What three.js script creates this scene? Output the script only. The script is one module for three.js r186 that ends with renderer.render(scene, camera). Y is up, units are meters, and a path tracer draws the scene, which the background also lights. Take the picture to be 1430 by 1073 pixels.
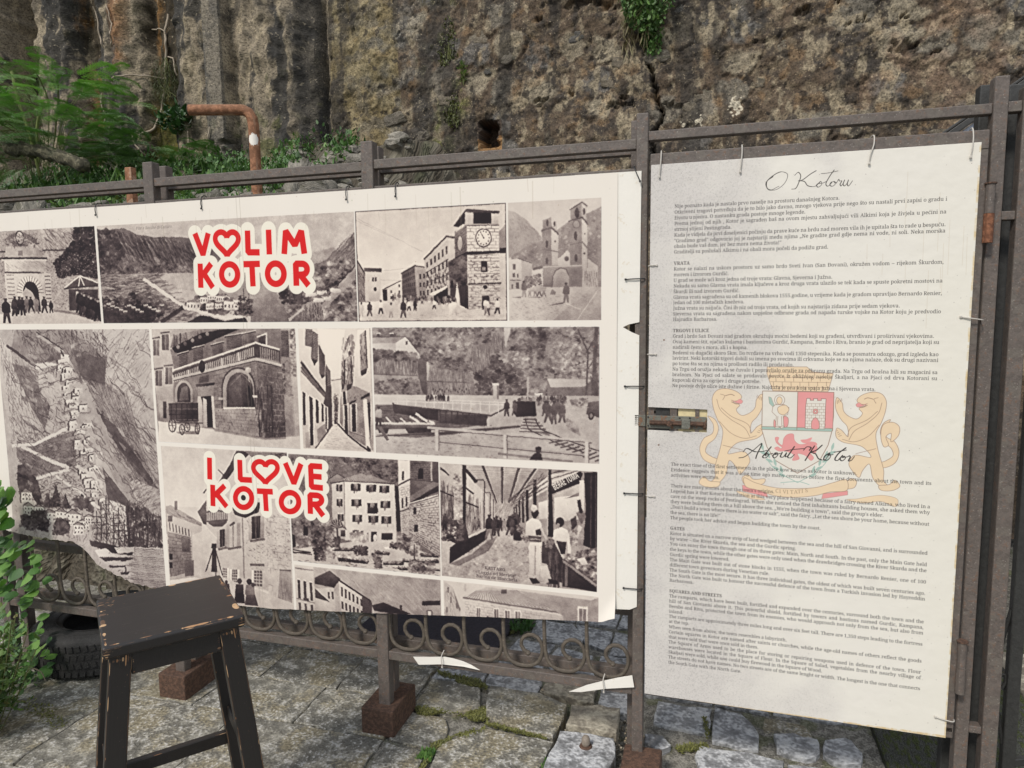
import * as THREE from 'three';
import { mergeGeometries } from 'three/addons/utils/BufferGeometryUtils.js';
import { RoundedBoxGeometry } from 'three/addons/geometries/RoundedBoxGeometry.js';
import { createNoise3D } from 'simplex-noise';

// ---------------------------------------------------------------- camera, sky, sun, exposure
const scene = new THREE.Scene();
const camera = new THREE.PerspectiveCamera(58.4, 4 / 3, 0.05, 200);
camera.position.set(0, 1.55, 2.17);
camera.up.set(-0.01912, 0.99423, -0.10558);
camera.lookAt(-0.27811, 1.55 - 0.10672, 2.17 - 0.9546);
const renderer = new THREE.WebGLRenderer({ antialias: true });
renderer.toneMapping = THREE.LinearToneMapping;
renderer.toneMappingExposure = 1.33;
renderer.shadowMap.enabled = true;
const sunDir = new THREE.Vector3(-0.35, 1.05, 0.95).normalize();
{ // bright thinly clouded sky
  const W = 256, H = 128, d = new Float32Array(W * H * 4), sn = createNoise3D(rng(2));
  for (let j = 0; j < H; j++) for (let i = 0; i < W; i++) {
    const el = ((j + 0.5) / H - 0.5) * Math.PI, az = (i + 0.5) / W * Math.PI * 2, y = Math.sin(el), x = Math.cos(az) * Math.cos(el), z = Math.sin(az) * Math.cos(el), c = 0.5 + 0.5 * Math.max(-1, Math.min(1, sn(x * 1.6, y * 3, z * 1.6) + 0.5 * sn(x * 4, y * 7, z * 4))), t = Math.max(0, y), o = (j * W + i) * 4;
    const clear = [0.31 + 0.25 * (1 - t), 0.48 + 0.16 * (1 - t), 0.84 - 0.08 * (1 - t)], cloud = [0.77, 0.78, 0.79], k = 0.45 + 0.45 * c, g = y < 0 ? 0.32 : 1;
    for (let q = 0; q < 3; q++) d[o + q] = (clear[q] * (1 - k) + cloud[q] * k) * 0.85 * g;
    d[o + 3] = 1;
  }
  const t = new THREE.DataTexture(d, W, H, THREE.RGBAFormat, THREE.FloatType); t.mapping = THREE.EquirectangularReflectionMapping; t.magFilter = THREE.LinearFilter; t.wrapS = THREE.RepeatWrapping; t.needsUpdate = true;
  scene.background = t; scene.environment = t;
}
const sun = new THREE.DirectionalLight(new THREE.Color(1, 0.94, 0.865), 2.1);
sun.position.copy(sunDir).multiplyScalar(20);
sun.castShadow = true;
sun.shadow.radius = 20;
sun.shadow.camera.left = sun.shadow.camera.bottom = -8; sun.shadow.camera.right = sun.shadow.camera.top = 8; sun.shadow.camera.far = 50;
scene.add(sun); scene.add(sun.target);

// ---------------------------------------------------------------- helpers
function rng(seed) {
  let a = seed >>> 0;
  return () => { a = (a + 0x6d2b79f5) | 0; let t = Math.imul(a ^ (a >>> 15), 1 | a); t = (t + Math.imul(t ^ (t >>> 7), 61 | t)) ^ t; return ((t ^ (t >>> 14)) >>> 0) / 4294967296; };
}
const n3 = createNoise3D(rng(7));
const fbm = (x, y, z = 0, o = 4) => { let s = 0, a = 0.5, f = 1; for (let i = 0; i < o; i++) { s += a * n3(x * f, y * f, z + i * 7.3); a *= 0.5; f *= 2.03; } return s; };
const clamp = (x, a = 0, b = 1) => Math.min(b, Math.max(a, x));
const sstep = (a, b, x) => { const t = clamp((x - a) / (b - a)); return t * t * (3 - 2 * t); };
const mix = (a, b, t) => a + (b - a) * t;
const mix3 = (a, b, t) => [mix(a[0], b[0], t), mix(a[1], b[1], t), mix(a[2], b[2], t)];
const V = (x, y, z) => new THREE.Vector3(x, y, z);
const used = new Map();
function numbered(name) { const n = used.get(name) ?? 0; used.set(name, n + 1); return n ? name + '_' + String(n).padStart(3, '0') : name; }
function tag(o, label, category, group, kind) {
  if (label) o.userData.label = label;
  if (category) o.userData.category = category;
  if (group) o.userData.group = group;
  if (kind) o.userData.kind = kind;
  return o;
}
function thing(name, pos, label, category, group, kind) {
  const o = new THREE.Group(); o.name = numbered(name); o.position.set(...pos); scene.add(o);
  return tag(o, label, category, group, kind);
}
function part(name, geo, mat, parent) {
  const m = new THREE.Mesh(geo, mat); m.name = name; m.castShadow = m.receiveShadow = true; parent.add(m); return m;
}
function solo(name, geo, mat, label, category, group, kind) {
  const m = new THREE.Mesh(geo, mat); m.name = numbered(name); m.castShadow = m.receiveShadow = true; scene.add(m);
  return tag(m, label, category, group, kind);
}
const box = (w, h, d, x, y, z, r = 0.003) => new RoundedBoxGeometry(w, h, d, 2, Math.min(r, w / 2.1, h / 2.1, d / 2.1)).translate(x, y, z);
const tube = (pts, r, seg = 24, rad = 8, closed = false) => new THREE.TubeGeometry(new THREE.CatmullRomCurve3(pts.map((p) => V(...p)), closed), seg, r, rad, closed);
function dataTex(w, h, fn, srgb = true) {
  const d = new Uint8Array(w * h * 4);
  for (let j = 0; j < h; j++) for (let i = 0; i < w; i++) {
    const c = fn(i, j), o = (j * w + i) * 4;
    for (let k = 0; k < 3; k++) {
      let v = clamp(c[k]);
      if (srgb) v = v <= 0.0031308 ? v * 12.92 : 1.055 * Math.pow(v, 1 / 2.4) - 0.055;
      d[o + k] = Math.round(v * 255);
    }
    d[o + 3] = 255;
  }
  const t = new THREE.DataTexture(d, w, h); t.magFilter = THREE.LinearFilter; t.minFilter = THREE.LinearMipmapLinearFilter; t.wrapS = t.wrapT = THREE.RepeatWrapping;
  if (srgb) t.colorSpace = THREE.SRGBColorSpace;
  t.needsUpdate = true; return t;
}
// tileable fbm over a w x h pixel tile: period given in cells
function tileNoise(u, v, freq, z, o = 4) { // u, v in 0..1, wraps through a torus in 4 noise lookups blended
  if (u < 0.8 && v < 0.8) return fbm(u * freq, v * freq, z, o);
  const a = fbm(u * freq, v * freq, z, o), b = fbm((u - 1) * freq, v * freq, z, o), c = fbm(u * freq, (v - 1) * freq, z, o), d = fbm((u - 1) * freq, (v - 1) * freq, z, o);
  const s = sstep(0.8, 1, u), t = sstep(0.8, 1, v);
  return mix(mix(a, b, s), mix(c, d, s), t);
}
function inPoly(p, x, y) { let r = false; for (let i = 0, j = p.length - 1; i < p.length; j = i++) { if (p[i][1] > y !== p[j][1] > y && x < ((p[j][0] - p[i][0]) * (y - p[i][1])) / (p[j][1] - p[i][1]) + p[i][0]) r = !r; } return r; }
// ---------------------------------------------------------------- the printed banner: old photographs and lettering drawn on its sheet
// A drawing frame takes sketch coordinates inside a four-cornered sketch to a rectangle of the sheet.
function homography(q, r) {
  const A = [], B = [];
  for (let i = 0; i < 4; i++) {
    const [x, y] = q[i], [u, v] = r[i];
    A.push([x, y, 1, 0, 0, 0, -u * x, -u * y]); B.push(u); A.push([0, 0, 0, x, y, 1, -v * x, -v * y]); B.push(v);
  }
  for (let c = 0; c < 8; c++) {
    let p = c; for (let i = c + 1; i < 8; i++) if (Math.abs(A[i][c]) > Math.abs(A[p][c])) p = i;
    [A[c], A[p]] = [A[p], A[c]]; [B[c], B[p]] = [B[p], B[c]];
    for (let i = 0; i < 8; i++) if (i !== c) { const f = A[i][c] / A[c][c]; for (let k = c; k < 8; k++) A[i][k] -= f * A[c][k]; B[i] -= f * B[c]; }
  }
  const h = B.map((b, i) => b / A[i][i]);
  return (x, y) => { const w = h[6] * x + h[7] * y + 1; return [(h[0] * x + h[1] * y + h[2]) / w, (h[3] * x + h[4] * y + h[5]) / w]; };
}
const BAN = { x0: -3.06, x1: -0.286, y0: 0.40, y1: 1.966, s: 738 };
function newCanvas(w, h) { const c = document.createElement('canvas'); c.width = Math.round(w); c.height = Math.round(h); return c; }
const banner = newCanvas((BAN.x1 - BAN.x0) * BAN.s, (BAN.y1 - BAN.y0) * BAN.s);
const bx = banner.getContext('2d');
bx.fillStyle = 'rgb(228,221,210)'; bx.fillRect(0, 0, banner.width, banner.height);
const gray = (g) => (Array.isArray(g) ? `rgba(${g[0]},${g[0]},${g[0]},${g[1]})` : `rgb(${g},${g},${g})`);
function pic([x0, y1, x1, y0], quad, seed, base) {
  const R = rng(seed), s = BAN.s, L = (x0 - BAN.x0) * s, T = (BAN.y1 - y1) * s, Rr = (x1 - BAN.x0) * s, Bt = (BAN.y1 - y0) * s;
  const map = homography(quad, [[L, T], [Rr, T], [Rr, Bt], [L, Bt]]);
  const c = bx, k = (Rr - L) / (quad[1][0] - quad[0][0]);
  c.save(); c.beginPath(); c.rect(L, T, Rr - L, Bt - T); c.clip();
  c.fillStyle = gray(base); c.fillRect(L, T, Rr - L, Bt - T);
  const path = (pts, close) => { c.beginPath(); pts.forEach((p, i) => { const [u, v] = map(p[0], p[1]); i ? c.lineTo(u, v) : c.moveTo(u, v); }); if (close) c.closePath(); };
  const D = {
    R, map, k,
    f(pts, g) { // every printed plane carries a slight drift of tone
      path(pts, true); const q = pts.map((p) => map(...p)), xs = q.map((p) => p[0]), ys = q.map((p) => p[1]), w = Math.max(...xs) - Math.min(...xs), h = Math.max(...ys) - Math.min(...ys);
      if (w < 10 || h < 10) { c.fillStyle = gray(g); c.fill(); return D; }
      const v = Array.isArray(g) ? g[0] : g, al = Array.isArray(g) ? g[1] : 1, a = 10 + R() * 16, s1 = R() < 0.5 ? 1 : -1, G = c.createLinearGradient(Math.min(...xs), Math.min(...ys) , Math.min(...xs) + w * (s1 > 0 ? 0.6 : 0.1), Math.max(...ys)), t = (k) => Math.round(Math.min(250, Math.max(8, v + k)));
      G.addColorStop(0, gray([t(a * 0.7), al])); G.addColorStop(0.55, gray([t(-a * 0.1), al])); G.addColorStop(1, gray([t(-a), al])); c.fillStyle = G; c.fill(); return D;
    },
    l(pts, w, g) { path(pts); c.lineWidth = w * k; c.strokeStyle = gray(g); c.stroke(); return D; },
    r(x, y, w, h, g) { return D.f([[x, y], [x + w, y], [x + w, y + h], [x, y + h]], g); },
    g(pts, ga, gb) { // tone from the top of the shape to its foot, as printed
      path(pts, true); const ys = pts.map((p) => map(...p)[1]), G = c.createLinearGradient(0, Math.min(...ys), 0, Math.max(...ys));
      G.addColorStop(0, gray(ga)); G.addColorStop(1, gray(gb)); c.fillStyle = G; c.fill(); return D;
    },
    e(x, y, rx, ry, g, w) { const pts = []; for (let i = 0; i < 28; i++) pts.push([x + rx * Math.cos(i / 28 * 6.2832), y + ry * Math.sin(i / 28 * 6.2832)]); pts.push(pts[0]); return w ? D.l(pts, w, g) : D.f(pts, g); },
    in(pts, n, fn) { const xs = pts.map((p) => p[0]), ys = pts.map((p) => p[1]), a = Math.min(...xs), b = Math.max(...xs), d = Math.min(...ys), e = Math.max(...ys); for (let i = 0; i < n; i++) { const x = mix(a, b, R()), y = mix(d, e, R()); if (inPoly(pts, x, y)) fn(x, y); } return D; },
    fol(pts, ga, gb, n, s) { // leafy masses: dark clumps under light ones
      return D.in(pts, n, (x, y) => { const t = clamp(0.5 + 0.9 * fbm(x / (s * 9), y / (s * 9), seed, 3) + (R() - 0.5) * 0.5), q = s * (0.35 + R()); D.e(x, y, q, q * (0.5 + 0.5 * R()), [Math.round(mix(ga, gb, t)), 0.75]); });
    },
    tex(pts, ga, gb, n, len, ang, w = 1, j = 0.3) { // short pen strokes
      return D.in(pts, n, (x, y) => { const a = ang + (R() - 0.5) * j * 2, q = len * (0.4 + R()); D.l([[x, y], [x + Math.cos(a) * q, y + Math.sin(a) * q]], w * (0.5 + R()), [Math.round(mix(ga, gb, R())), 0.7]); });
    },
    br(q, rows, cols, g, w = 1.2, keep = 0.85) { // coursed masonry joints on a four-cornered face
      const P = (u, v) => [mix(mix(q[0][0], q[1][0], u), mix(q[3][0], q[2][0], u), v), mix(mix(q[0][1], q[1][1], u), mix(q[3][1], q[2][1], u), v)];
      for (let i = 0; i <= rows; i++) for (let j = 0; j < cols; j++) {
        if (R() < keep) D.l([P(j / cols, i / rows), P((j + 1) / cols, i / rows)], w * (0.4 + R()), [g, 0.5 + R() * 0.4]);
        const u = (j + (i % 2) * 0.5 + (R() - 0.5) * 0.3) / cols;
        if (i < rows && u < 1 && R() < keep) D.l([P(u, i / rows), P(u, (i + 1) / rows)], w * (0.4 + R()), [g, 0.4 + R() * 0.4]);
      }
      return D;
    },
    grid(q, rows, cols, fw, fh, g, sill = 235) { // windows in rows on a four-cornered facade
      const P = (u, v) => [mix(mix(q[0][0], q[1][0], u), mix(q[3][0], q[2][0], u), v), mix(mix(q[0][1], q[1][1], u), mix(q[3][1], q[2][1], u), v)];
      for (let i = 0; i < rows; i++) for (let j = 0; j < cols; j++) {
        const u = (j + 0.5) / cols, v = (i + 0.5) / rows, a = fw / cols / 2, b = fh / rows / 2;
        D.f([P(u - a * 1.3, v - b * 1.15), P(u + a * 1.3, v - b * 1.15), P(u + a * 1.3, v + b * 1.15), P(u - a * 1.3, v + b * 1.15)], [sill, 0.6]);
        D.f([P(u - a, v - b), P(u + a, v - b), P(u + a, v + b), P(u - a, v + b)], g);
        D.l([P(u, v - b), P(u, v + b)], 1, [190, 0.6]); D.l([P(u - a, v), P(u + a, v)], 1, [190, 0.5]);
      }
      return D;
    },
    per(x, y, h, body, top = body, head = 60) { // a standing figure, feet at x, y
      const w = h * 0.13, a = R() * 0.08 * h;
      D.f([[x - w * 0.8, y - h * 0.45], [x + w * 0.8, y - h * 0.45], [x + w * 0.9 + a, y], [x + w * 0.3 + a, y], [x, y - h * 0.3], [x - w * 0.4 - a, y], [x - w - a, y]], body);
      D.f([[x - w * 0.5, y - h * 0.86], [x + w * 0.5, y - h * 0.86], [x + w * 1.15, y - h * 0.76], [x + w * 1.25, y - h * 0.45], [x + w * 0.8, y - h * 0.42], [x - w * 0.8, y - h * 0.42], [x - w * 1.3, y - h * 0.47], [x - w * 1.1, y - h * 0.77]], top);
      D.e(x, y - h * 0.92, h * 0.055, h * 0.075, head); D.r(x - h * 0.07, y - h * 1.0, h * 0.14, h * 0.05, [30, 0.8]);
      return D;
    },
    crowd(pts, n, h, ga, gb) { return D.in(pts, n, (x, y) => { const q = h * (0.8 + R() * 0.4); D.per(x, y, q, Math.round(mix(ga, gb, R())), Math.round(mix(ga, gb, R() * R())), Math.round(50 + R() * 60)); }); },
    end(grain = 26, warm = 0, lo = 0, warp = 0.34, cont = lo || warm < 0 ? 1.08 : 1.2) {
      c.restore();
      const ix = Math.round(L), iy = Math.round(T), w = Math.round(Rr - L), h = Math.round(Bt - T), im = c.getImageData(ix, iy, w, h), d = im.data, G = new Float32Array(w * h);
      for (let i = 0; i < w * h; i++) G[i] = d[i * 4] * 0.3 + d[i * 4 + 1] * 0.59 + d[i * 4 + 2] * 0.11;
      const at = (x, y) => G[Math.min(h - 1, Math.max(0, y)) * w + Math.min(w - 1, Math.max(0, x))];
      for (let j = 0; j < h; j++) for (let i = 0; i < w; i++) { // emulsion: edges wander by a pixel or two, fine mottling rides on the middle tones
        const o = (j * w + i) * 4, wx = (n3(i / 5, j / 5, seed) * 1.5 + n3(i / 26, j / 26, seed + 9) * 2.2) * warp, wy = (n3(i / 5, j / 5, seed + 50) * 1.5 + n3(i / 26, j / 26, seed + 59) * 2.2) * warp;
        const x = Math.round(i + wx), y = Math.round(j + wy);
        let g = (at(x, y) * 4 + (at(x + 1, y) + at(x, y + 1) + at(x - 1, y) + at(x, y - 1)) * 2 + at(x + 1, y + 1) + at(x - 1, y - 1) + at(x + 1, y - 1) + at(x - 1, y + 1)) / 16, l = (at(x - 7, y) + at(x + 7, y) + at(x, y - 7) + at(x, y + 7)) / 4;
        g += (g - l) * 0.22;
        const mid = Math.max(0, 1 - Math.pow(Math.abs(g - 120) / 110, 2)), m = n3(i / 3, j / 3, seed) * 0.4 + n3(i / 7, j / 7, seed + 3) * 0.5 + n3(i / 19, j / 17, seed + 7) * 0.7;
        g += m * grain * (0.12 + 0.62 * mid) + (R() - 0.5) * grain * 0.3 + fbm(i / 60, j / 60, seed, 3) * (3 + 34 * mid);
        g -= mid * Math.pow(1 - Math.abs(n3(i / 8, j / 7, seed + 21)), 7) * 20; // fine cracks and leaf edges
        g = 128 + (g - 128) * cont;
        const t = clamp((lo + g * (1 - lo / 255)) / 255);
        d[o] = mix(34, 230 + warm, Math.pow(t, 0.98)); d[o + 1] = mix(27, 220 + warm * 0.5, Math.pow(t, 1.05)); d[o + 2] = mix(31, 207, Math.pow(t, 1.06));
      }
      c.putImageData(im, ix, iy); return D;
    },
  };
  return D;
}
// 1: gate in the town wall with a stone crest, a kiosk and townspeople
{
  const D = pic([-2.86, 1.893, -2.315, 1.516], [[-10, 150], [862, 102], [918, 985], [-10, 995]], 11, 176);
  D.tex([[0, 130], [870, 100], [900, 860], [0, 860]], 70, 215, 5200, 16, 1.2, 3, 1.6);
  D.f([[420, 120], [700, 105], [640, 310], [440, 310]], [205, 0.55]); D.tex([[440, 120], [700, 110], [640, 300], [450, 300]], 80, 120, 260, 40, 0.8, 2.4, 0.2);
  D.f([[120, 275], [375, 270], [440, 380], [100, 385]], 190); D.f([[60, 370], [465, 370], [465, 392], [60, 395]], 45); D.f([[70, 385], [460, 385], [460, 398], [75, 400]], 215);
  D.r(95, 400, 360, 100, 212); D.tex([[95, 400], [455, 400], [455, 500], [95, 500]], 120, 190, 90, 30, 0.6, 2);
  D.l([[90, 505], [400, 505]], 9, 60); D.r(90, 515, 340, 370, 206); D.f([[430, 500], [490, 520], [495, 860], [440, 860]], 196);
  for (let i = 0; i < 9; i++) { D.l([[105, 530 + i * 36], [165, 530 + i * 36]], 4, 80); D.l([[435, 540 + i * 34], [485, 540 + i * 34]], 5, 60); }
  D.e(300, 690, 112, 150, 218); for (let i = 0; i < 15; i++) { const a = -Math.PI + i / 14 * Math.PI; D.l([[300 + 72 * Math.cos(a), 690 + 95 * Math.sin(a)], [300 + 118 * Math.cos(a), 690 + 152 * Math.sin(a)]], 3.5, 80); }
  const arch = []; for (let i = 0; i <= 16; i++) { const a = -Math.PI + i / 16 * Math.PI; arch.push([305 + 68 * Math.cos(a), 690 + 104 * Math.sin(a)]); } arch.push([385, 870], [240, 870]); D.f(arch, 22);
  D.f([[232, 690], [262, 640], [320, 690], [345, 760], [345, 870], [245, 870]], 185);
  D.f([[95, 230], [150, 180], [215, 150], [275, 150], [330, 180], [385, 215], [385, 260], [330, 225], [300, 275], [180, 275], [160, 215]], 120); D.e(240, 200, 34, 58, 190); D.e(240, 200, 34, 58, 50, 8); D.tex([[100, 160], [385, 160], [385, 275], [130, 275]], 20, 220, 170, 22, 0.9, 5, 1.4);
  D.l([[0, 322], [110, 320]], 9, 55); D.l([[430, 308], [640, 305]], 8, 55); D.r(215, 310, 40, 45, 120);
  D.fol([[700, 110], [870, 100], [885, 560], [690, 520], [560, 560], [520, 420], [610, 330], [690, 230]], 8, 62, 2200, 13); D.in([[560, 330], [880, 330], [885, 600], [540, 560]], 420, (x, y) => D.e(x, y, 2 + D.R() * 3, 2 + D.R() * 2, [200, 0.2 + D.R() * 0.5]));
  D.f([[600, 655], [740, 530], [890, 600], [890, 635], [720, 640]], 95); for (const p of [[600, 650], [725, 640], [775, 625], [890, 600]]) D.l([[740, 535], p], 9, 225); D.l([[600, 655], [720, 640], [890, 625]], 8, 40); D.r(640, 660, 250, 200, 60); D.r(700, 680, 70, 100, 190);
  D.f([[-10, 900], [500, 870], [720, 890], [930, 960], [930, 1010], [-10, 1010]], 219); D.f([[500, 850], [720, 880], [930, 955], [880, 965], [700, 900], [500, 872]], 120);
  D.per(78, 985, 240, 40, 24); for (const x of [160, 200, 225]) D.per(x, 905 + R2(x), 175, 28, 34); D.per(345, 890, 165, 120, 130); D.per(265, 885, 160, 90, 110); D.per(300, 870, 140, 30); D.per(418, 885, 160, 38); D.per(478, 885, 120, 26); D.per(150, 915, 160, 35, 50);
  for (let i = 0; i < 9; i++) D.per(735 + i * 19, 880 + i * 9 + (i % 3) * 6, 215, 22 + (i % 4) * 12, 26, 70 + (i % 3) * 50);
  D.end(30);
}
function R2(x) { return ((x * 37) % 17) - 8; }
// 2: panorama of the bay under a long mountain ridge
{
  const D = pic([-2.303, 1.893, -1.19, 1.517], [[18, 96], [1380, 22], [1390, 590], [45, 605]], 12, 196);
  D.f([[1150, 235], [1280, 205], [1300, 290], [1150, 300]], 168);
  D.f([[10, 112], [90, 120], [150, 105], [240, 140], [340, 155], [420, 152], [520, 160], [600, 190], [680, 250], [720, 340], [10, 360]], 112);
  D.tex([[10, 115], [240, 140], [600, 190], [700, 330], [10, 350]], 40, 150, 1600, 40, 1.05, 3, 0.35);
  for (let i = 0; i < 60; i++) { const x = 110 + i * 10 + R2(i * 3), y = 118 + (i * 10) * 0.13 + (i > 40 ? (i - 40) * 4 : 0), h = 60 + ((i * 53) % 100), q = 10 + (i * 7) % 14; D.f([[x, y + (i * 29) % 60], [x + q * 0.5, y + 12 + (i * 29) % 60], [x + h * 0.5 + q, y + h + (i * 11) % 40], [x + h * 0.42, y + h]], [i % 3 ? 186 : 214, 0.5]); D.f([[x - q, y + (i * 17) % 50], [x, y + (i * 17) % 50], [x + h * 0.42, y + h], [x + h * 0.2, y + h]], [44, 0.42]); }
  D.fol([[10, 115], [110, 120], [170, 250], [60, 330], [10, 330]], 30, 80, 500, 9); D.fol([[10, 300], [300, 280], [520, 300], [520, 345], [10, 360]], 40, 140, 700, 7);
  D.f([[10, 352], [380, 340], [380, 420], [560, 600], [10, 610]], 150); D.f([[380, 342], [880, 335], [1000, 400], [900, 440], [560, 440], [420, 420], [330, 350]], 178);
  D.tex([[10, 350], [290, 355], [480, 520], [560, 600], [10, 605]], 40, 205, 1500, 60, -0.12, 3.5, 0.25); D.fol([[30, 470], [280, 440], [400, 500], [330, 600], [40, 605]], 22, 100, 700, 9);
  D.f([[40, 545], [300, 500], [340, 560], [300, 605], [45, 605]], [35, 0.75]); for (let i = 0; i < 14; i++) { const x = 60 + i * 22, y = 520 + R2(i * 7) * 2.5; D.r(x, y, 24, 9, 190); D.r(x, y + 9, 24, 10, 60); }
  D.l([[262, 372], [480, 520], [700, 575], [800, 560]], 17, 214); D.l([[350, 600], [470, 520]], 20, 50); D.f([[490, 600], [560, 560], [700, 590], [800, 570], [820, 605]], 45);
  D.fol([[480, 500], [560, 455], [700, 445], [850, 500], [830, 560], [620, 555]], 20, 120, 520, 9);
  for (const [x, y, w, h] of [[490, 495, 70, 38], [560, 470, 55, 30], [600, 455, 50, 26], [650, 460, 44, 30], [690, 490, 76, 44], [590, 500, 44, 30], [740, 480, 34, 30], [640, 500, 40, 26]]) { D.f([[x - 4, y], [x + w * 0.5, y - h * 0.42], [x + w + 4, y]], 130); D.r(x, y, w, h, 222); for (let i = 0; i < 4; i++) D.r(x + 5 + i * w / 4, y + h * 0.35, w * 0.09, h * 0.35, 70); }
  D.f([[560, 440], [960, 430], [1000, 480], [1050, 600], [830, 600], [840, 520], [700, 450]], 165); D.g([[830, 470], [1010, 470], [1060, 600], [830, 600]], 150, 96); D.fol([[770, 450], [840, 480], [840, 560], [760, 540]], 18, 80, 200, 6); D.l([[795, 420], [800, 500]], 3, 40); D.l([[820, 445], [824, 510]], 3, 40);
  D.f([[1380, 120], [1310, 200], [1230, 290], [1150, 320], [1160, 300], [1240, 265], [1300, 200], [1384, 118]], 120);
  D.f([[1384, 125], [1240, 280], [1160, 300], [1000, 420], [1040, 600], [1395, 600]], 118); D.fol([[1384, 260], [1250, 285], [1160, 310], [1010, 440], [1020, 560], [1395, 600]], 20, 205, 1900, 9);
  D.tex([[1384, 130], [1250, 285], [1384, 270]], 60, 170, 260, 40, -0.8, 3, 0.2); D.f([[1384, 300], [1384, 370], [1240, 510], [1200, 510]], 172); D.l([[1384, 300], [1180, 520]], 5, 60);
  D.f([[1100, 500], [1200, 470], [1210, 580], [1095, 585]], 150); D.tex([[1100, 500], [1200, 480], [1210, 580], [1095, 580]], 40, 90, 60, 60, 1.5, 3, 0.1); for (const [x, y] of [[1120, 440], [1180, 430], [1200, 460], [1250, 420], [1160, 470]]) { D.f([[x, y], [x + 26, y - 18], [x + 55, y]], 110); D.r(x, y, 55, 22, 222); }
  D.fol([[980, 430], [1100, 420], [1100, 500], [1000, 500]], 16, 90, 260, 8); D.l([[1030, 585], [1110, 520]], 12, 190);
  D.end(28, 0, 0, 0.8);
  bx.save(); const [tx, ty] = D.map(225, 116); bx.font = 'italic 11px serif'; bx.fillStyle = 'rgba(70,60,60,0.75)'; bx.fillText('Vue a Bocche di Cattaro', tx, ty); bx.restore();
}
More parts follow.
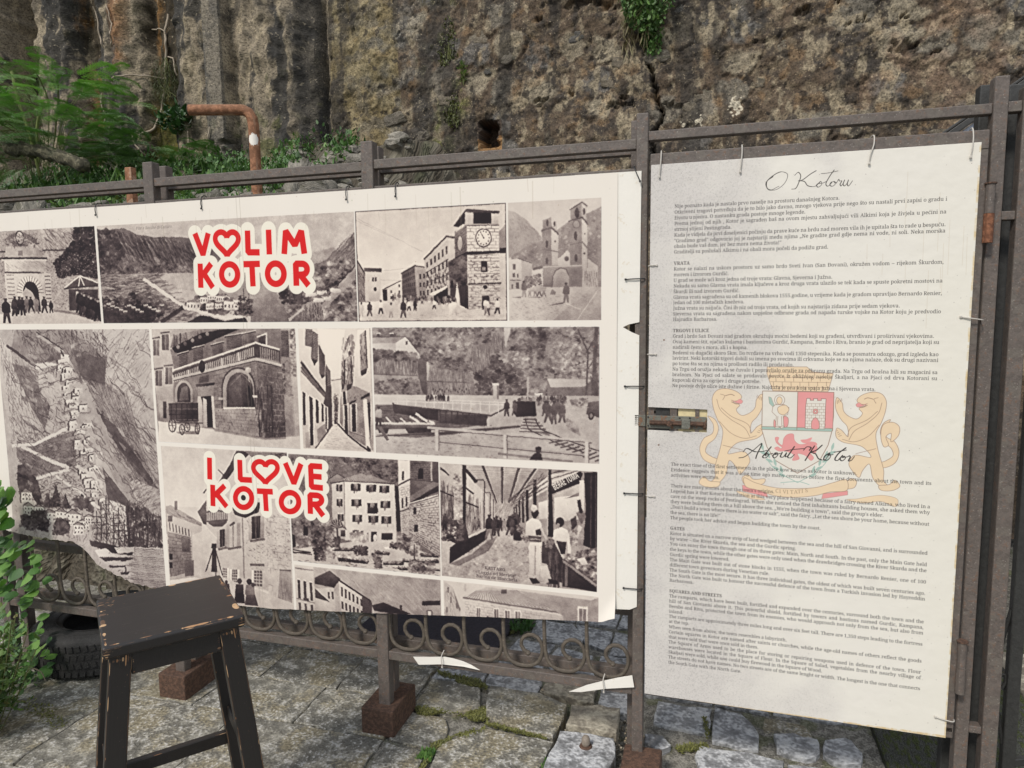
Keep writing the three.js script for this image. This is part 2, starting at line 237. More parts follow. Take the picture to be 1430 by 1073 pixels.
// 3: square with a clock tower and people walking
{
  const D = pic([-1.185, 1.893, -0.644, 1.516], [[42, 122], [1296, 58], [1296, 1036], [64, 1040]], 13, 219);
  D.g([[30, 110], [1300, 50], [1300, 600], [40, 640]], 205, 226); for (const p of [[[60, 180], [600, 460]], [[60, 200], [330, 330]], [[260, 620], [520, 590]], [[240, 690], [420, 700]]]) D.l(p, 2, [120, 0.6]);
  D.f([[1230, 300], [1300, 230], [1300, 470], [1230, 470]], 150); D.f([[1240, 430], [1290, 430], [1290, 475], [1240, 475]], 20); D.r(1235, 475, 65, 470, 200);
  D.f([[55, 530], [150, 690], [150, 880], [60, 900]], 128); D.tex([[58, 545], [150, 700], [150, 870], [60, 890]], 20, 200, 200, 20, 1.3, 5); D.l([[55, 530], [150, 695]], 10, 40);
  D.r(118, 600, 135, 270, 208); D.f([[110, 592], [262, 598], [258, 628], [112, 622]], 80); for (const x of [188, 210]) D.r(x - 7, 672, 14, 34, 50); D.e(204, 768, 12, 18, 30); D.r(150, 800, 90, 70, 188);
  D.f([[265, 775], [415, 700], [425, 870], [300, 870]], 214); D.l([[265, 775], [418, 700]], 7, 50); D.f([[265, 778], [302, 770], [305, 870], [270, 870]], 30); for (const [x, y] of [[338, 790], [404, 742], [338, 840], [404, 792]]) D.r(x - 6, y - 10, 12, 22, 50);
  D.f([[425, 640], [535, 572], [625, 590], [625, 870], [430, 870]], 88); D.f([[535, 572], [625, 590], [625, 870], [550, 870]], 165); D.grid([[430, 650], [535, 590], [540, 860], [432, 860]], 5, 7, 0.5, 0.6, 30, 120); D.l([[420, 642], [535, 575], [630, 592]], 9, 60);
  D.f([[615, 520], [800, 330], [870, 345], [870, 860], [620, 870]], 192); D.f([[815, 350], [885, 340], [885, 560], [818, 560]], 206); D.l([[612, 525], [800, 333], [875, 342]], 13, 70); D.grid([[622, 545], [815, 380], [815, 830], [626, 840]], 4, 6, 0.42, 0.6, 44, 215); for (const y of [0.33, 0.62]) D.l([[620, 540 + 300 * y], [815, 380 + 430 * y]], 6, 70);
  D.tex([[620, 640], [810, 560], [810, 740], [625, 760]], 30, 90, 120, 26, 1.5, 7, 0.3);
  D.f([[560, 610], [625, 605], [625, 850], [570, 850]], 150); D.grid([[565, 630], [625, 625], [625, 840], [570, 840]], 3, 2, 0.5, 0.55, 40, 190);
  D.f([[645, 815], [800, 740], [805, 760], [690, 828]], 235); D.f([[690, 828], [805, 760], [805, 880], [740, 895], [690, 870]], 22);
  D.f([[810, 545], [885, 510], [975, 470], [980, 940], [830, 870]], 74); D.fol([[815, 550], [975, 480], [978, 740], [830, 740]], 25, 130, 380, 12); D.r(830, 700, 22, 60, 28); D.f([[870, 290], [970, 230], [975, 470], [870, 520]], 120); D.br([[870, 330], [972, 250], [975, 470], [870, 520]], 9, 4, 50, 3); D.e(912, 392, 24, 62, 190); D.e(912, 392, 24, 62, 70, 5);
  D.r(970, 240, 265, 700, 214); D.br([[972, 240], [1232, 245], [1235, 460], [972, 460]], 8, 5, 60, 3.4); D.br([[975, 490], [1235, 490], [1240, 720], [980, 725]], 9, 5, 55, 4); D.br([[980, 740], [1240, 740], [1240, 940], [980, 940]], 8, 5, 70, 3.2);
  D.tex([[975, 490], [1235, 490], [1240, 930], [980, 930]], 60, 130, 130, 22, 0.1, 6, 0.3);
  D.f([[970, 462], [1240, 455], [1240, 475], [925, 490], [870, 520], [870, 508]], 34); D.l([[975, 732], [1250, 722]], 8, 40); D.l([[972, 243], [1235, 243]], 7, 50);
  D.f([[860, 250], [965, 108], [1000, 108], [985, 150], [950, 240], [900, 255]], 40); D.r(957, 130, 65, 110, 205); D.r(1170, 130, 62, 110, 205); D.r(1025, 130, 148, 100, 26); D.f([[962, 108], [1245, 128], [1238, 145], [962, 132]], 74); D.l([[862, 250], [968, 112], [1245, 130]], 8, 60); D.f([[870, 270], [950, 230], [950, 250], [880, 300]], 214);
  D.e(1107, 347, 64, 74, 236); D.e(1107, 347, 64, 74, 70, 8); for (let i = 0; i < 12; i++) D.e(1107 + 46 * Math.cos(i * 0.5236), 347 + 55 * Math.sin(i * 0.5236), 5, 6, 50); D.l([[1107, 347], [1088, 312]], 6, 40); D.l([[1107, 347], [1112, 352]], 9, 40);
  D.r(1085, 540, 50, 90, 30); D.r(1094, 590, 28, 30, 150); D.e(1115, 757, 19, 16, 22); D.r(1088, 828, 62, 115, 34); D.f([[885, 710], [905, 850], [905, 940], [865, 940], [865, 850]], 222); D.f([[905, 740], [975, 740], [975, 940], [910, 900]], 40);
  D.f([[40, 880], [430, 860], [830, 900], [990, 945], [1300, 940], [1300, 1045], [50, 1045]], 222); D.tex([[60, 960], [1290, 950], [1290, 1040], [60, 1040]], 150, 200, 160, 40, 0.05, 3);
  D.crowd([[330, 860], [870, 875], [870, 915], [330, 890]], 62, 56, 40, 200); for (const [x, y, h, a, b] of [[85, 1000, 120, 190, 205], [155, 995, 120, 90, 60], [250, 975, 115, 35, 225], [335, 1005, 120, 150, 200], [437, 1008, 150, 90, 50], [485, 950, 90, 40, 220], [535, 950, 95, 30, 40], [695, 938, 80, 50, 225], [1215, 980, 130, 45, 215], [1130, 990, 140, 90, 220], [830, 990, 120, 210, 225], [860, 990, 130, 190, 225], [770, 975, 90, 190, 210], [1115, 960, 110, 160, 225]]) D.per(x, y, h, a, b, 50);
  D.l([[42, 122], [1296, 58], [1296, 1036], [64, 1040], [42, 122]], 12, 70);
  D.end(16, 3);
}
// 4: pale view of the cathedral with two bell towers
{
  const D = pic([-0.637, 1.893, -0.336, 1.516], [[60, 104], [798, 60], [788, 1034], [62, 1036]], 14, 214);
  D.f([[60, 165], [110, 175], [200, 240], [260, 300], [320, 370], [320, 440], [60, 540]], 172); D.tex([[60, 170], [200, 240], [320, 380], [300, 420], [60, 530]], 120, 200, 360, 30, 1.1, 3, 0.5);
  D.f([[80, 530], [200, 450], [330, 400], [540, 250], [700, 180], [800, 130], [800, 620], [90, 620]], 148); D.fol([[90, 530], [330, 410], [540, 260], [800, 140], [800, 620], [90, 620]], 105, 195, 900, 10);
  D.f([[325, 310], [405, 295], [455, 345], [455, 600], [405, 760], [330, 760]], 130); D.f([[398, 300], [455, 345], [450, 600], [400, 600]], 202); D.f([[333, 240], [398, 218], [442, 258], [442, 330], [395, 296], [333, 312]], 140); D.f([[398, 218], [442, 258], [442, 325], [400, 296]], 200); D.f([[320, 318], [400, 292], [458, 345], [455, 358], [400, 308], [320, 330]], 90);
  D.f([[545, 250], [645, 220], [685, 280], [680, 640], [640, 760], [545, 700]], 138); D.f([[640, 225], [685, 280], [680, 640], [640, 640]], 204); D.f([[552, 150], [640, 100], [680, 130], [678, 270], [640, 222], [552, 245]], 150); D.f([[640, 100], [680, 132], [678, 268], [642, 222]], 198); D.l([[545, 158], [645, 97], [685, 130]], 9, 90); D.l([[535, 250], [645, 218], [690, 280]], 9, 80);
  for (const [x, y, w, h] of [[604, 182, 19, 42], [592, 365, 14, 34], [592, 540, 12, 32], [362, 430, 11, 30], [362, 565, 9, 28], [368, 262, 9, 28], [424, 272, 8, 22], [660, 172, 8, 30]]) D.e(x, y, w, h, 66); for (const [x, y] of [[428, 408], [664, 346], [660, 505]]) D.e(x, y, 6, 8, 70); D.e(598, 272, 28, 30, 175); D.e(598, 272, 28, 30, 110, 5);
  for (const p of [[[330, 470], [455, 492]], [[545, 435], [640, 415], [685, 460]]]) D.l(p, 6, 110); D.f([[450, 540], [520, 475], [545, 500], [545, 600], [450, 600]], 204); D.e(518, 545, 18, 20, 100); D.l([[455, 540], [520, 475]], 5, 110);
  D.f([[330, 620], [640, 600], [640, 770], [340, 770]], 136); D.f([[400, 770], [405, 690], [430, 640], [470, 618], [515, 630], [535, 680], [535, 770]], 168); D.l([[400, 770], [405, 690], [430, 640], [470, 618], [515, 630], [535, 680]], 8, 90); D.l([[330, 612], [640, 600]], 9, 200);
  D.f([[685, 540], [770, 605], [770, 770], [640, 770], [640, 640], [685, 640]], 188); D.tex([[650, 640], [765, 640], [765, 760], [650, 760]], 100, 170, 60, 50, 1.5, 5, 0.1); D.l([[685, 540], [770, 605]], 6, 120); D.f([[765, 460], [800, 450], [800, 770], [765, 770]], 140);
  D.f([[62, 550], [130, 540], [245, 580], [245, 770], [62, 790]], 186); D.f([[62, 550], [160, 545], [165, 790], [62, 790]], 205); for (const [x, y, w, h] of [[104, 610, 20, 44], [100, 675, 18, 34], [130, 680, 12, 30], [128, 758, 22, 46], [88, 765, 12, 34]]) D.r(x - w / 2, y - h / 2, w, h, 90); D.l([[70, 718], [160, 715]], 6, 90); D.l([[130, 540], [245, 582]], 6, 90); D.f([[245, 625], [320, 600], [330, 620], [260, 635]], 100); D.fol([[180, 690], [310, 670], [320, 770], [190, 780]], 60, 150, 180, 9);
  D.f([[60, 790], [400, 770], [790, 770], [790, 1040], [60, 1040]], 200); D.f([[560, 900], [760, 790], [790, 785], [790, 1040], [400, 1040]], [160, 0.6]); D.tex([[70, 880], [790, 800], [790, 1035], [70, 1035]], 120, 190, 700, 16, 0.25, 3, 0.5); D.l([[600, 1030], [760, 800]], 4, 222); D.l([[510, 900], [620, 945]], 4, 215);
  D.f([[365, 915], [470, 895], [510, 890], [480, 905]], 80); D.per(512, 895, 160, 96, 92, 80); for (const [x, h] of [[225, 70], [270, 90], [300, 100], [335, 85]]) D.per(x, 845, h, 90 + (x % 60), 150, 90); D.f([[215, 780], [300, 755], [355, 770], [350, 800], [220, 810]], 190); D.per(180, 850, 130, 150, 110, 90); D.f([[385, 830], [400, 785], [430, 810], [425, 830]], 130); D.f([[75, 850], [160, 845], [150, 858]], 120); D.f([[200, 850], [330, 848], [300, 858]], 110);
  D.end(16, 0, 14);
}
// 5: steel engraving of the fortified hill above the town
{
  const D = pic([-2.872, 1.493, -2.087, 0.44], [[-22, 14], [604, 14], [676, 1082], [16, 1062]], 15, 186);
  const all = [[0, 10], [610, 10], [680, 1090], [30, 1090]];
  D.f([[380, 10], [610, 10], [630, 430], [520, 300], [430, 200]], 200); D.tex([[380, 10], [610, 10], [635, 600], [430, 220]], 120, 170, 420, 60, 2.2, 1.6, 0.35);
  D.f([[60, 10], [280, 10], [440, 120], [420, 230], [330, 230], [290, 130], [140, 160], [40, 90]], 150); D.tex([[60, 10], [440, 10], [430, 230], [140, 160]], 50, 140, 700, 26, 1.2, 2, 0.5);
  D.f([[300, 90], [430, 130], [430, 230], [330, 200]], [84, 0.8]); D.f([[-10, 40], [40, 100], [110, 330], [150, 450], [20, 480], [-20, 200]], 206); D.tex([[-10, 40], [60, 120], [150, 440], [20, 470]], 90, 160, 380, 40, 1.3, 2, 0.35);
  D.f([[40, 150], [110, 160], [200, 300], [170, 420], [110, 320]], 118); D.tex([[30, 90], [180, 180], [320, 330], [280, 400], [150, 440], [100, 300]], 50, 200, 800, 26, 0.9, 2.2, 0.8);
  D.f([[150, 170], [210, 190], [250, 260], [210, 340], [150, 250]], [214, 0.7]); D.f([[250, 150], [320, 190], [330, 300], [270, 260]], [205, 0.6]);
  D.f([[330, 190], [640, 540], [650, 760], [520, 740], [410, 500], [380, 330]], 176); for (let i = 0; i < 34; i++) { const a = i / 34; D.l([[340 + a * 180, 200 + a * 60], [430 + a * 150, 380 + a * 90], [520 + a * 120, 560 + a * 110]], 2.2, [Math.round(70 + 90 * ((i * 7) % 5) / 5), 0.8]); } D.tex([[340, 200], [640, 420], [650, 740], [540, 720]], 60, 150, 900, 44, 0.85, 2, 0.25);
  D.f([[400, 340], [470, 390], [560, 520], [640, 640], [640, 665], [540, 560], [440, 420]], 70); D.f([[520, 600], [640, 640], [655, 760], [560, 740]], [196, 0.8]); D.tex([[520, 600], [650, 640], [655, 760], [540, 740]], 90, 140, 200, 34, -0.7, 2, 0.5);
  D.f([[40, 490], [230, 440], [300, 410], [300, 560], [110, 620], [40, 540]], 118); D.tex([[40, 440], [300, 400], [400, 620], [380, 720], [200, 760], [40, 700]], 40, 170, 1300, 18, 0.3, 2.2, 1.2);
  D.l([[20, 490], [120, 480], [240, 420], [310, 385]], 11, 224); D.l([[60, 490], [200, 550], [270, 572]], 13, 222); D.l([[110, 630], [200, 600], [270, 580]], 10, 220); D.l([[210, 610], [320, 680], [420, 760]], 9, 220); D.l([[140, 160], [260, 140]], 18, 226); D.l([[170, 200], [300, 270]], 14, 200); D.l([[20, 75], [140, 160]], 10, 70); D.l([[150, 30], [260, 100]], 16, 190); D.l([[150, 24], [262, 92]], 5, 60); D.f([[180, 140], [215, 108], [258, 100], [245, 150]], [90, 0.6]);
  for (let i = 0; i < 46; i++) { const t = i / 46, x = 250 + 130 * t + (D.R() - 0.5) * 70, y = 120 + 600 * t + (D.R() - 0.5) * 40, w = 16 + D.R() * 26, h = 12 + D.R() * 22; D.f([[x, y], [x + w, y - 4], [x + w, y + h], [x, y + h]], 226); D.f([[x, y], [x - 7, y + 4], [x - 7, y + h], [x, y + h]], 66); D.r(x + w * 0.4, y + h * 0.4, 4, 6, 60); if (i % 3 === 0) D.l([[x, y], [x + w, y - 4]], 3, 40); }
  D.l([[300, 560], [400, 620], [408, 650]], 12, 215); D.r(384, 500, 26, 60, 214); D.r(250, 110, 34, 40, 232); D.l([[250, 92], [262, 120]], 5, 40);
  D.f([[410, 560], [520, 700], [520, 900], [430, 690]], 80); D.fol([[500, 690], [660, 760], [660, 900], [520, 900]], 22, 100, 600, 7); D.tex([[510, 680], [650, 740], [655, 890], [520, 890]], 20, 70, 160, 46, 1.57, 4, 0.05);
  D.f([[40, 570], [70, 570], [130, 640], [150, 740], [50, 740], [36, 640]], 56); D.fol([[36, 570], [110, 600], [150, 740], [50, 740]], 22, 110, 300, 8); for (const [x, y, h] of [[172, 745, 60], [208, 745, 100], [250, 748, 66], [320, 740, 60]]) { D.f([[x, y - h], [x + h * 0.27, y], [x - h * 0.27, y]], 36); D.fol([[x, y - h], [x + h * 0.35, y], [x - h * 0.35, y]], 20, 100, 120, 6); } D.fol([[290, 690], [350, 690], [370, 760], [290, 760]], 30, 110, 120, 7);
  D.f([[50, 690], [100, 700], [130, 760], [240, 750], [320, 760], [380, 800], [380, 900], [50, 860]], 196); D.tex([[50, 700], [380, 760], [380, 880], [50, 860]], 60, 150, 260, 18, 1.57, 2, 0.2);
  for (const [x, y, w, h] of [[52, 690, 46, 44], [60, 750, 42, 40], [110, 750, 40, 30], [150, 772, 60, 40], [205, 766, 50, 50], [252, 772, 60, 52], [310, 800, 40, 36], [330, 780, 40, 30], [285, 820, 40, 40]]) { D.r(x, y, w, h, 230); D.f([[x - 5, y], [x + w * 0.45, y - h * 0.4], [x + w + 5, y]], 150); D.l([[x - 5, y], [x + w * 0.45, y - h * 0.4], [x + w + 5, y]], 3, 60); for (let i = 0; i < 3; i++) for (let j = 0; j < 2; j++) D.r(x + 5 + i * w / 3.2, y + 7 + j * h / 2.3, 5, 7, 60); }
  for (const [x, y, r] of [[70, 815, 24], [130, 800, 34], [95, 830, 24], [230, 830, 36], [150, 830, 22]]) { D.e(x, y, r, r, 46); D.fol([[x - r, y - r], [x + r, y - r], [x + r, y + r], [x - r, y + r]], 22, 120, 110, 6); }
  D.g([[390, 900], [690, 890], [690, 1090], [480, 1090], [390, 960]], 200, 172); for (let i = 0; i < 26; i++) { const y = 900 + i * 7.2; D.l([[540 - (i % 4) * 12, y], [590 + R2(i * 5) * 4, y + 1.5], [680, y - 1]], 2.6, [60 + (i * 17) % 80, 0.75]); }
  D.f([[440, 700], [505, 720], [515, 880], [430, 880]], 216); D.tex([[430, 700], [505, 720], [515, 880], [430, 880]], 110, 160, 90, 26, 1.5, 2);
  for (const [x, y, h] of [[382, 880, 130], [402, 880, 170], [424, 890, 210], [455, 900, 150], [476, 900, 170], [500, 900, 120], [520, 900, 90]]) { D.l([[x, y], [x, y - h]], 3.4, 30); for (let i = 1; i < 5; i++) D.l([[x - 16, y - h * i / 5], [x + 16, y - h * i / 5 - 3]], 2.2, 36); D.tex([[x - 18, y - h], [x + 18, y - h], [x + 22, y], [x - 22, y]], 20, 60, 36, 40, 1.3, 1.5, 0.6); }
  D.f([[350, 880], [420, 890], [540, 910], [530, 935], [440, 930], [360, 905]], 40); D.f([[455, 905], [540, 895], [540, 920], [470, 930]], 216); D.f([[375, 925], [420, 910], [470, 950], [400, 955]], 222); D.f([[395, 950], [540, 945], [500, 965], [420, 968]], 50); D.f([[430, 965], [480, 962], [500, 985], [450, 985]], 200); D.l([[440, 988], [505, 985]], 6, 36); D.f([[485, 1010], [525, 1008], [515, 1020], [490, 1020]], 30); D.l([[505, 990], [507, 1010]], 5, 34);
  for (let i = 0; i < 150; i++) { const x = 30 + D.R() * 580, y = 20 + D.R() * 700, q = 20 + D.R() * 50, s = x > 330 ? 1 : x < 120 ? 0.5 : -0.4; D.l([[x, y], [x + q * 0.3, y + q * 0.5 * s + 8], [x + q * 0.9, y + q * s * 0.9 + 4], [x + q * 1.3, y + q * s * 1.3 + 16]], 1.6 + D.R() * 1.6, [50 + Math.round(D.R() * 40), 0.7]); D.f([[x, y], [x + q * 0.6, y + q * s * 0.5], [x + q * 0.5, y + q * s * 0.5 + 14], [x + 4, y + 12]], [i % 2 ? 225 : 96, 0.4]); }
  D.tex(all, 40, 60, 900, 12, 0.9, 1.2, 3); D.end(22, -4, 0, 0.75);
}
// 6: loggia of a stone palace with a baggage waggon
{
  const D = pic([-2.075, 1.493, -1.441, 1.052], [[45, 30], [1248, 24], [1282, 1030], [90, 975]], 16, 150);
  D.f([[45, 30], [240, 30], [215, 640], [110, 780], [75, 560]], 190); for (const [x, y, w, h] of [[82, 185, 50, 130], [160, 140, 60, 130], [100, 440, 56, 130], [185, 420, 60, 140]]) { D.r(x - w / 2 - 8, y - h / 2, w + 16, h + 14, 212); D.r(x - w / 2, y - h / 2, w * 0.45, h, 90); D.r(x, y - h / 2, w * 0.5, h, 120); D.l([[x - w / 2 - 12, y - h / 2 - 12], [x + w / 2 + 8, y - h / 2 - 22]], 10, 90); }
  D.f([[240, 30], [1130, 26], [1130, 330], [920, 150], [240, 400], [200, 200]], 132); D.f([[200, 90], [470, 30], [250, 30], [200, 60]], 180); D.tex([[205, 70], [470, 30], [430, 90], [215, 170]], 40, 90, 60, 70, 1.5, 7, 0.1); D.l([[200, 195], [470, 80]], 8, 210);
  D.f([[215, 185], [470, 60], [650, 30], [780, 30], [500, 150], [290, 240], [240, 225]], 40); for (let i = 0; i < 5; i++) D.e(265 + i * 62, 180 - i * 28, 15, 17, i % 2 ? 100 : 150);
  for (const [x, y, w, h] of [[310, 300, 70, 90], [435, 250, 80, 90], [600, 215, 90, 80], [740, 150, 130, 90], [860, 120, 100, 70]]) { D.l([[x - w / 2 - 16, y - h / 2 - 8], [x + w / 2 + 12, y - h / 2 - 36]], 12, 60); D.l([[x - w / 2 - 16, y - h / 2 - 18], [x + w / 2 + 12, y - h / 2 - 46]], 7, 205); D.f([[x - w / 2, y - h / 2], [x + w / 2, y - h / 2 - 22], [x + w / 2, y + h / 2 - 22], [x - w / 2, y + h / 2]], 74); for (let i = 0; i < 7; i++) D.l([[x - w / 2, y - h / 2 + i * h / 7], [x + w / 2, y - h / 2 - 22 + i * h / 7]], 3, 130); }
  D.r(945, 70, 60, 90, 60); D.l([[930, 95], [1010, 65], [1010, 160]], 12, 214); D.f([[1130, 26], [1200, 26], [1200, 270], [1130, 260]], 150); for (let i = 0; i < 18; i++) D.l([[1132, 45 + i * 12], [1196, 48 + i * 12]], 6, 40);
  D.f([[1195, 26], [1260, 26], [1290, 1000], [1230, 1000]], 186); D.fol([[1200, 26], [1250, 26], [1262, 420], [1215, 420]], 60, 220, 260, 8);
  D.f([[230, 440], [920, 300], [980, 940], [560, 860], [430, 850], [230, 640]], 122); D.f([[920, 300], [1140, 340], [1160, 930], [980, 940]], 84); D.br([[560, 420], [925, 310], [985, 940], [565, 870]], 13, 7, 46, 4); D.br([[930, 310], [1140, 350], [1160, 930], [985, 940]], 13, 5, 175, 3.4); D.fol([[1140, 300], [1200, 290], [1220, 600], [1140, 560]], 30, 130, 200, 10); D.f([[1160, 300], [1215, 280], [1240, 910], [1160, 930]], [150, 0.55]);
  D.f([[560, 690], [960, 700], [980, 940], [560, 868]], [178, 0.75]); D.br([[560, 700], [960, 705], [980, 935], [565, 868]], 7, 11, 90, 3); D.tex([[560, 420], [980, 320], [1160, 400], [1160, 920], [560, 860]], 30, 190, 700, 20, 1.5, 3, 0.4); D.tex([[920, 480], [1050, 480], [1060, 920], [940, 920]], 30, 70, 160, 90, 1.55, 6, 0.1);
  D.f([[215, 395], [920, 150], [960, 150], [1120, 195], [1120, 300], [960, 265], [920, 265], [230, 450]], 84); for (let i = 0; i < 44; i++) { const t = i / 44, x = 225 + 690 * t, y = 400 - 240 * t; D.l([[x, y + 12], [x + 2, y + 78 + 10 * t]], i % 9 === 8 ? 16 : 7.5, 205); } for (let i = 0; i < 9; i++) D.l([[960 + i * 18, 175 + i * 5], [960 + i * 18, 265 + i * 5]], 7, 160); D.l([[215, 375], [920, 142], [1120, 198]], 13, 228); D.l([[225, 445], [920, 275], [1130, 330]], 17, 196); D.l([[225, 460], [920, 292], [1130, 348]], 5, 50);
  const arc = (cx, cy, rx, ry, yb) => { const p = [[cx - rx, yb]]; for (let i = 0; i <= 18; i++) { const a = Math.PI + i / 18 * Math.PI; p.push([cx + rx * Math.cos(a), cy + ry * Math.sin(a)]); } p.push([cx + rx, yb]); return p; };
  D.f(arc(770, 520, 140, 170, 690), 166); D.l(arc(770, 520, 138, 168, 690), 12, 60); D.f(arc(780, 530, 110, 140, 680), 70); D.g([[690, 480], [790, 400], [800, 680], [690, 680]], [150, 0.5], [80, 0.3]); D.f([[840, 480], [890, 560], [905, 680], [870, 680]], 14); D.l([[700, 500], [800, 400], [880, 480]], 5, [150, 0.6]); D.l([[640, 688], [905, 688]], 12, 226); D.r(600, 600, 60, 18, 180); D.r(885, 580, 42, 20, 214);
  D.f(arc(310, 560, 75, 105, 640), 176); D.f(arc(310, 565, 56, 88, 640), 60); D.f([[290, 520], [340, 500], [350, 620], [270, 630]], [150, 0.5]);
  D.f([[430, 500], [560, 480], [555, 600], [430, 590]], 150); D.f([[410, 490], [570, 475], [565, 495], [415, 512]], 60); D.f([[440, 430], [520, 410], [520, 470], [440, 480]], 92); D.e(466, 340, 26, 52, 36); D.r(425, 590, 40, 260, 190); D.f([[455, 592], [540, 585], [550, 850], [505, 850]], 18); D.f([[540, 585], [560, 590], [575, 860], [552, 852]], 205); D.f([[470, 600], [500, 620], [505, 850], [470, 850]], 190); D.r(133, 635, 28, 140, 60); D.e(852, 370, 24, 24, 210); D.l([[852, 390], [862, 470]], 7, 190);
  D.f([[90, 800], [430, 850], [570, 870], [985, 940], [1290, 920], [1290, 1040], [90, 980]], 214); D.f([[560, 862], [985, 935], [1160, 925], [1160, 945], [985, 952], [560, 880]], [110, 0.6]); D.f([[240, 890], [430, 880], [430, 910], [260, 905]], [120, 0.7]);
  D.f([[178, 650], [428, 645], [430, 800], [280, 805], [185, 780]], 66); for (let i = 0; i < 4; i++) D.l([[180, 655 + i * 44], [430, 650 + i * 46]], 5, i % 2 ? 120 : 30); for (let i = 0; i < 6; i++) D.l([[200 + i * 45, 650], [202 + i * 45, 800]], 6, 34); for (const [x, y, rx, ry] of [[208, 835, 30, 55], [290, 870, 20, 42], [420, 860, 18, 46], [335, 850, 22, 36]]) { D.e(x, y, rx, ry, 60, 8); D.l([[x - rx, y], [x + rx, y]], 4, 70); D.l([[x, y - ry], [x, y + ry]], 4, 70); D.l([[x - rx * 0.7, y - ry * 0.7], [x + rx * 0.7, y + ry * 0.7]], 4, 70); } D.l([[220, 810], [470, 815]], 7, 50);
  D.end(24);
}
// 7: narrow bright alley between shuttered houses
{
  const D = pic([-1.428, 1.493, -1.141, 1.056], [[42, 62], [600, 45], [640, 1022], [62, 1008]], 17, 222);
  D.f([[190, 60], [400, 60], [375, 480], [340, 700], [300, 700], [260, 380]], 228); D.f([[42, 62], [150, 62], [250, 340], [295, 600], [300, 830], [180, 1005], [62, 1010]], 212); D.g([[62, 300], [280, 610], [280, 640], [62, 380]], 120, 90); for (const o of [0, 40, 70]) D.l([[58, 318 + o], [280, 600 + o * 0.4]], o ? 8 : 14, o ? 90 : 60);
  D.f([[250, 340], [295, 500], [300, 830], [255, 880], [230, 640], [250, 540]], 62); D.f([[300, 450], [372, 440], [350, 690], [345, 800], [310, 800]], 205); D.l([[295, 452], [375, 440]], 5, 90); D.f([[318, 600], [345, 590], [345, 800], [315, 800]], 70); D.fol([[310, 560], [350, 560], [345, 800], [310, 800]], 20, 200, 90, 6);
  for (const [q, n] of [[[[100, 62], [150, 66], [150, 200], [96, 190]], 12], [[[155, 80], [195, 100], [190, 300], [140, 285]], 18], [[[200, 180], [245, 260], [245, 420], [205, 405]], 20], [[[255, 330], [288, 380], [290, 500], [260, 495]], 10]]) { D.f(q, 170); for (let i = 0; i < n; i++) { const t = (i + 0.5) / n; D.l([[mix(q[0][0], q[3][0], t), mix(q[0][1], q[3][1], t)], [mix(q[1][0], q[2][0], t), mix(q[1][1], q[2][1], t)]], 5, 60); } D.l([q[0], q[3]], 5, 70); }
  D.f([[138, 285], [190, 300], [160, 345]], 40); D.f([[205, 405], [245, 420], [220, 440]], 40);
  for (const [x, y, w, h] of [[75, 545, 22, 270], [132, 580, 26, 400], [180, 605, 22, 190], [222, 635, 16, 150], [250, 655, 12, 190]]) { D.f([[x - w / 2 - 10, y - 8], [x + w / 2 + 10, y + 12], [x + w / 2 + 10, y + h], [x - w / 2 - 10, y + h]], 232); D.f([[x - w / 2, y], [x + w / 2, y + 16], [x + w / 2, y + h], [x - w / 2, y + h]], 46); } D.f([[80, 880], [110, 870], [120, 1000], [80, 1005]], 170); D.f([[175, 850], [240, 800], [245, 890], [180, 960]], [110, 0.7]);
  D.f([[380, 130], [470, 60], [600, 50], [640, 1022], [600, 1022], [430, 890], [360, 790], [360, 640], [380, 480]], 214); D.f([[500, 60], [600, 50], [605, 540], [520, 600], [480, 600], [470, 300]], 222); D.tex([[380, 120], [480, 80], [470, 500], [380, 480]], 60, 200, 160, 40, 1.55, 6, 0.1); D.f([[380, 480], [500, 500], [600, 545], [640, 1022], [430, 890], [360, 790], [362, 640]], 136); D.tex([[390, 500], [600, 560], [630, 1000], [430, 880]], 60, 180, 500, 12, 1.2, 4, 1);
  for (const q of [[[515, 100], [560, 60], [578, 350], [525, 370]], [[425, 280], [450, 260], [460, 470], [415, 485]], [[378, 300], [400, 290], [400, 480], [372, 480]]]) { D.f(q, 176); D.tex(q, 60, 120, 60, 30, 1.5, 5, 0.1); D.l([q[1], q[2]], 8, 50); D.f([[q[3][0], q[3][1]], [q[2][0], q[2][1]], [q[2][0] - 8, q[2][1] + 40], [q[3][0] + 5, q[3][1] + 45]], 48); }
  for (const [x, y, w, h, d] of [[470, 640, 30, 220, 50], [408, 640, 22, 240, 40], [395, 540, 20, 100, 40], [590, 620, 26, 400, 60]]) { D.f([[x - w / 2 - 12, y + 4], [x + w / 2 + 12, y - 12], [x + w / 2 + 14, y + h + 8], [x - w / 2 - 8, y + h]], 210); D.f([[x - w / 2, y], [x + w / 2, y - 6], [x + w / 2 + 8, y + h], [x - w / 2 + 4, y + h]], 34); } D.f([[436, 625], [490, 600], [490, 615], [440, 640]], 40); D.f([[525, 580], [598, 540], [600, 560], [528, 600]], 40); D.l([[430, 860], [565, 900]], 4, 60); D.f([[545, 600], [575, 590], [610, 1000], [570, 960]], 228);
  D.f([[300, 800], [345, 798], [380, 850], [430, 900], [600, 1025], [150, 1012], [250, 900]], 216); D.tex([[300, 810], [345, 805], [560, 1000], [190, 1000]], 150, 190, 200, 26, 0.1, 3, 0.2); D.l([[345, 798], [430, 895], [605, 1024]], 12, 40); D.l([[300, 805], [250, 880], [160, 1005]], 9, 60); D.e(440, 240, 12, 18, 80);
  D.l([[598, 45], [638, 1022]], 16, 190); D.end(20, 2);
}
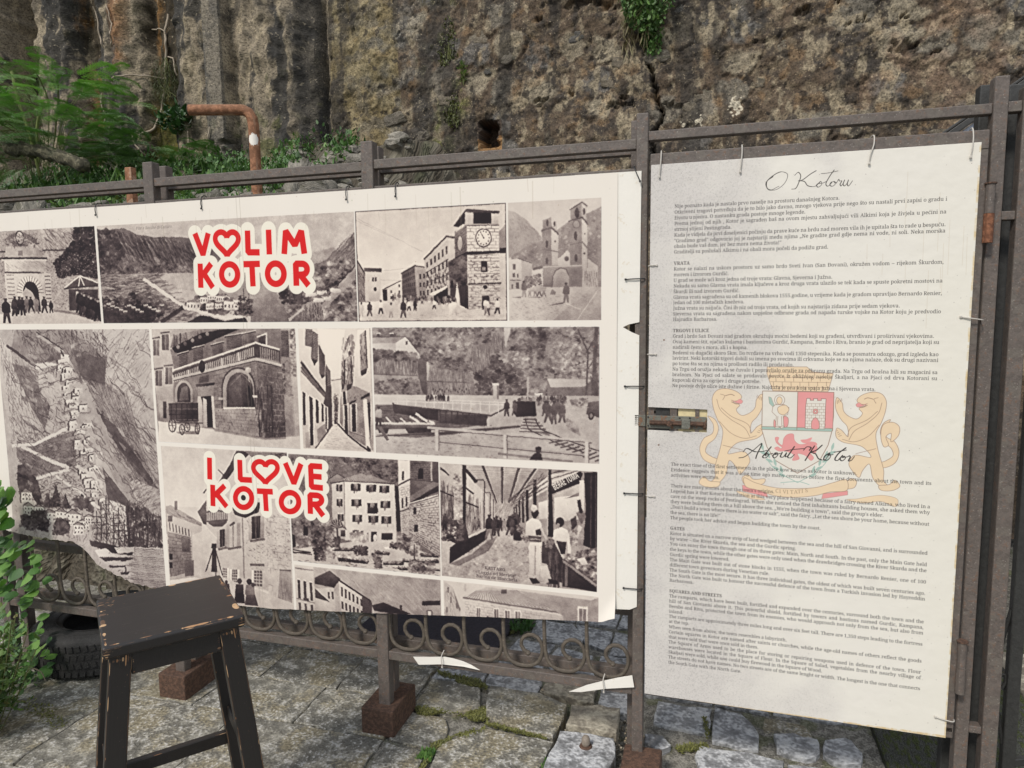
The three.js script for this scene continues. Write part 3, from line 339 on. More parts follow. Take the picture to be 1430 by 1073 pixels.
// 8: work train, timber footbridge and overgrown walls
{
  const D = pic([-1.134, 1.495, -0.341, 1.055], [[44, 32], [1378, 25], [1378, 848], [64, 776]], 18, 140);
  D.fol([[40, 25], [1380, 25], [1380, 470], [60, 480]], 46, 190, 5200, 9); D.fol([[440, 60], [620, 60], [620, 190], [440, 200]], 90, 214, 520, 8); D.fol([[1130, 120], [1320, 120], [1340, 330], [1100, 280]], 110, 224, 700, 8); D.fol([[640, 210], [900, 180], [960, 440], [640, 440]], 26, 110, 1100, 9); D.fol([[850, 30], [1050, 30], [1100, 300], [900, 260]], 40, 160, 700, 9);
  D.f([[44, 85], [240, 85], [180, 125], [44, 125]], 172); D.f([[240, 85], [320, 180], [320, 200], [180, 180], [180, 122]], 224); D.f([[44, 125], [182, 122], [182, 180], [44, 160]], 214); D.l([[44, 88], [240, 84], [322, 185]], 5, 80); for (const x of [80, 158]) { D.r(x - 13, 62, 26, 8, 230); D.r(x - 9, 70, 18, 14, 70); } D.r(242, 112, 10, 22, 60);
  D.f([[48, 190], [300, 200], [310, 315], [48, 308]], 128); D.tex([[48, 200], [300, 210], [310, 310], [48, 300]], 70, 190, 300, 50, 1.55, 4, 0.1); D.fol([[48, 160], [300, 180], [310, 235], [160, 225], [48, 230]], 36, 150, 420, 8); D.l([[50, 306], [310, 318]], 6, 90); D.f([[48, 312], [310, 322], [340, 430], [48, 430]], 160); D.fol([[60, 350], [300, 330], [330, 430], [60, 440]], 40, 170, 460, 8);
  D.f([[310, 220], [340, 205], [360, 230], [365, 450], [330, 400], [312, 300]], 80); D.f([[362, 230], [390, 250], [390, 345], [362, 345]], 200); D.f([[380, 250], [600, 270], [640, 350], [640, 460], [365, 440], [370, 350]], 136); D.tex([[380, 260], [600, 280], [640, 450], [370, 440]], 70, 190, 420, 40, 1.55, 4, 0.1); D.l([[365, 352], [600, 358]], 5, 80); for (let i = 0; i < 16; i++) D.e(400 + i * 13, 398 + (i % 3) * 8, 4, 7, 60); D.fol([[320, 195], [600, 215], [600, 290], [400, 270]], 50, 170, 300, 8);
  D.f([[600, 140], [740, 120], [720, 260], [640, 300], [610, 240]], 128); D.tex([[600, 140], [735, 130], [700, 270], [620, 260]], 70, 180, 240, 50, 1.5, 4, 0.1); D.f([[740, 55], [815, 55], [830, 170], [745, 150]], 160); D.f([[815, 30], [855, 30], [830, 150], [815, 130]], 205); D.tex([[740, 60], [815, 60], [825, 160], [745, 150]], 60, 130, 70, 40, 1.5, 3, 0.1); D.f([[790, 170], [900, 170], [960, 210], [960, 280], [890, 270], [800, 220]], [206, 0.5]); D.fol([[780, 170], [960, 190], [960, 290], [790, 230]], 80, 225, 260, 8);
  D.f([[1070, 335], [1330, 340], [1330, 440], [1070, 450]], 116); D.f([[1070, 335], [1330, 340], [1290, 385], [1090, 388]], 204); for (const [p, w] of [[[[1250, 40], [1310, 180], [1300, 440]], 9], [[[1360, 25], [1340, 460]], 20], [[[1300, 180], [1370, 60]], 6], [[[1310, 280], [1370, 180]], 5]]) D.l(p, w, 70); D.r(1336, 300, 34, 170, 84);
  D.f([[48, 430], [1380, 440], [1380, 850], [60, 780]], 208); D.g([[60, 490], [700, 500], [720, 610], [560, 630], [60, 640]], 110, 84); D.tex([[60, 500], [720, 510], [700, 620], [70, 620]], 40, 130, 420, 50, 0.02, 3, 0.1); D.f([[160, 480], [340, 490], [430, 520], [430, 590], [170, 540]], 50); D.f([[430, 545], [720, 555], [720, 620], [430, 600]], 62);
  D.f([[165, 472], [340, 465], [820, 480], [830, 520], [740, 555], [170, 492]], 206); D.l([[165, 492], [740, 556], [828, 510]], 8, 50); D.l([[165, 470], [430, 478], [820, 492]], 5, 230); D.l([[200, 452], [820, 478]], 5, 226); for (let i = 0; i < 12; i++) D.l([[190 + i * 54, 450 + i * 2.4], [190 + i * 54, 490 + i * 5]], 5, 226); for (let i = 0; i < 9; i++) D.l([[440 + i * 34, 520 + i * 4], [440 + i * 34, 600]], 6, 34); D.f([[720, 570], [830, 530], [830, 560], [725, 620]], 190); D.l([[722, 575], [722, 620]], 14, 200);
  D.crowd([[360, 460], [490, 462], [490, 472], [360, 470]], 24, 34, 30, 80); D.l([[45, 602], [410, 605]], 14, 220); for (let i = 0; i < 8; i++) D.l([[80 + i * 42, 560 + i * 4], [110 + i * 42, 598]], 10, i % 2 ? 226 : 60); for (const p of [[[262, 560], [310, 592]], [[295, 545], [365, 592]]]) D.l(p, 14, 230); D.f([[230, 628], [390, 630], [380, 665], [250, 660]], 40); D.f([[70, 628], [140, 630], [130, 665], [80, 660]], 46); for (const x of [270, 330, 370]) D.e(x, 660, 17, 14, 30); D.f([[60, 672], [420, 655], [900, 615], [940, 625], [700, 650], [300, 690]], 96); D.l([[60, 680], [500, 660], [940, 618]], 5, 40);
  D.per(80, 620, 120, 60, 190, 50); D.f([[70, 620], [95, 620], [140, 700], [125, 708]], 90);
  D.f([[940, 570], [1000, 570], [1090, 680], [950, 650], [920, 620]], 126); for (let i = 0; i < 9; i++) D.l([[930 - i * 3, 580 + i * 9], [1008 + i * 9, 580 + i * 10]], 6, i % 2 ? 210 : 70); for (const o of [0, 70]) D.l([[940 + o * 0.8, 575], [960 + o, 640], [1120 + o * 1.5, 720], [1290 + o * 1.6, 780]], 6, 46); for (let i = 0; i < 10; i++) D.l([[1080 + i * 34, 722 + i * 14], [1160 + i * 34, 708 + i * 12]], 9, 70);
  D.f([[870, 470], [1000, 470], [1005, 560], [890, 565], [870, 540]], 26); for (let i = 0; i < 6; i++) D.e(905 + i * 17, 462 - (i % 2) * 8, 10, 12, 60 + (i % 3) * 50); D.l([[957, 325], [955, 465]], 10, 190); D.r(998, 422, 44, 14, 230); D.per(832, 560, 100, 40); D.per(880, 555, 90, 60, 80); D.f([[752, 370], [785, 370], [785, 460], [752, 460]], 196); D.r(748, 362, 40, 14, 225); D.r(775, 376, 10, 84, 120);
  D.crowd([[1010, 480], [1180, 480], [1180, 500], [1010, 500]], 30, 44, 50, 150); for (const [x, y, h] of [[1075, 600, 130], [1110, 610, 140], [1158, 600, 130], [1055, 560, 90], [1132, 560, 100]]) D.per(x, y, h, 76, 80, 60); D.f([[1180, 560], [1245, 600], [1265, 680], [1190, 640]], 168); D.fol([[1180, 570], [1240, 610], [1260, 670], [1190, 640]], 90, 220, 90, 8); D.f([[1310, 480], [1375, 470], [1378, 570], [1300, 550]], 84); D.e(1328, 560, 18, 24, 40); D.e(1328, 560, 10, 14, 130); D.fol([[1190, 470], [1310, 450], [1310, 510], [1230, 520]], 80, 210, 130, 8);
  D.tex([[70, 690], [900, 660], [900, 840], [70, 770]], 120, 190, 420, 18, 0.1, 4, 0.3); D.l([[365, 628], [870, 672], [1335, 714]], 15, 196); D.l([[365, 638], [870, 682], [1335, 722]], 4, 60); D.l([[432, 708], [810, 745], [1300, 795]], 14, 176); D.l([[432, 716], [810, 753], [1300, 802]], 4, 50); for (const [x, a, b] of [[420, 640, 770], [822, 672, 815], [1304, 716, 850]]) { D.l([[x, a], [x, b]], 22, 206); D.l([[x + 12, a], [x + 12, b]], 4, 70); } D.l([[780, 785], [1000, 810], [1220, 835]], 12, 120);
  D.f([[965, 822], [990, 790], [1010, 780], [1035, 785], [1042, 826]], 30); D.e(1018, 765, 17, 20, 60); D.e(1018, 754, 18, 11, 24);
  D.l([[1385, 25], [1385, 850]], 16, 196); D.end(24, -3, 12);
}
// 9: street corner with a photographer's tripod and three women
{
  const D = pic([-2.067, 1.036, -1.5, 0.42], [[46, 35], [800, 72], [850, 1055], [104, 1010]], 19, 216);
  D.g([[40, 30], [510, 60], [480, 420], [75, 420]], 206, 224);
  D.f([[75, 420], [110, 415], [300, 520], [300, 620], [80, 600]], 170); D.tex([[75, 420], [290, 510], [290, 530], [80, 500]], 90, 150, 120, 34, 0.4, 4, 0.2); D.r(130, 385, 18, 60, 120); D.f([[80, 470], [300, 540], [300, 860], [100, 900]], 188); D.r(88, 480, 28, 40, 100); D.f([[85, 520], [235, 570], [240, 615], [90, 580]], 190); for (let i = 0; i < 15; i++) D.l([[88 + i * 10, 522 + i * 3.3], [92 + i * 10, 575 + i * 2.6]], 4.5, i % 2 ? 70 : 220);
  D.f([[88, 585], [230, 615], [240, 830], [100, 880]], 132); D.br([[88, 590], [235, 620], [240, 830], [100, 880]], 12, 6, 70, 3); D.f([[172, 615], [225, 625], [225, 715], [176, 705]], 90); for (const [x, y] of [[107, 745], [107, 800], [265, 745], [270, 830]]) D.r(x - 10, y - 18, 20, 38, 26); D.f([[240, 600], [330, 560], [420, 640], [420, 900], [250, 870]], 200); D.f([[190, 770], [250, 760], [250, 860], [195, 870]], 100);
  D.f([[275, 450], [330, 380], [420, 300], [510, 60], [800, 72], [850, 1055], [420, 900], [400, 620], [310, 520]], 202); D.f([[510, 62], [600, 66], [520, 150], [440, 260], [400, 300], [390, 280], [470, 150]], 60); D.f([[560, 66], [800, 72], [800, 140], [600, 100]], 130); D.tex([[690, 70], [800, 75], [800, 110], [700, 100]], 30, 60, 40, 40, 0.8, 4, 1.2); D.f([[470, 380], [650, 380], [640, 440], [560, 480], [500, 460]], 50); D.tex([[560, 480], [840, 420], [850, 800], [560, 820]], 80, 190, 420, 14, 0.4, 2.6, 0.8); D.br([[690, 460], [835, 470], [850, 1000], [700, 960]], 14, 5, 130, 2.5, 0.6);
  D.f([[275, 450], [330, 375], [330, 530], [310, 525]], 84); D.f([[338, 505], [455, 492], [452, 512], [425, 538], [372, 540], [344, 522]], 84); D.f([[328, 452], [378, 434], [460, 448], [458, 495], [332, 508]], 184); D.l([[328, 452], [378, 434], [460, 448]], 7, 60); D.l([[330, 508], [458, 495]], 7, 70); for (let i = 0; i < 12; i++) D.l([[334 + i * 11, 452 - Math.min(i * 4, 16) + Math.max(0, i - 4) * 2], [334 + i * 11, 506 - i]], 3.4, 70); D.l([[312, 330], [330, 305]], 5, 60); D.l([[400, 180], [430, 210], [432, 250]], 6, 90);
  for (const [x, y, w, h] of [[425, 615, 30, 110], [490, 590, 44, 150], [625, 540, 50, 140]]) { D.r(x - w / 2 - 18, y - h / 2 + 5, 18, h, 176); D.r(x + w / 2, y - h / 2 - 4, 22, h, 160); D.f([[x - w / 2, y - h / 2], [x + w / 2, y - h / 2 - 8], [x + w / 2, y + h / 2 - 8], [x - w / 2, y + h / 2]], x === 490 ? 196 : 40); D.l([[x - w / 2 - 10, y + h / 2 + 14], [x + w / 2 + 28, y + h / 2 - 4]], 11, 90); D.l([[x, y - h / 2], [x, y + h / 2]], 4, 90); } D.l([[545, 480], [555, 860]], 6, 120); D.l([[470, 530], [500, 510]], 10, 90);
  for (const [x, y, w, h] of [[638, 855, 50, 100], [438, 840, 26, 80], [498, 850, 30, 90]]) { D.r(x - w / 2 - 14, y - h / 2, w + 28, h, 222); D.r(x - w / 2, y - h / 2, w, h, 80); for (let i = 0; i < 5; i++) D.l([[x - w / 2, y - h / 2 + i * h / 5], [x + w / 2, y - h / 2 + i * h / 5]], 4, 205); for (let i = 0; i < 3; i++) D.l([[x - w / 2 + i * w / 3, y - h / 2], [x - w / 2 + i * w / 3, y + h / 2]], 3, 205); } D.f([[665, 805], [700, 810], [700, 930], [665, 915]], 188); D.l([[590, 772], [675, 768]], 12, 90); D.l([[600, 915], [700, 940]], 11, 210); D.f([[765, 795], [830, 795], [838, 1030], [755, 1020]], 140); D.tex([[765, 800], [830, 800], [838, 1020], [760, 1015]], 110, 170, 60, 60, 1.55, 5, 0.05); D.l([[765, 795], [830, 795]], 8, 90);
  D.f([[104, 900], [420, 860], [850, 1000], [850, 1060], [104, 1012]], 212); D.r(360, 648, 30, 30, 30); D.f([[366, 670], [386, 670], [392, 830], [358, 830]], 40); for (const p of [[[368, 690], [325, 830]], [[378, 690], [385, 860]], [[384, 690], [425, 850]]]) D.l(p, 6, 44);
  D.f([[508, 905], [545, 905], [560, 1020], [495, 1020]], 20); D.e(528, 880, 14, 18, 50); D.f([[505, 900], [550, 900], [552, 950], [500, 960]], 44); D.f([[570, 910], [605, 905], [640, 1030], [560, 1030]], 70); D.e(585, 880, 17, 19, 46); D.f([[565, 900], [612, 895], [620, 960], [560, 965]], 110); D.e(608, 898, 11, 14, 60); D.f([[440, 900], [465, 900], [480, 1000], [430, 990]], 40); D.e(448, 890, 9, 12, 60);
  D.end(20);
}
// 10: large town house in a garden beside a church tower
{
  const D = pic([-1.494, 1.032, -0.899, 0.624], [[40, 52], [1222, 115], [1245, 1005], [88, 903]], 20, 110);
  D.fol([[40, 50], [910, 95], [910, 300], [380, 360], [60, 520]], 70, 160, 1700, 9); D.fol([[420, 60], [910, 100], [910, 290], [620, 220]], 30, 110, 700, 9); D.tex([[40, 50], [420, 60], [380, 300], [60, 400]], 120, 190, 300, 26, 1.2, 4, 0.6); D.f([[370, 255], [435, 205], [490, 240], [400, 275]], 150); D.l([[370, 252], [435, 208], [490, 240]], 5, 60);
  D.f([[380, 280], [620, 205], [890, 290], [640, 280], [490, 265]], 168); for (let i = 0; i < 40; i++) D.l([[mix(490, 700, i / 40), mix(245, 215, i / 40)], [mix(500, 885, i / 40), mix(268, 288, i / 40)]], 3.5, i % 2 ? 90 : 215); D.l([[378, 285], [490, 268], [890, 290]], 9, 60);
  D.f([[390, 290], [490, 270], [500, 730], [400, 700]], 196); D.f([[490, 270], [885, 292], [905, 760], [500, 735]], 218); D.l([[490, 275], [500, 700]], 5, 110);
  for (const [x, y] of [[452, 320], [455, 437], [464, 555], [582, 315], [588, 437], [596, 560], [703, 322], [713, 466], [720, 566], [805, 328], [814, 450], [822, 572]]) { const s = x < 480 ? 0.62 : 1; D.r(x - 38 * s, y - 26, 76 * s, x === 713 ? 82 : 54, 28); D.r(x - 16 * s, y - 24, 32 * s, 48, 150); D.tex([[x - 16 * s, y - 24], [x + 16 * s, y - 24], [x + 16 * s, y + 24], [x - 16 * s, y + 24]], 40, 90, 10, 30, 1.57, 5, 0.1); D.l([[x - 40 * s, y - 34], [x + 36 * s, y - 32]], 6, 235); } D.f([[675, 470], [755, 475], [758, 512], [678, 508]], 44); D.r(705, 665, 42, 80, 30); D.r(785, 675, 88, 52, 34); D.r(560, 655, 50, 36, 60); D.r(625, 660, 20, 26, 50); D.r(465, 655, 36, 50, 60);
  D.f([[885, 300], [915, 310], [935, 660], [905, 660]], 20); D.f([[910, 98], [1005, 104], [1005, 640], [940, 680], [915, 300]], 212); D.f([[1005, 104], [1180, 112], [1180, 270], [1010, 380]], 96); D.f([[1180, 112], [1225, 114], [1225, 280], [1180, 270]], 70); D.br([[1008, 110], [1170, 114], [1170, 270], [1010, 255]], 10, 6, 40, 3.5); D.l([[1170, 114], [1170, 270]], 9, 190); const ar = (x, y, w, h) => { D.e(x, y - h / 2, w / 2, w / 2, 16); D.r(x - w / 2, y - h / 2, w, h, 16); }; ar(1088, 215, 38, 66); ar(951, 225, 14, 60); ar(948, 440, 12, 70); ar(978, 430, 12, 70); D.l([[912, 300], [1000, 252], [1180, 268]], 9, 60);
  D.f([[1010, 430], [1220, 300], [1226, 345], [1000, 450]], 44); D.l([[1000, 440], [1222, 372]], 8, 220); D.f([[940, 500], [1000, 455], [1226, 385], [1240, 860], [1000, 700], [940, 660]], 186); D.br([[1000, 460], [1226, 400], [1240, 850], [1000, 690]], 20, 8, 40, 3.6); D.br([[930, 320], [1005, 300], [1005, 640], [945, 660]], 18, 3, 110, 3); D.r(1034, 472, 22, 52, 24); D.r(1040, 606, 30, 56, 20); D.l([[925, 505], [1000, 480]], 7, 60);
  D.f([[75, 560], [400, 560], [420, 740], [85, 820]], 120); D.fol([[75, 560], [400, 560], [430, 780], [85, 830]], 50, 200, 620, 10); D.r(170, 630, 36, 70, 26); D.f([[80, 690], [100, 700], [110, 790], [85, 800]], 20);
  D.f([[85, 810], [600, 740], [905, 750], [1245, 860], [1250, 1005], [88, 905]], 208); D.l([[85, 815], [230, 835], [90, 840]], 9, 30); D.l([[85, 835], [240, 850]], 7, 40); D.tex([[90, 880], [1240, 940], [1245, 1000], [90, 905]], 60, 190, 200, 30, 0.1, 5, 0.3);
  for (const p of [[[390, 805], [570, 808], [560, 818], [400, 822]], [[440, 870], [690, 895], [680, 918], [450, 900]], [[730, 820], [850, 838], [845, 850], [740, 840]], [[800, 905], [960, 905], [960, 925], [800, 925]], [[950, 888], [1230, 890], [1230, 905], [960, 902]], [[900, 945], [1240, 955], [1240, 965], [930, 965]], [[1090, 840], [1230, 850], [1230, 862], [1090, 855]]]) { D.f(p, 30); D.fol(p.map(([x, y]) => [x, y - 12]), 20, 170, 120, 6); }
  D.fol([[390, 820], [730, 850], [900, 880], [700, 900], [420, 865]], 130, 230, 320, 8); const palm = (x, y, r, n) => { for (let i = 0; i < n; i++) { const a = -Math.PI * i / (n - 1); D.l([[x, y], [x + r * 0.6 * Math.cos(a), y + r * 0.85 * Math.sin(a)], [x + r * Math.cos(a), y + r * 0.5 * Math.sin(a) + r * 0.2]], 5, i % 3 ? 60 : 190); } }; palm(435, 640, 80, 26); D.l([[435, 640], [442, 720]], 16, 60); palm(625, 820, 55, 18); D.fol([[570, 780], [680, 780], [680, 850], [570, 850]], 14, 90, 150, 8); D.fol([[380, 710], [460, 710], [460, 790], [380, 790]], 20, 90, 160, 8);
  D.l([[230, 570], [300, 740], [330, 890]], 16, 36); D.fol([[230, 560], [310, 600], [370, 700], [350, 900], [270, 900], [230, 700]], 12, 130, 900, 9); D.fol([[350, 620], [400, 640], [420, 880], [350, 880]], 70, 220, 260, 9); D.fol([[710, 830], [790, 850], [790, 950], [740, 950]], 16, 140, 260, 8); D.fol([[890, 690], [1010, 690], [1090, 760], [1060, 860], [930, 800]], 24, 220, 700, 9); D.l([[1040, 760], [1045, 980]], 9, 60); D.fol([[1000, 890], [1200, 900], [1200, 990], [1000, 980]], 40, 215, 420, 9); D.fol([[540, 670], [640, 670], [660, 750], [540, 740]], 120, 230, 260, 8); D.per(735, 765, 90, 200, 215); D.per(678, 745, 70, 150, 180); D.f([[805, 785], [850, 780], [860, 800], [815, 800]], 236); D.fol([[860, 740], [960, 760], [960, 800], [850, 790]], 14, 90, 150, 8);
  D.end(22);
}
// 11: covered market with a long timber roof
{
  const D = pic([-0.895, 1.028, -0.347, 0.626], [[42, 42], [1262, 116], [1268, 1034], [70, 905]], 21, 170);
  D.f([[240, 50], [870, 92], [640, 350], [490, 350]], 186); for (const [a, b, w] of [[[380, 60], [496, 350], 24], [[530, 72], [540, 355], 26], [[660, 82], [590, 350], 28], [[790, 90], [620, 352], 30]]) { D.l([a, b], w, 60); D.l([[a[0] + 12, a[1]], [b[0] + 4, b[1]]], w * 0.4, 205); } for (let i = 0; i < 26; i++) { const y = 70 + Math.pow(i / 26, 0.7) * 275; D.l([[mix(250, 490, (y - 50) / 300), y], [mix(870, 640, (y - 50) / 300), y + 18 * (1 - (y - 50) / 300)]], 2.2, [110, 0.8]); }
  D.f([[42, 42], [240, 55], [490, 350], [480, 460], [230, 560], [60, 560]], 184); D.f([[250, 90], [320, 190], [420, 300], [480, 360], [480, 480], [260, 530]], 206); D.f([[50, 70], [120, 130], [120, 140], [50, 90]], 40); D.tex([[50, 150], [180, 230], [190, 480], [60, 450]], 40, 120, 130, 120, 1.57, 5, 0.03); D.tex([[250, 250], [360, 320], [370, 480], [255, 500]], 50, 150, 110, 90, 1.57, 4, 0.03); for (const p of [[[50, 255], [185, 310]], [[250, 345], [350, 385]], [[250, 235], [310, 280]]]) D.l(p, 12, 40);
  D.l([[246, 90], [330, 190]], 26, 40); D.f([[150, 60], [222, 62], [230, 520], [160, 500]], 190); D.fol([[155, 130], [225, 130], [230, 500], [165, 480]], 80, 225, 260, 8); D.f([[218, 56], [250, 60], [250, 560], [232, 560]], 26); for (const [x, a, b, w] of [[383, 180, 550, 18], [432, 270, 480, 13], [460, 320, 470, 10], [478, 340, 470, 8]]) { D.l([[x, a], [x, b]], w, 190); D.l([[x + w * 0.5, a], [x + w * 0.5, b]], w * 0.5, 50); } D.l([[320, 172], [390, 172]], 8, 60); D.l([[395, 270], [440, 268]], 6, 60);
  D.f([[480, 360], [620, 355], [570, 470], [480, 470]], 150); D.tex([[500, 360], [610, 360], [560, 470], [490, 470]], 150, 220, 80, 60, 2.0, 5, 0.2);
  D.f([[640, 350], [870, 92], [1262, 116], [1262, 700], [900, 640], [600, 560], [575, 470]], 160); D.f([[740, 260], [900, 130], [1110, 110], [900, 230], [740, 330]], 205); for (let i = 0; i < 6; i++) D.l([[620, 380 - i * 6], [900, 235 - i * 22], [1130, 130 - i * 10]], 5, i % 2 ? 60 : 220); D.f([[905, 225], [1130, 110], [1150, 130], [1130, 200], [915, 285]], 44); D.f([[925, 290], [1125, 205], [1120, 280], [1000, 320], [925, 310]], 196); D.f([[930, 310], [1130, 290], [1125, 480], [935, 500]], 216); D.f([[1040, 310], [1125, 270], [1125, 300], [1000, 320]], 120); D.f([[810, 350], [885, 330], [885, 470], [815, 480]], 214);
  D.f([[1160, 120], [1265, 120], [1265, 720], [1160, 680], [1175, 400]], 22); D.r(1122, 180, 40, 250, 214); D.l([[1215, 130], [1215, 700]], 8, 60); D.l([[1250, 130], [1255, 700]], 7, 70); D.f([[878, 95], [905, 95], [930, 610], [885, 610]], 24); D.l([[882, 95], [884, 600]], 7, 206);
  for (const [x, a, b, w] of [[780, 170, 520, 26], [722, 250, 500, 20], [690, 300, 500, 16], [664, 330, 500, 12], [640, 360, 510, 10], [622, 380, 510, 9]]) { D.l([[x, a], [x + 4, b]], w, 26); D.l([[x - w * 0.6, a], [x - w * 0.6, b]], w * 0.3, 170); } D.tex([[600, 300], [860, 110], [860, 200], [620, 400]], 20, 120, 120, 50, 2.4, 8, 0.3); D.f([[575, 460], [640, 420], [680, 470], [640, 560], [580, 560]], 60);
  D.f([[70, 690], [420, 560], [520, 560], [600, 560], [760, 640], [900, 800], [1000, 1000], [70, 905]], 186); D.fol([[80, 780], [300, 650], [600, 600], [760, 700], [880, 960], [90, 900]], 130, 215, 1500, 8); D.f([[70, 640], [180, 640], [130, 810], [75, 815]], 190); D.f([[130, 690], [260, 600], [415, 550], [420, 620], [280, 720], [130, 812]], 26); D.f([[270, 600], [400, 545], [405, 560], [275, 620]], 205); D.f([[135, 520], [250, 500], [270, 600], [260, 640], [180, 660], [130, 640]], 50); D.r(140, 520, 40, 110, 196); D.fol([[70, 470], [230, 480], [230, 640], [75, 640]], 16, 110, 260, 10); D.per(90, 560, 130, 40, 60); D.f([[130, 815], [300, 740], [420, 640], [500, 600], [430, 720], [200, 830]], [80, 0.55]);
  for (const [x, y, h, a, b] of [[433, 628, 190, 120, 40], [490, 605, 155, 60, 34], [470, 600, 140, 40, 60], [520, 570, 110, 50, 50], [548, 560, 90, 130, 150], [590, 600, 150, 60, 50], [625, 600, 150, 46, 30], [610, 590, 130, 90, 70], [320, 560, 100, 80, 120], [350, 550, 80, 60, 90]]) D.per(x, y, h, a, b); D.f([[620, 560], [690, 550], [710, 640], [620, 636]], 40); D.e(655, 530, 14, 16, 60); D.fol([[640, 520], [730, 560], [740, 660], [690, 640]], 60, 210, 160, 8);
  // stall with piled fruit, hanging meat
  D.f([[1000, 780], [1265, 690], [1268, 1034], [1000, 790]], 90); D.fol([[1040, 740], [1265, 700], [1268, 960], [1180, 900], [1020, 780]], 30, 215, 1100, 9); D.l([[985, 780], [1265, 985]], 18, 150); D.f([[1000, 800], [1262, 1000], [1262, 1034], [1000, 990]], 44); D.r(1020, 820, 22, 170, 120); D.f([[1100, 430], [1150, 400], [1180, 460], [1140, 520]], 110); D.l([[1120, 330], [1140, 430]], 26, 34); D.f([[1120, 520], [1150, 540], [1110, 640], [1090, 640]], 196); D.f([[1060, 480], [1100, 450], [1110, 520], [1070, 570]], 60); D.fol([[1050, 560], [1110, 560], [1110, 680], [1060, 680]], 60, 200, 140, 8); D.f([[1110, 780], [1170, 770], [1200, 820], [1150, 830]], 214);
  // man in a white shirt and cap, woman leaning over the stall
  D.f([[750, 650], [840, 650], [838, 760], [820, 930], [782, 930], [790, 780], [776, 930], [742, 935], [745, 800], [735, 690]], 206); D.l([[790, 680], [790, 900]], 6, 120); D.f([[715, 500], [760, 465], [815, 480], [838, 520], [835, 600], [830, 655], [745, 655], [740, 600], [712, 600]], 214); D.f([[735, 600], [835, 610], [832, 650], [740, 645]], 70); D.l([[745, 625], [830, 632]], 8, 170); D.f([[790, 560], [835, 545], [835, 600], [795, 600]], 40); D.e(785, 430, 27, 34, 46); D.f([[750, 400], [760, 360], [795, 370], [805, 400], [775, 425]], 216); D.l([[830, 540], [880, 640]], 18, 190); D.f([[745, 925], [800, 925], [830, 965], [770, 970]], 30); D.f([[840, 650], [890, 640], [890, 820], [840, 810]], 60);
  D.f([[930, 560], [980, 530], [1040, 560], [1050, 650], [950, 660], [920, 620]], 222); D.e(978, 500, 32, 38, 26); D.e(965, 525, 15, 20, 150); D.f([[880, 680], [940, 640], [1000, 680], [1000, 960], [890, 930]], 56); D.tex([[885, 690], [1000, 690], [1000, 950], [890, 920]], 26, 100, 90, 110, 1.55, 7, 0.1); D.l([[1040, 580], [1055, 740]], 22, 216); D.l([[935, 640], [1010, 770]], 16, 200); D.f([[950, 640], [1030, 650], [1020, 740], [990, 740]], 40); D.f([[830, 830], [885, 830], [920, 940], [870, 970], [830, 900]], 196); D.f([[890, 930], [960, 945], [970, 975], [900, 970]], 30); D.fol([[860, 630], [930, 630], [920, 700], [860, 690]], 60, 180, 100, 7);
  const L1 = D.map(400, 858), L2 = D.map(350, 890), L3 = D.map(335, 922); D.end(24);
  bx.fillStyle = 'rgb(60,48,50)'; bx.font = 'bold 11px serif'; bx.fillText('KATTARO', L1[0], L1[1]); bx.fillText('Loggia od Merata', L2[0], L2[1]); bx.fillText('Barina de Blocchela', L3[0], L3[1] - 1);
  bx.save(); const A = D.map(935, 258), B = D.map(1125, 158); bx.translate(A[0], A[1]); bx.rotate(Math.atan2(B[1] - A[1], B[0] - A[0])); bx.font = 'bold 24px sans-serif'; bx.fillStyle = 'rgb(220,210,198)'; bx.fillText('BERAE TOMA', 0, 0, Math.hypot(B[0] - A[0], B[1] - A[1])); bx.restore();
}
// 12: row of houses under a bare mountainside
{
  const D = pic([-1.489, 0.609, -0.9, 0.40], [[38, 26], [692, 92], [692, 270], [38, 270]], 22, 178);
  D.f([[150, 40], [692, 92], [692, 250], [440, 200], [300, 100]], 176); D.tex([[180, 45], [692, 95], [692, 240], [330, 110]], 120, 210, 340, 46, 0.75, 1.6, 0.2);
  D.f([[38, 26], [155, 38], [160, 250], [38, 260]], 200); D.grid([[42, 50], [155, 70], [158, 225], [42, 220]], 1, 3, 0.42, 0.5, 40, 225); D.grid([[42, 190], [155, 196], [158, 260], [42, 260]], 1, 3, 0.4, 0.8, 60, 220); for (const y of [40, 180]) D.l([[40, y], [156, y + 14]], 4, 110); D.l([[86, 180], [120, 182]], 12, 60);
  D.f([[160, 85], [245, 55], [300, 90], [265, 125], [160, 110]], 70); D.f([[160, 130], [265, 125], [270, 250], [160, 260]], 196); D.f([[160, 130], [240, 185], [160, 170]], 60); D.grid([[225, 135], [265, 130], [268, 185], [228, 180]], 1, 2, 0.5, 0.6, 50); D.f([[290, 95], [405, 155], [405, 240], [295, 220]], 206); D.l([[286, 92], [440, 172]], 8, 50); D.grid([[295, 110], [405, 165], [405, 200], [295, 165]], 1, 6, 0.5, 0.7, 40); D.grid([[295, 170], [405, 205], [405, 240], [295, 215]], 1, 6, 0.5, 0.7, 40); D.f([[400, 155], [442, 175], [442, 240], [400, 240]], 60);
  D.f([[442, 185], [490, 172], [590, 205], [560, 215], [450, 205]], 44); D.f([[450, 205], [580, 212], [560, 240], [450, 235]], 150); D.f([[470, 220], [520, 205], [570, 240], [460, 240]], 40); D.r(552, 178, 9, 20, 50); D.f([[635, 165], [688, 165], [690, 240], [640, 240]], 150); D.f([[632, 160], [690, 155], [690, 170], [632, 174]], 46); D.r(646, 188, 18, 22, 60); D.r(649, 191, 12, 16, 205);
  D.end(20);
}
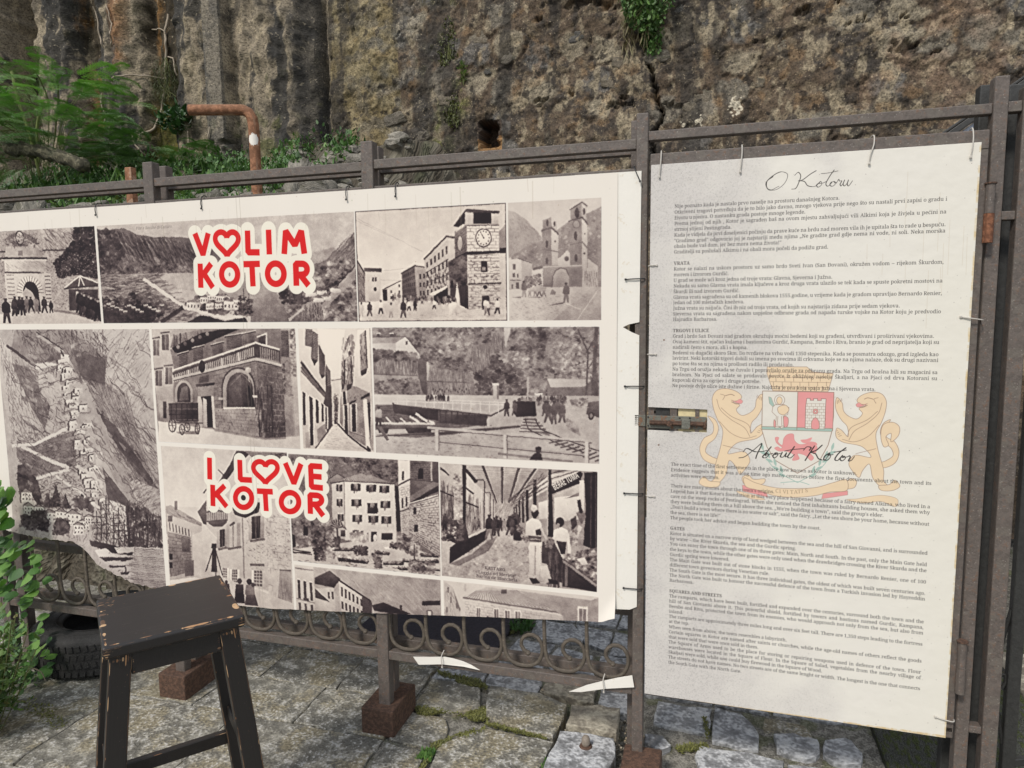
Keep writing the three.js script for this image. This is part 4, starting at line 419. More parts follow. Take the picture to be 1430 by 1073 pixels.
// 13: long house with a tiled roof and balcony
{
  const D = pic([-0.889, 0.609, -0.342, 0.40], [[700, 96], [1392, 158], [1392, 300], [700, 300]], 23, 214);
  D.f([[705, 100], [760, 120], [806, 200], [806, 250], [705, 245]], 190); D.tex([[705, 105], [760, 125], [800, 240], [705, 240]], 90, 200, 90, 20, 1.3, 2.4, 0.6); for (const [x, y] of [[730, 130], [748, 165], [720, 200], [785, 185]]) D.r(x - 4, y - 10, 8, 20, 70); D.f([[765, 125], [806, 195], [800, 205], [770, 150]], 130); D.r(833, 112, 12, 24, 190);
  D.f([[828, 152], [960, 125], [1100, 138], [1300, 190], [1260, 195], [850, 165]], 190); for (let i = 0; i < 62; i++) D.l([[mix(900, 1100, i / 62), mix(135, 138, i / 62)], [mix(835, 1290, i / 62), mix(158, 192, i / 62)]], 2, i % 2 ? 80 : 220); D.r(1030, 134, 26, 12, 70); D.l([[826, 158], [1280, 198]], 7, 90);
  D.f([[835, 170], [1280, 205], [1282, 280], [840, 250]], 206); D.br([[835, 170], [1280, 205], [1282, 280], [840, 250]], 9, 22, 110, 1.5); for (const [x, y] of [[912, 210], [1005, 212], [1058, 215], [1104, 217], [1180, 240], [1215, 242]]) { D.r(x - 14, y - 22, 28, 44, 232); D.r(x - 10, y - 19, 9, 38, 90); D.r(x + 2, y - 19, 8, 38, 110); } D.f([[975, 230], [1140, 245], [1138, 262], [970, 250]], 80); for (let i = 0; i < 20; i++) D.l([[978 + i * 8, 230 + i * 0.8], [976 + i * 8, 250 + i * 0.7]], 1.6, 200); D.l([[975, 228], [1142, 243]], 4, 40); D.l([[940, 262], [962, 216]], 7, 40);
  D.f([[1260, 195], [1392, 160], [1392, 240], [1285, 275], [1280, 205]], 140); D.f([[1100, 138], [1392, 168], [1392, 180], [1270, 200]], 170); D.tex([[1285, 200], [1390, 185], [1390, 240], [1285, 270]], 100, 160, 120, 40, -0.1, 1.5, 0.05); D.r(1328, 180, 32, 76, 225); D.r(1333, 186, 10, 64, 110); D.r(1345, 186, 10, 64, 110);
  D.end(18, 0, 20);
}
// the two red slogans, cut out with a cream border
const RED = 'rgb(210,26,28)', CREAM = 'rgb(232,226,210)';
function slogan(map, k, letters, hearts, rings, border, w, skew) {
  const run = (col, extra, edge) => {
    bx.strokeStyle = col; bx.lineJoin = extra ? 'round' : 'bevel'; bx.lineCap = extra ? 'round' : 'butt'; bx.miterLimit = 3;
    const put = (pts, close, ww = w) => { bx.lineWidth = (ww + extra) * k; bx.beginPath(); pts.forEach((p, i) => { const [u, v] = map(p[0], p[1]); i ? bx.lineTo(u, v) : bx.moveTo(u, v); }); if (close) bx.closePath(); bx.stroke(); };
    for (const l of letters) put(l);
    for (const [x, y, rx, ry] of rings) { const p = []; for (let i = 0; i < 40; i++) p.push([x + rx * Math.cos(i * 0.15708), y + ry * Math.sin(i * 0.15708)]); put(p, true); }
    for (const [x, y, hw, h] of hearts) { const p = []; for (let i = 0; i < 60; i++) { const t = i / 60 * 6.28318, s = Math.sin(t); p.push([x + hw * s * s * s, y - h * (0.8125 * Math.cos(t) - 0.3125 * Math.cos(2 * t) - 0.125 * Math.cos(3 * t) - 0.0625 * Math.cos(4 * t)) * 0.62]); } put(p, true, w * 0.92); }
  };
  run(CREAM, border); run(RED, 0);
}
const arcPts = (x, y, rx, ry, a0, a1, n = 14) => Array.from({ length: n + 1 }, (_, i) => { const a = mix(a0, a1, i / n); return [x + rx * Math.cos(a), y + ry * Math.sin(a)]; });
{
  const s = BAN.s, T = (x, y) => [(x - BAN.x0) * s, (BAN.y1 - y) * s];
  const m2 = homography([[18, 96], [1380, 22], [1390, 590], [45, 605]], [T(-2.303, 1.893), T(-1.19, 1.893), T(-1.19, 1.517), T(-2.303, 1.517)]);
  slogan(m2, 0.6, [[[543, 135], [583, 246], [614, 134]], [[822, 120], [823, 233], [884, 233]], [[934, 116], [936, 244]], [[1014, 242], [1024, 122], [1070, 196], [1104, 122], [1118, 240]], [[566, 292], [567, 418]], [[626, 292], [574, 358]], [[586, 346], [632, 417]], [[798, 295], [884, 293]], [[842, 297], [846, 410]], [[1073, 406], [1072, 292], ...arcPts(1104, 320, 26, 28, -1.57, 1.57), [1072, 350]], [[1096, 352], [1136, 405]]],
    [[712, 180, 61, 112]], [[723, 348, 42, 53], [967, 344, 43, 53]], 46, 28);
  const m9 = homography([[46, 35], [800, 72], [850, 1055], [104, 1010]], [T(-2.067, 1.036), T(-1.5, 1.036), T(-1.5, 0.42), T(-2.067, 0.42)]);
  slogan(m9, 0.55, [[[349, 106], [351, 242]], [[529, 118], [533, 240], [600, 243]], [[792, 134], [843, 258], [882, 138]], [[1000, 154], [936, 150], [942, 276], [1006, 282]], [[940, 212], [998, 216]], [[368, 276], [370, 410]], [[440, 280], [378, 345]], [[392, 334], [452, 412]], [[630, 310], [722, 312]], [[677, 312], [685, 432]], [[938, 440], [934, 326], ...arcPts(970, 354, 30, 27, -1.57, 1.57), [936, 382]], [[964, 386], [1010, 450]]],
    [[678, 184, 70, 122]], [[552, 355, 48, 58], [822, 372, 50, 58]], 42, 29);
  bx.fillStyle = 'rgb(40,34,34)'; const e = m9(551, 353); bx.beginPath(); bx.arc(e[0], e[1], 8, 0, 7); bx.fill();
  // sheet seams, creases, grime specks
  const R = rng(5); bx.strokeStyle = 'rgba(150,140,125,0.5)'; bx.lineWidth = 1.2; for (const x of [-1.645, -1.66]) { bx.beginPath(); bx.moveTo(...T(x, 1.966)); bx.lineTo(...T(x + 0.01, 0.4)); bx.stroke(); }
  for (let i = 0; i < 700; i++) { bx.fillStyle = `rgba(${90 + R() * 60},${80 + R() * 50},${60 + R() * 40},${0.1 + R() * 0.3})`; bx.fillRect(R() * banner.width, R() * banner.height, 1 + R() * 2, 1 + R() * 2); }
  for (let i = 0; i < 26; i++) { const x = R() * banner.width, y = R() * 60; bx.strokeStyle = `rgba(140,125,100,${0.08 + R() * 0.12})`; bx.lineWidth = 1 + R() * 2; bx.beginPath(); bx.moveTo(x, y); bx.lineTo(x + R() * 4 - 2, y + 20 + R() * 90); bx.stroke(); }
}
const canvasTex = (c) => { const t = new THREE.CanvasTexture(c); t.colorSpace = THREE.SRGBColorSpace; t.magFilter = THREE.LinearFilter; t.anisotropy = 8; return t; };
const bannerTex = canvasTex(banner);
// ---------------------------------------------------------------- the printed information panel: text in two languages over a pale coat of arms
const SG = { x0: -0.185, x1: 0.671, y0: 0.307, y1: 1.976, s: 1190 };
const signC = newCanvas((SG.x1 - SG.x0) * SG.s, (SG.y1 - SG.y0) * SG.s), sx = signC.getContext('2d');
const SXY = (x, y) => [(x - SG.x0) * SG.s, (SG.y1 - y) * SG.s];
{
  const W = signC.width, H = signC.height, R = rng(31), im = sx.createImageData(W, H), d = im.data;
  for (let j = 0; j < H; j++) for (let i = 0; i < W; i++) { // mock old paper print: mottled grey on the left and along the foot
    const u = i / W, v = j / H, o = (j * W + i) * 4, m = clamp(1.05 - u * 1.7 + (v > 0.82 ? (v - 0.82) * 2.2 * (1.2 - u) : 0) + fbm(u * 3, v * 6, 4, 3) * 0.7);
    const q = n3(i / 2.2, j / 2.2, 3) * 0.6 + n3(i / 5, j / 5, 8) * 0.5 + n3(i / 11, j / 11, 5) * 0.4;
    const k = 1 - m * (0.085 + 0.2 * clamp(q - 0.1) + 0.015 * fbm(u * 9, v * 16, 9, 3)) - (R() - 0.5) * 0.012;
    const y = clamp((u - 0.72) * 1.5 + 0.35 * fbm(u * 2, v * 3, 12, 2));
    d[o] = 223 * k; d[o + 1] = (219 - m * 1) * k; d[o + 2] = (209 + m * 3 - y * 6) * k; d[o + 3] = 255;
  }
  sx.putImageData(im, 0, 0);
  for (let i = 0; i < 900; i++) { const x = Math.pow(R(), 2.2) * W, y = R() * H; sx.fillStyle = `rgba(70,60,60,${0.15 + R() * 0.4})`; sx.fillRect(x, y, 1 + R() * 2, 1 + R() * 1.6); }
  for (let i = 0; i < 14; i++) { sx.strokeStyle = 'rgba(150,120,80,0.25)'; sx.lineWidth = 1; const x = W * (0.6 + R() * 0.4), y = H * R() * 0.2; sx.beginPath(); sx.moveTo(x, y); sx.lineTo(x + R() * 3, y + 60 + R() * 160); sx.stroke(); }
  sx.fillStyle = 'rgba(206,178,128,0.3)'; for (let i = 0; i < 240; i++) { const x = R() * W; sx.fillRect(x, H - 3 - R() * 6 * (x / W), 6 + R() * 18, 6); } for (let i = 0; i < 160; i++) { const y = H * R(); sx.fillRect(W - 2 - R() * 3, y, 5, 6 + R() * 24); }
  // coat of arms
  const em = homography([[0, 0], [1430, 0], [1430, 883], [0, 883]], [SXY(-0.091, 1.379), SXY(0.564, 1.386), SXY(0.584, 0.96), SXY(-0.084, 0.911)]);
  const TAN = 'rgb(226,203,170)', RD = 'rgb(221,150,148)', TL = 'rgb(158,184,172)', LN = 'rgba(140,112,96,0.85)', PAP = 'rgb(219,214,203)';
  const curve = (pts, close) => { // smooth path through the points
    const c = new THREE.CatmullRomCurve3(pts.map((p) => V(p[0], p[1], 0)), close, 'centripetal').getPoints(pts.length * 7);
    sx.beginPath(); c.forEach((p, i) => { const [u, v] = em(p.x, p.y); i ? sx.lineTo(u, v) : sx.moveTo(u, v); }); if (close) sx.closePath();
  };
  const fill = (pts, f, st = LN, w = 1.6) => { curve(pts, true); sx.fillStyle = f; sx.fill(); if (st) { sx.strokeStyle = st; sx.lineWidth = w; sx.stroke(); } };
  const line = (pts, st = LN, w = 1.6) => { curve(pts, false); sx.strokeStyle = st; sx.lineWidth = w; sx.stroke(); };
  const poly = (pts, f, st = LN, w = 1.6) => { sx.beginPath(); pts.forEach((p, i) => { const [u, v] = em(p[0], p[1]); i ? sx.lineTo(u, v) : sx.moveTo(u, v); }); sx.closePath(); if (f) { sx.fillStyle = f; sx.fill(); } if (st) { sx.strokeStyle = st; sx.lineWidth = w; sx.stroke(); } };
  poly([[512, 10], [745, 10], [780, 40], [900, 50], [870, 155], [545, 150], [510, 50]], TAN); for (let r = 0; r < 4; r++) { poly([[512 + r * 9, 40 + r * 28], [898 - r * 8, 46 + r * 28], [898 - r * 8, 48 + r * 28], [512 + r * 9, 42 + r * 28]], LN, null); for (let i = 0; i < 7; i++) { const x = 530 + r * 9 + i * 52 + (r % 2) * 24; if (x < 880 - r * 8) line([[x, 42 + r * 28], [x + 1, 68 + r * 28]]); } }
  for (const s of [0, 1]) { // the two lions that hold the shield, one the mirror of the other
    const M = (pts) => (s ? pts.map(([x, y]) => [1402 - x, y + 20]) : pts);
    fill(M([[165, 300], [205, 320], [225, 370], [205, 430], [160, 470], [150, 510], [190, 540], [240, 560], [245, 580], [190, 580], [135, 550], [115, 490], [140, 430], [190, 400], [195, 350]]), TAN);
    fill(M([[215, 150], [270, 138], [340, 160], [362, 186], [350, 205], [310, 215], [350, 235], [330, 262], [360, 295], [410, 280], [440, 250], [450, 200], [480, 170], [488, 230], [455, 300], [420, 340], [415, 400], [455, 360], [480, 350], [485, 400], [450, 430], [330, 460], [280, 520], [380, 510], [410, 560], [390, 600], [350, 640], [330, 600], [290, 560], [270, 640], [240, 680], [215, 700], [180, 690], [205, 660], [205, 600], [240, 470], [250, 380], [220, 320], [195, 250], [190, 190]]), TAN);
    fill(M([[110, 690], [140, 655], [170, 680], [235, 690], [225, 712], [150, 715]]), TAN); fill(M([[365, 660], [400, 645], [430, 670], [500, 670], [490, 695], [380, 700]]), TAN);
    line(M([[215, 200], [235, 260], [300, 320], [380, 370], [410, 420]])); line(M([[240, 250], [300, 300], [400, 350], [420, 400]])); line(M([[230, 330], [300, 400], [380, 430], [450, 415]])); line(M([[265, 180], [300, 172], [320, 180]]), LN, 2.4); line(M([[236, 170], [262, 180], [250, 205]])); line(M([[300, 215], [330, 228], [355, 225]]), LN, 2.2); line(M([[250, 470], [330, 490], [370, 500]])); for (let i = 0; i < 4; i++) { line(M([[450 + i * 9, 190 + i * 6], [455 + i * 8, 175 + i * 4]])); line(M([[452 + i * 8, 392 - i * 10], [470 + i * 4, 398 - i * 10]])); }
    fill(M([[300, 205], [330, 212], [350, 200], [368, 212], [360, 226], [335, 222]]), RD, LN, 1);
  }
  fill([[1195, 350], [1250, 335], [1288, 360], [1285, 410], [1240, 450], [1240, 400], [1210, 420], [1225, 470], [1200, 480], [1180, 420]], TAN);
  const shield = [[485, 152], [904, 160], [902, 300], [892, 390], [870, 470], [820, 560], [690, 635], [560, 560], [510, 480], [480, 380]];
  poly(shield, PAP, LN, 2.4); poly([[692, 156], [904, 160], [897, 385], [686, 382]], RD); poly([[480, 360], [896, 372], [893, 390], [481, 378]], TL); line([[692, 156], [686, 382]], LN, 2);
  poly([[745, 195], [765, 195], [765, 207], [785, 207], [785, 196], [808, 197], [808, 208], [830, 208], [830, 197], [858, 198], [855, 245], [850, 375], [735, 372], [738, 245]], PAP, 'rgba(120,90,84,0.9)'); for (let r = 0; r < 9; r++) { line([[738, 225 + r * 17], [853, 227 + r * 17]], LN, 1); for (let i = 0; i < 5; i++) line([[748 + i * 24 + (r % 2) * 11, 225 + r * 17], [748 + i * 24 + (r % 2) * 11, 241 + r * 17]], LN, 1); }
  fill([[775, 372], [775, 330], [795, 308], [815, 330], [815, 372]], RD); fill(arcPts(796, 272, 15, 15, 0, 5.9, 9), RD); fill(arcPts(796, 272, 6, 6, 0, 5.9, 7), PAP);
  fill(arcPts(585, 205, 30, 30, 0, 5.9, 12), PAP); fill(arcPts(584, 208, 16, 22, 0, 5.9, 10), TAN); poly([[545, 245], [560, 232], [612, 232], [640, 250], [632, 290], [606, 300], [612, 360], [560, 362], [566, 300], [540, 275]], PAP); fill([[575, 250], [620, 235], [640, 262], [610, 292], [580, 280]], TAN); line([[575, 300], [570, 355]]); line([[596, 300], [598, 356]]); poly([[520, 185], [535, 190], [553, 235], [545, 245], [525, 225]], TL, LN, 1); fill([[612, 300], [634, 310], [630, 360], [614, 364]], RD); fill([[553, 320], [560, 330], [560, 362], [552, 362]], RD); poly([[560, 362], [580, 358], [582, 368], [556, 370]], PAP); poly([[590, 362], [606, 356], [612, 366], [590, 372]], PAP);
  fill([[560, 425], [580, 425], [575, 450], [600, 470], [610, 430], [630, 408], [665, 405], [672, 440], [700, 465], [770, 460], [805, 480], [790, 520], [760, 510], [785, 545], [770, 560], [735, 530], [690, 520], [700, 550], [660, 558], [670, 530], [620, 505], [580, 505], [555, 488], [575, 480], [590, 490], [600, 485], [566, 455]], RD, 'rgba(190,100,100,0.7)', 1.2); fill([[770, 462], [720, 455], [708, 440], [740, 436], [775, 425], [765, 445], [740, 446], [800, 455], [806, 470]], RD, null);
  for (const s of [-1, 1]) { line([[690, 690], [690 + s * 90, 640], [690 + s * 160, 580], [690 + s * 210, 480]], TL, 2.4); for (let i = 0; i < 8; i++) { const t = i / 8, x = 690 + s * (70 + 150 * t), y = 655 - 160 * t - 20 * t * t, a = s > 0 ? -0.9 - 0.4 * (i % 2 ? 1 : -1.2) : -2.24 + 0.4 * (i % 2 ? 1 : -1.2), c = Math.cos(a), n = Math.sin(a); fill([[x, y], [x + 20 * c - 8 * n, y + 20 * n + 8 * c], [x + 46 * c, y + 46 * n], [x + 20 * c + 8 * n, y + 20 * n - 8 * c]], TL, null); } } line([[590, 690], [700, 685], [760, 702]], TL, 2.4);
  poly([[365, 705], [500, 722], [515, 775], [370, 740]], RD, LN, 1); poly([[985, 738], [840, 755], [832, 785], [985, 762]], RD, LN, 1); fill([[375, 662], [440, 690], [560, 720], [680, 725], [800, 718], [900, 690], [975, 672], [988, 700], [980, 735], [880, 745], [800, 765], [680, 776], [560, 768], [460, 735], [385, 712]], TAN); fill([[1120, 770], [1200, 765], [1280, 790], [1270, 830], [1180, 800], [1080, 810], [980, 790], [1040, 785]], TAN, LN, 1); fill([[330, 740], [420, 760], [500, 790], [400, 780]], TAN, LN, 1);
  { const a = em(560, 748), b = em(785, 745); sx.save(); sx.translate(a[0], a[1]); sx.rotate(Math.atan2(b[1] - a[1], b[0] - a[0])); sx.fillStyle = 'rgba(150,125,100,0.9)'; sx.font = '18px serif'; 'CIVITATIS'.split('').forEach((ch, i) => sx.fillText(ch, i * 12.2, Math.sin(i / 8 * 3.14) * 5)); sx.restore(); }
  // body text
  const INK = 'rgb(22,20,20)';
  const para = (rows, y, pitch) => rows.forEach((t, i) => {
    if (!t) return; const head = t === t.toUpperCase(), full = t.endsWith('|'), s = full ? t.slice(0, -1) : t, [px, py] = SXY(-0.114, y - i * pitch);
    sx.font = (head ? 'bold ' : '') + '15.6px serif'; sx.fillStyle = head ? 'rgba(46,42,40,0.95)' : INK;
    if (!full) { sx.fillText(s, px, py); return; }
    const words = s.split(' '), wsum = words.reduce((a, w) => a + sx.measureText(w).width, 0), gap = (0.714 * SG.s - wsum) / (words.length - 1), sc = gap < 2 ? (0.714 * SG.s - 2.5 * (words.length - 1)) / wsum : 1, gp = gap < 2 ? 2.5 : gap; let x = px;
    for (const w of words) { const ww = sx.measureText(w).width * sc; sx.fillText(w, x, py, ww + 0.01); x += ww + gp; }
  });
  para(['Nije poznato kada je nastalo prvo naselje na prostoru današnjeg Kotora.', 'Otkriveni tragovi potvrđuju da je to bilo jako davno, mnogo vjekova prije nego što su nastali prvi zapisi o gradu i|', 'životu u njemu. O nastanku grada postoje mnoge legende.', 'Prema jednoj od njih , Kotor je sagrađen baš na ovom mjestu zahvaljujući vili Alkimi koja je živjela u pećini na|', 'strmoj stijeni Pestingrada.', 'Kada je vidjela da prvi doseljenici počinju da prave kuće na brdu nad morem vila ih je upitala šta to rade u bespuću.|', '"Gradimo grad" odgovorio joj je najstariji među njima „Ne gradite grad gdje nema ni vode, ni soli. Neka morska|', 'obala bude vaš dom, jer bez mora nema života!"', 'Graditelji su poslušali Alkimu i na obali mora počeli da podižu grad.', '', 'VRATA', 'Kotor se nalazi na uskom prostoru uz samo brdo Sveti Ivan (San Đovani), okružen vodom – rijekom Škurdom,|', 'morem i izvorom Gurdić.', 'U grad se može ući kroz jedna od troje vrata: Glavna, Sjeverna i Južna.', 'Nekada su samo Glavna vrata imala ključeve a kroz druga vrata ulazilo se tek kada se spuste pokretni mostovi na|', 'Škurdi ili nad izvorom Gurdić.', 'Glavna vrata sagrađena su od kamenih blokova 1555.godine, u vrijeme kada je gradom upravljao Bernardo Renier,|', 'jedan od 100 mletačkih kneževa.', 'Južna vrata su najjača. Čini ih niz od troja vrata, od kojih su najstarija zidana prije sedam vjekova.', 'Sjeverna vrata su sagrađena nakon uspješne odbrane grada od napada turske vojske na Kotor koju je predvodio|', 'Hajrudin Barbarosa.', '', 'TRGOVI I ULICE', 'Grad i brdo San Đovani nad gradom okružuju moćni bedemi koji su građeni, utvrđivani i proširivani vjekovima.', 'Ovaj kameni štit, ojačan kulama i bastionima Gurdić, Kampana, Bembo i Riva, branio je grad od neprijatelja koji su|', 'nadirali često s mora, ali i s kopna.', 'Bedemi su dugački skoro 5km. Do tvrđave na vrhu vodi 1350 stepenika. Kada se posmatra odozgo, grad izgleda kao|', 'lavirint. Neki kotorski trgovi dobili su imena po svecima ili crkvama koje se na njima nalaze, dok su drugi nazivani|', 'po tome šta se na njima u prošlosti radilo ili prodavalo.', 'Na Trgu od oružja nekada se čuvalo i popravljalo oružje za odbranu grada. Na Trgu od brašna bili su magacini sa|', 'brašnom. Na Pjaci od salate se prodavalo povrće iz obližnjeg naselja Škaljari, a na Pjaci od drva Kotorani su|', 'kupovali drva za ogrijev i druge potrebe.', 'Ne postoje dvije ulice iste dužine i širine. Najduža je ona koja spaja Južna i Sjeverna vrata.'], 1.846, 0.01672);
  para(['The exact time of the first settlements in the place now known as Kotor is unknown.', 'Evidence suggests that it was a long time ago many centuries before the first documents about the town and its|', 'activities were written.', '', 'There are many stories about the town\'s origins.', 'Legend has it that Kotor\'s foundation at this very place happened because of a fairy named Alkima, who lived in a|', 'cave on the steep rocks of Pestingrad. When she noticed the first inhabitants building houses, she asked them why|', 'they were building them on a hill above the sea. „We\'re building a town", said the group\'s elder.', '„Don\'t build a town where there is no water or salt", said the fairy. „Let the sea shore be your home, because without|', 'the sea, there is no life!"', 'The people took her advice and began building the town by the coast.', '', 'GATES', 'Kotor is situated on a narrow strip of land wedged between the sea and the hill of San Giovanni, and is surrounded|', 'by water – the River Skurda, the sea and the Gurdic spring.', 'You can enter the town through one of its three gates: Main, North and South. In the past, only the Main Gate held|', 'the keys to the town, while the other gates were only used when the drawbridges crossing the River Skurda and the|', 'Gurdic spring were lowered.', 'The Main Gate was built out of stone blocks in 1555, when the town was ruled by Bernardo Renier, one of 100|', 'different town governors during Venetian rule.', 'The South Gate is the most secure. It has three individual gates, the oldest of which was built seven centuries ago.|', 'The North Gate was built to honour the successful defence of the town from a Turkish invasion led by Hayreddin|', 'Barbarossa.', '', 'SQUARES AND STREETS', 'The ramparts, which have been built, fortified and expanded over the centuries, surround both the town and the|', 'hill of San Giovanni above it. This powerful shield, fortified by towers and bastions named Gurdic, Kampana,|', 'Bembo and Riva, protected the town from its enemies, who would approach not only from the sea, but also from|', 'inland.', 'The ramparts are approximately three miles long and over six feet tall. There are 1,350 steps leading to the fortress|', 'at the top.', 'When seen from above, the town resembles a labyrinth.', 'Certain squares in Kotor are named after saints or churches, while the age-old names of others reflect the goods|', 'that were sold that were once sold in them.', 'The Square of Arms used to be the place for storing or repairing weapons used in defence of the town. Flour|', 'warehouses were located in the Square of Flour. In the Square of Salad, vegetables from the nearby village of|', 'Skaljari were sold, while one could buy firewood in the Square of Wood.', 'The streets do not have names. No two streets are of the same lenght or width. The longest is the one that connects|', 'the South Gate with the North Gate.'], 1.066, 0.01692);
  // the two handwritten headings
  const pen = (map, strokes, w) => { for (const st of strokes) { const c = new THREE.CatmullRomCurve3(st.map((p) => V(p[0], p[1], 0)), false, 'centripetal').getPoints(st.length * 9); for (let i = 1; i < c.length; i++) { const a = map(c[i - 1].x, c[i - 1].y), b = map(c[i].x, c[i].y); sx.strokeStyle = 'rgb(40,36,34)'; sx.lineCap = 'round'; sx.lineWidth = w * (b[1] > a[1] + 0.3 ? 1.35 : 0.8); sx.beginPath(); sx.moveTo(...a); sx.lineTo(...b); sx.stroke(); } } };
  const t1 = homography([[0, 0], [1430, 0], [1430, 655], [0, 655]], [SXY(-0.204, 2.041), SXY(0.687, 1.973), SXY(0.71, 1.562), SXY(-0.2, 1.575)]);
  pen(t1, [[[535, 140], [510, 160], [512, 190], [545, 195], [585, 165], [595, 130], [570, 120], [530, 140], [505, 170], [520, 196], [560, 180]], [[625, 135], [640, 122], [650, 135], [640, 170], [628, 190], [612, 192]], [[715, 115], [690, 130], [655, 155], [640, 158], [665, 160], [680, 178], [710, 180], [728, 165]], [[728, 165], [716, 176], [722, 184], [738, 172], [734, 160], [726, 168], [745, 166], [757, 160]], [[790, 112], [770, 140], [755, 172], [762, 180], [780, 165]], [[735, 128], [770, 124], [806, 116]], [[790, 160], [777, 164], [772, 176], [782, 180], [794, 170], [788, 160], [798, 166]], [[798, 168], [809, 151], [811, 158], [821, 158], [814, 172], [818, 179], [827, 168]], [[827, 168], [833, 154], [827, 172], [832, 179], [843, 168], [849, 154]], [[849, 154], [844, 172], [849, 179], [858, 169], [866, 157]]], 1.5);
  pen(em, [[[345, 545], [375, 540], [430, 500], [480, 460], [478, 470], [450, 530], [445, 548]], [[370, 510], [390, 490], [440, 508], [490, 506], [510, 500]], [[535, 480], [510, 510], [485, 540], [500, 545], [520, 528], [512, 518], [500, 530], [530, 522], [545, 518]], [[560, 515], [545, 535], [555, 545], [575, 525], [570, 515], [558, 525], [590, 518]], [[600, 512], [590, 538], [605, 540], [625, 515], [618, 538], [635, 532], [655, 505]], [[672, 478], [650, 510], [632, 540], [648, 545], [672, 525]], [[615, 505], [660, 496], [730, 490]], [[790, 475], [760, 520], [735, 560]], [[725, 500], [745, 480], [770, 485], [760, 500]], [[835, 470], [800, 500], [770, 512], [795, 520], [815, 550], [850, 556], [872, 530]], [[880, 515], [850, 535], [845, 555], [865, 558], [885, 535], [880, 522], [870, 530], [900, 525]], [[975, 485], [930, 520], [910, 555], [925, 560], [940, 545]], [[905, 512], [940, 505], [978, 498]], [[955, 530], [940, 552], [952, 562], [972, 545], [966, 535], [955, 542], [985, 538]], [[985, 538], [996, 532], [1000, 540], [990, 562], [1005, 560], [1025, 536]]], 2.6);
  sx.fillStyle = 'rgba(90,60,40,0.8)'; for (const [x, y] of [[-0.14, 1.455], [-0.152, 1.13]]) { const p = SXY(x, y); sx.beginPath(); sx.arc(p[0], p[1], 3, 0, 7); sx.fill(); }
}
const signTex = canvasTex(signC);
// ---------------------------------------------------------------- materials of the setting
function noiseMat(name, seed, size, period, fn, o = {}) { // fn(a, b, c, r) -> linear colour, from three noises at real scales; tile of `size` metres
  const N = o.n ?? 512, R = rng(seed), col = new Float32Array(N * N);
  const t = dataTex(N, N, (i, j) => { const u = i / N, v = j / N, a = tileNoise(u, v, period, seed, 4), b = tileNoise(u, v, period * 4.3, seed + 20, 4), c = tileNoise(u, v, period * 17, seed + 40, 2), r = R(); col[j * N + i] = 0.5 + 0.45 * b + 0.35 * c + 0.15 * a; return fn(a, b, c, r); });
  const bump = dataTex(N, N, (i, j) => { const v = col[j * N + i]; return [v, v, v]; }, false);
  for (const x of [t, bump]) x.repeat.set(1 / size, 1 / size);
  const m = new THREE.MeshStandardMaterial({ map: t, bumpMap: bump, bumpScale: o.bump ?? 0.006, roughness: o.rough ?? 0.9, metalness: o.metal ?? 0, side: o.side ?? THREE.FrontSide });
  m.name = name; return m;
}
const tint = (m, r, g, b) => { const c = m.clone(); c.color.setRGB(r, g, b); return c; };

// ---------------------------------------------------------------- the old town wall: weathered rock and buttresses on the left, rendered rubble on the right
const WZ = -3, WSPLIT = -3.02, WH = 5.6;
const prof = [[-9, 0.0], [-6.64, 0.06], [-6.5, -0.75], [-6.2, -0.75], [-6.06, 0.02], [-5.68, 0.08], [-5.54, -0.12], [-5.38, -0.1], [-5.24, 0.1], [-4.98, 0.16], [-4.88, 0.08], [-4.76, -0.08], [-4.55, -0.05], [-4.42, 0.1], [-4.0, 0.14], [-3.985, 0.3], [-3.82, 0.3], [-3.8, 0.18], [-3.5, 0.24], [-3.3, 0.2], [-3.12, 0.08], [-3.06, -0.1], [-2.98, -0.02], [-2.6, 0.02], [6, 0]];
const profAt = (x) => { for (let i = 1; i < prof.length; i++) if (x < prof[i][0]) { const [a, h] = prof[i - 1], [b, k] = prof[i]; return mix(h, k, sstep(0, 1, clamp((x - a) / (b - a)))); } return 0; };
function cells(x, y, s, seed) { // distance to the nearest and second nearest of scattered stone centres
  const gx = Math.floor(x / s), gy = Math.floor(y / s); let d1 = 9, d2 = 9, id = 0;
  for (let j = -1; j <= 1; j++) for (let i = -1; i <= 1; i++) {
    const h = Math.sin((gx + i) * 127.1 + (gy + j) * 311.7 + seed) * 43758.5453, k = Math.sin((gx + i) * 269.5 + (gy + j) * 183.3 + seed) * 43758.5453;
    const px = (gx + i + 0.15 + 0.7 * (h - Math.floor(h))) * s, py = (gy + j + 0.15 + 0.7 * (k - Math.floor(k))) * s, d = Math.hypot((x - px) * 0.85, (y - py) * 1.15) / s;
    if (d < d1) { d2 = d1; d1 = d; id = h - Math.floor(h); } else if (d < d2) d2 = d;
  }
  return [d1, d2 - d1, id];
}
const pits = (() => { const R = rng(77), out = []; for (let i = 0; i < 30; i++) out.push([-2.9 + R() * 6, 2.1 + R() * 2.4, 0.015 + R() * 0.03, 0.01 + R() * 0.014]); for (const p of [[-1.7, 4.1, .06, .03], [-1.55, 3.9, .07, .03], [-0.95, 3.75, .12, .035], [-0.78, 3.72, .06, .03], [-0.45, 3.45, .09, .03], [-0.68, 3.02, .12, .025], [-0.3, 2.98, .09, .03], [-1.25, 3.1, .05, .03], [1.15, 3.2, .09, .05], [1.7, 3.6, .05, .03], [0.55, 3.5, .05, .03]]) out.push(p); return out; })();
const crackX = (y) => -0.43 + 0.035 * Math.sin(y * 9) + 0.05 * fbm(y * 3, 1, 5, 3) - (y - 3.2) * 0.05;
